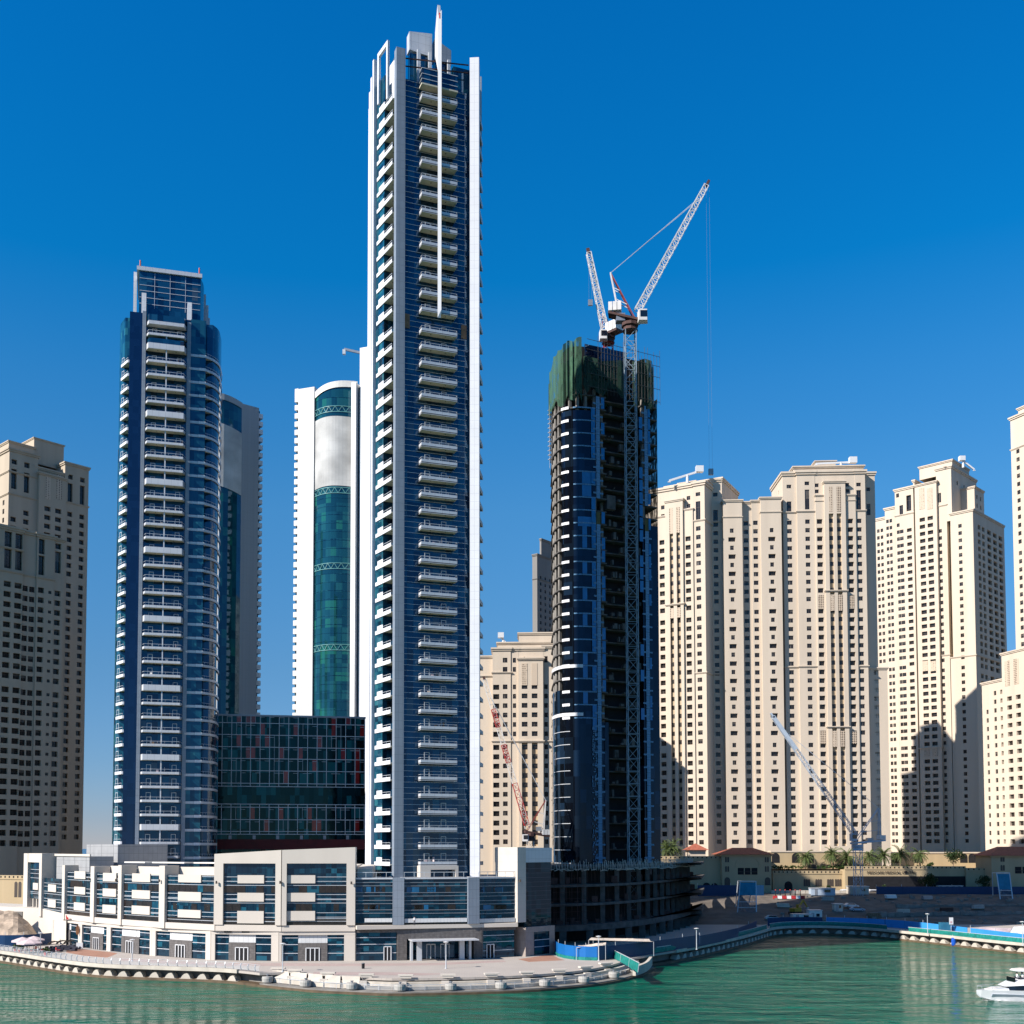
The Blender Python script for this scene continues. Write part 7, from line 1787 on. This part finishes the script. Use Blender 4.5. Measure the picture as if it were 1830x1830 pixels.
# lettering and signs on the podium building
b = Bay(120,172); p = b.a + b.t*b.sx(125) - b.n*.56; an = math.atan2(b.t.y, b.t.x)
m = MB()
for x0, z0, x1, z1 in ((0,.95,.18,0),(.18,0,.42,.62),(.42,.62,.62,.05),(.62,.05,.86,.5),(.86,.5,1.02,0)): m.bar((p.x+b.t.x*x0, p.y+b.t.y*x0, 8.25+z0),(p.x+b.t.x*x1, p.y+b.t.y*x1, 8.25+z1),.2,.1)
m.build('red_logo', M['clothr'], PD, world=True)
m = MB(); rr = random.Random(2)
for i in range(13):
    x0 = 1.3+i*.13; q = p + b.t*x0; m.bar((q.x,q.y,8.3),(q.x,q.y,8.3+rr.choice((.16,.16,.26))),.07,.05)
m.build('small_lettering', M['winframe'], PD, world=True)
p = b.a + b.t*b.sx(147.6) - b.n*.85; r = thing('oval_sign', 'brown oval hanging sign between the first two shop windows', 'sign', (p.x, p.y, 6.2))
m = MB(); m.poly([(.42*math.cos(i*math.pi/8), 0, 1.1*math.sin(i*math.pi/8)) for i in range(16)]); m.poly([(.42*math.cos(i*math.pi/8), .1, 1.1*math.sin(i*math.pi/8)) for i in range(16)])
for i in range(16): j=(i+1)%16; f=lambda k,y:(.42*math.cos(k*math.pi/8), y, 1.1*math.sin(k*math.pi/8)); m.quad(f(i,0),f(j,0),f(j,.1),f(i,.1))
m.build('disc', mat('brown_sign',(.16,.07,.03),.5,.5,2.0), r); MB().bar((0,.1,.9),(0,.6,.9),.06).build('bracket', M['metal'], r)
# wall lamps on the white frames
for px, py in ((296,1574),(395,1577),(506,1577),(630,1578),(171,1571),(219,1573),(926,1574)):
    bb = Bay(max(120,px-3), min(935,px+3)); q = bb.a - bb.n*1.1; z = zz(py, q.y); m = MB(); m.tube((q.x,q.y,z-.25),(q.x,q.y,z+.3),.2,.16,8); m.bar((q.x,q.y,z),(q.x+bb.n.x*.35,q.y+bb.n.y*.35,z),.08); m.build('wall_lamp', M['winframe'], PD, world=True)
# ------------------------------------------------------------------ cafe at the left end of the promenade
m = MB(); a, b_ = GP(-60,1700,ZP), GP(90,1690,ZP); rr = random.Random(19); G0 = [(-10,1647),(20,1644),(45,1648),(66,1660),(80,1672)]
X0, Y0 = kk(-60)*262, 262.0; nx, ny = 16, 7; hm = {}
for i in range(nx+1):
    for j in range(ny+1):
        px = -60+138*i/nx; Y = 256+14*j/ny; t = max(0,(px-20)/58); hm[i,j] = (kk(px)*Y, Y, ZP + max(.1, (5.6*(1-t**1.6))*(j/ny)**.6 + rr.uniform(-.3,.3) + (1.6 if j else 1.2)*(1-t)))
for i in range(nx):
    for j in range(ny): m.quad(hm[i,j],hm[i+1,j],hm[i+1,j+1],hm[i,j+1])
o = m.build('earth_mound', M['earth2']); o['kind'] = 'structure'
hoarding('dark blue hoarding below the earth mound behind the cafe', [(kk(p)*y, y, ZP) for p, y in ((-60,252),(-20,252),(12,251.5),(45,252),(72,255),(95,258.5))], 2.6)
MB_ = MB(); l = Line(-60, 272, 42, 270); l.box(MB_, 0, l.L, 0, .4, 6, 9.2); o = MB_.build('site_fence', M['concrete']); tag(o, 'grey boarded fence on top of the earth mound', 'fence')
def parasol(px, py, label, mt='canvas', rad=2.4, h=2.7, grp='cafe parasols'):
    P = GP(px, py, ZP); r = thing('cafe_parasol', label, 'parasol', tuple(P), 0, grp); n = 8; m = MB()
    for i in range(n):
        t0, t1 = 2*math.pi*i/n, 2*math.pi*(i+1)/n; f = lambda t, rr_, z: (rr_*math.cos(t), rr_*math.sin(t), z)
        m.poly([f(t0,rad,h-.55), f(t1,rad,h-.55), f(t1,rad*.5,h-.12), f(t0,rad*.5,h-.12)]); m.poly([f(t0,rad*.5,h-.12), f(t1,rad*.5,h-.12), (0,0,h+.25)]); m.quad(f(t0,rad,h-.55), f(t1,rad,h-.55), f(t1,rad*1.01,h-.8), f(t0,rad*1.01,h-.8))
    m.build('canopy', M[mt], r); MB().tube((0,0,0),(0,0,h+.1),.05,n=6).build('pole', M['bark'], r); MB().lathe([(.35,0),(.35,.1),(.1,.15)],n=8).build('base', M['concrete'], r)
parasol(40,1699,'pale pink cafe parasol at the back of the cafe','canvas'); parasol(52,1703,'pale pink cafe parasol in front of the blue hoarding, nearest the railing','canvas',2.7); parasol(60,1697,'pale pink cafe parasol on the right of the parasol group','canvas')
def lounge(px, py, label, mt, rot, w=1.5):
    P = GP(px, py, ZP); r = thing('lounge_chair', label, 'chair', tuple(P), rot, 'dark lounge chairs of the cafe')
    MB().box(-w/2,w/2,-.45,.45,.12,.45).build('seat', M[mt], r); MB().box(-w/2,w/2,.3,.5,.451,.95).build('backrest', M[mt], r)
    for sg in (-1,1): MB().box(sg*w/2-.1,sg*w/2+.1,-.45,.29,.451,.68).build('armrest', M[mt], r)
rr = random.Random(23)
for i, (px, py) in enumerate(((82,1703),(88,1699),(94,1703),(100,1698),(106,1701),(112,1696.5),(118,1699),(125,1697),(131,1699.5),(137,1697))): lounge(px, py, 'dark cafe lounge chair with low arms beside the shop windows', 'clothd', rr.uniform(-.6,.6))
for i, (px, py, lb) in enumerate(((99,1695.5,'white folding cafe hood at the left of the shop windows'),(114,1694,'pale folding cafe hood in the middle before the shop windows'),(127,1694,'pale folding cafe hood nearest the oval sign'))):
    P = GP(px, py, ZP); r = thing('sun_hood', lb, 'sun hood', tuple(P)); m = MB(); n = 8
    for k in range(n):
        t0, t1 = math.pi*k/n, math.pi*(k+1)/n
        m.quad((-1.6*math.cos(t0),-.6,.9+.9*math.sin(t0)),(-1.6*math.cos(t1),-.6,.9+.9*math.sin(t1)),(-1.6*math.cos(t1),.8,.7+.7*math.sin(t1)),(-1.6*math.cos(t0),.8,.7+.7*math.sin(t0)))
    m.build('hood', M['tarp'] if i == 0 else M['concrete2'], r); MB().box(-1.5,1.5,-.5,.7,.1,.5).build('base', M['clothd'], r)
def tablef(px, py, label, mt):
    P = GP(px, py, ZP); r = thing('cafe_table', label, 'table', tuple(P), 0, 'cafe tables'); MB().tube((0,0,.72),(0,0,.76),.45,n=10).build('tabletop', M[mt], r); MB().tube((0,0,0),(0,0,.72),.05,n=6).build('leg', M['metal'], r)
for px, py in ((46,1704),(58,1705.5),(76,1704),(104,1704)): tablef(px, py, 'small round cafe table near the railing', 'clothr')
for px, py, s in ((28,1700,11),(36,1702,12),(82,1707,13)): 
    P = GP(px,py,ZP); r = thing('potted_plant', ('leafy plant in a red pot at the left end of the cafe','leafy plant in a red pot beside the parasols','leafy plant in a red pot near the lamp')[s-11], 'potted plant', tuple(P)); MB().lathe([(.28,0),(.4,.5),(.42,.55)],n=10).build('pot', M['clothr'], r); t, c = bush_mesh(s, .7, 1.2, 120, .22, .4, .05); c.build('foliage', M['leaf'], r)
P = GP(142,1697,ZP); r = thing('menu_board', 'white menu board on the pavement below the oval sign', 'sign', tuple(P)); MB().box(-.7,.7,-.05,.05,.25,1.5).build('board', M['gel'], r)
for sg in (-.6,.6): MB().bar((sg,.1,0),(sg,.05,1.4),.06).build('leg', M['metal'], r)

# ------------------------------------------------------------------ people
def person_mesh(pose, mats):
    if pose == 'stand': J = {0:(0,0,.95),1:(0,.0,1.2),2:(0,0,1.42),3:(0,0,1.5),4:(0,-.02,1.66),5:(-.19,0,1.4),6:(-.25,.02,1.12),7:(-.24,-.1,.88),8:(.19,0,1.4),9:(.25,.02,1.12),10:(.24,-.1,.88),11:(-.09,0,.9),12:(-.1,-.03,.5),13:(-.1,.03,.07),14:(-.1,-.14,.04),15:(.09,0,.9),16:(.1,-.06,.5),17:(.11,.08,.07),18:(.11,-.09,.04)}
    else: J = {0:(0,0,.5),1:(0,.03,.75),2:(0,.02,.97),3:(0,0,1.06),4:(0,-.03,1.22),5:(-.19,0,.95),6:(-.25,-.05,.7),7:(-.18,-.28,.62),8:(.19,0,.95),9:(.25,-.05,.7),10:(.18,-.28,.62),11:(-.09,0,.5),12:(-.11,-.42,.52),13:(-.11,-.46,.08),14:(-.11,-.6,.04),15:(.09,0,.5),16:(.11,-.42,.52),17:(.11,-.46,.08),18:(.11,-.6,.04)}
    E = [(0,1),(1,2),(2,3),(3,4),(2,5),(5,6),(6,7),(2,8),(8,9),(9,10),(0,11),(11,12),(12,13),(13,14),(0,15),(15,16),(16,17),(17,18)]
    rad = [.15,.14,.13,.06,.105,.065,.05,.035,.065,.05,.035,.09,.065,.045,.04,.09,.065,.045,.04]
    me = bpy.data.meshes.new('body'); me.from_pydata([J[i] for i in range(19)], E, []); o = bpy.data.objects.new('body', me); COL.objects.link(o)
    sk = o.modifiers.new('skin', 'SKIN'); sb = o.modifiers.new('sub', 'SUBSURF'); sb.levels = 1; sb.render_levels = 1
    if not me.skin_vertices: 
        bm = bmesh.new(); bm.from_mesh(me); bm.verts.layers.skin.verify(); bm.to_mesh(me); bm.free()
    for i, sv in enumerate(me.skin_vertices[0].data): sv.radius = (rad[i], rad[i]*.85); sv.use_root = (i == 0)
    dg = bpy.context.evaluated_depsgraph_get(); dg.update(); m2 = bpy.data.meshes.new_from_object(o.evaluated_get(dg)); bpy.data.objects.remove(o)
    m2.materials.clear()
    for x in mats: m2.materials.append(x)
    top = J[2][2]+.05; hip = J[0][2]+.02
    for p in m2.polygons:
        c = p.center; hand = (abs(c.x) > .2 and c.z < J[6][2]-.05 and c.z > J[6][2]-.4 and pose == 'stand')
        p.material_index = 0 if (c.z > top or hand) else (1 if c.z > hip or (pose != 'stand' and c.y > -.02 and c.z > .52) else 2); p.use_smooth = True
    return m2
PCACHE = {}
def person(label, loc, rot, pose, top, bottom, hair='clothd'):
    key = (pose, top, bottom)
    if key not in PCACHE: PCACHE[key] = person_mesh(pose, [M['skin'], M[top], M[bottom]])
    r = thing('person', label, 'person', loc, rot); b = sub('body', PCACHE[key], r); z = 1.7 if pose == 'stand' else 1.26
    MB().lathe([(.095,z-.12),(.12,z-.04),(.1,z+.06),(.0,z+.1)], (0,.02,0), n=8).build('hair', M[hair], r)
g = lambda px, py: tuple(GP(px, py, ZP))
person('person in a red top and white hat standing by the railing near the cafe', g(64,1704), .5, 'stand', 'clothr', 'clothd', 'clothw'); person('person in pale clothes walking beside the cafe lamp', g(68,1707), 1.2, 'stand', 'clothw', 'tarp')
person('person in dark clothes with a white cap standing before the lounge chairs', g(88,1706), -.5, 'stand', 'clothd', 'clothd', 'clothw'); person('person in a red shirt bending towards a cafe table', g(100,1706), 2.2, 'stand', 'clothr', 'canvas')
person('person in white seated under the cafe parasols', g(48,1702), .3, 'sit', 'clothw', 'clothd')
person('person in a white shirt standing on the canopy ledge above the main entrance', (kk(741)*219.5, 219.5, 9.37), .3, 'stand', 'clothw', 'clothd')
# ------------------------------------------------------------------ yacht
YB = 182.0; bx = kk(1737)*YB; r = thing('motor_yacht', 'white flybridge motor yacht heading left, cut by the right edge of the picture', 'yacht', (bx+9, YB, 0), R(3)); 
def loft(secs, mt, name, caps=True, parent=r):
    m = MB(); n = len(secs[0]); k = len(m.v)
    for s in secs: m.v += [tuple(p) for p in s]
    for i in range(len(secs)-1):
        for j in range(n): m.f.append((k+i*n+j, k+i*n+(j+1)%n, k+(i+1)*n+(j+1)%n, k+(i+1)*n+j)); m.m.append(0)
    if caps: m.f.append(tuple(k+j for j in range(n))); m.m.append(0); m.f.append(tuple(k+(len(secs)-1)*n+j for j in range(n))); m.m.append(0)
    return m.build(name, mt, parent)
def hull(x, wb, wd, zb, zd): return [(x,-wd,zd),(x,-wb,zb),(x,0,zb-.15),(x,wb,zb),(x,wd,zd)]
HS = [(-9.0,.02,.06,1.1,1.62),(-8.4,.12,.5,.55,1.66),(-7,.55,1.2,.1,1.72),(-5,1.2,1.8,-.2,1.74),(-2,1.85,2.25,-.35,1.68),(2,2.1,2.4,-.4,1.55),(6,2.1,2.4,-.4,1.45),(9.5,2.0,2.35,-.35,1.4)]
loft([hull(*h) for h in HS], M['gel'], 'hull')
loft([[(x,-wd*1.0-.03,zd-.62),(x,-(wb+(wd-wb)*.45)-.04,zd-1.05),(x,(wb+(wd-wb)*.45)+.04,zd-1.05),(x,wd+.03,zd-.62)] for x,wb,wd,zb,zd in HS[2:]], M['hullgrey'], 'hull_stripe')
loft([[(x,-w,z0),(x,-w*.86,z1),(x,w*.86,z1),(x,w,z0)] for x,w,z0,z1 in ((-7.4,.7,1.7,1.78),(-6,1.2,1.72,2.02),(-4.8,1.5,1.72,2.1),(-4.4,1.55,1.72,2.0))], M['gel'], 'foredeck')
loft([[(x,-w,z0),(x,-w*.9,z1),(x,w*.9,z1),(x,w,z0)] for x,w,z0,z1 in ((-5.3,1.0,1.75,1.8),(-3.4,1.75,1.7,2.55),(-1,1.95,1.62,2.62),(3,2.0,1.55,2.62),(6,1.95,1.5,2.6))], M['yglass'], 'cabin_window')
loft([[(x,-w,z0),(x,-w*.82,z1),(x,w*.82,z1),(x,w,z0)] for x,w,z0,z1 in ((-4.9,1.25,2.3,2.36),(-3.6,1.75,2.42,2.85),(-2.2,2.0,2.5,3.35),(-1,2.05,2.52,3.55),(3,2.1,2.52,3.5),(6.5,2.0,2.5,3.3))], M['gel'], 'flybridge')
loft([[(x,-w,z),(x,-w*.8,z+h),(x,w*.8,z+h),(x,w,z)] for x,w,z,h in ((-3.2,.6,4.72,.05),(-2.6,1.3,4.7,.25),(-1,1.6,4.68,.35),(1.6,1.55,4.66,.3),(2.6,1.0,4.68,.06))], M['gel'], 'hardtop')
for x, y in ((-1.0,-1.2),(-1.0,1.2),(1.8,-1.2),(1.8,1.2)): MB().bar((x+.4,y,3.3),(x,y*.9,4.7),.12).build('hardtop_post', M['gel'], r)
MB().box(-3.35,-3.2,-1.2,1.2,2.9,3.7).build('windscreen', M['yglass'], r)
m = MB(); pr = [(-8.9,0,1.65),(-8.4,-.55,1.72),(-7,-1.15,1.75),(-5.2,-1.7,1.76)]
for a, b in zip(pr, pr[1:]): m.bar((a[0],a[1],a[2]+.6),(b[0],b[1],b[2]+.6),.05); m.bar(a,(a[0],a[1],a[2]+.6),.04); m.bar((a[0],-a[1],a[2]+.6),(b[0],-b[1],b[2]+.6),.05)
m.build('bow_rail', M['steel'], r); MB().bar((.4,0,5.0),(.9,0,6.2),.07).build('antenna', M['gel'], r); MB().lathe([(.3,5.0),(.32,5.2),(.2,5.4),(0,5.45)],(.9,0,0),n=10).build('radar_dome', M['gel'], r)
MB().box(-2.2,1.2,-1.0,1.0,3.36,3.66).build('flybridge_seat', M['clothd'], r)
Rm = Matrix.Rotation(R(3),4,'Z')
for dx, dy, lb, tp in ((-2.65,-.7,'person in a white shirt at the left on the yacht flybridge','clothw'),(-1.75,-.7,'person in a white shirt at the right on the yacht flybridge','clothw')):
    q = Rm @ Vector((dx,dy,3.2)); person(lb, (bx+9+q.x, YB+q.y, q.z), R(90), 'sit', tp, 'clothd')
m = MB(); rr = random.Random(3)
for i in range(60):
    t = rr.random(); x = bx+.6+t*18; y = YB-(.5+1.9*min(1,t*3))-rr.random()*.35*(1+t); s = rr.uniform(.12,.4); m.poly([(x-s*2,y,.03),(x,y-s*.35,.03),(x+s*2,y,.03),(x,y+s*.35,.03)])
o = m.build('bow_foam', M['clothw'], kind='stuff'); o['label'] = 'white foam along the waterline of the yacht'
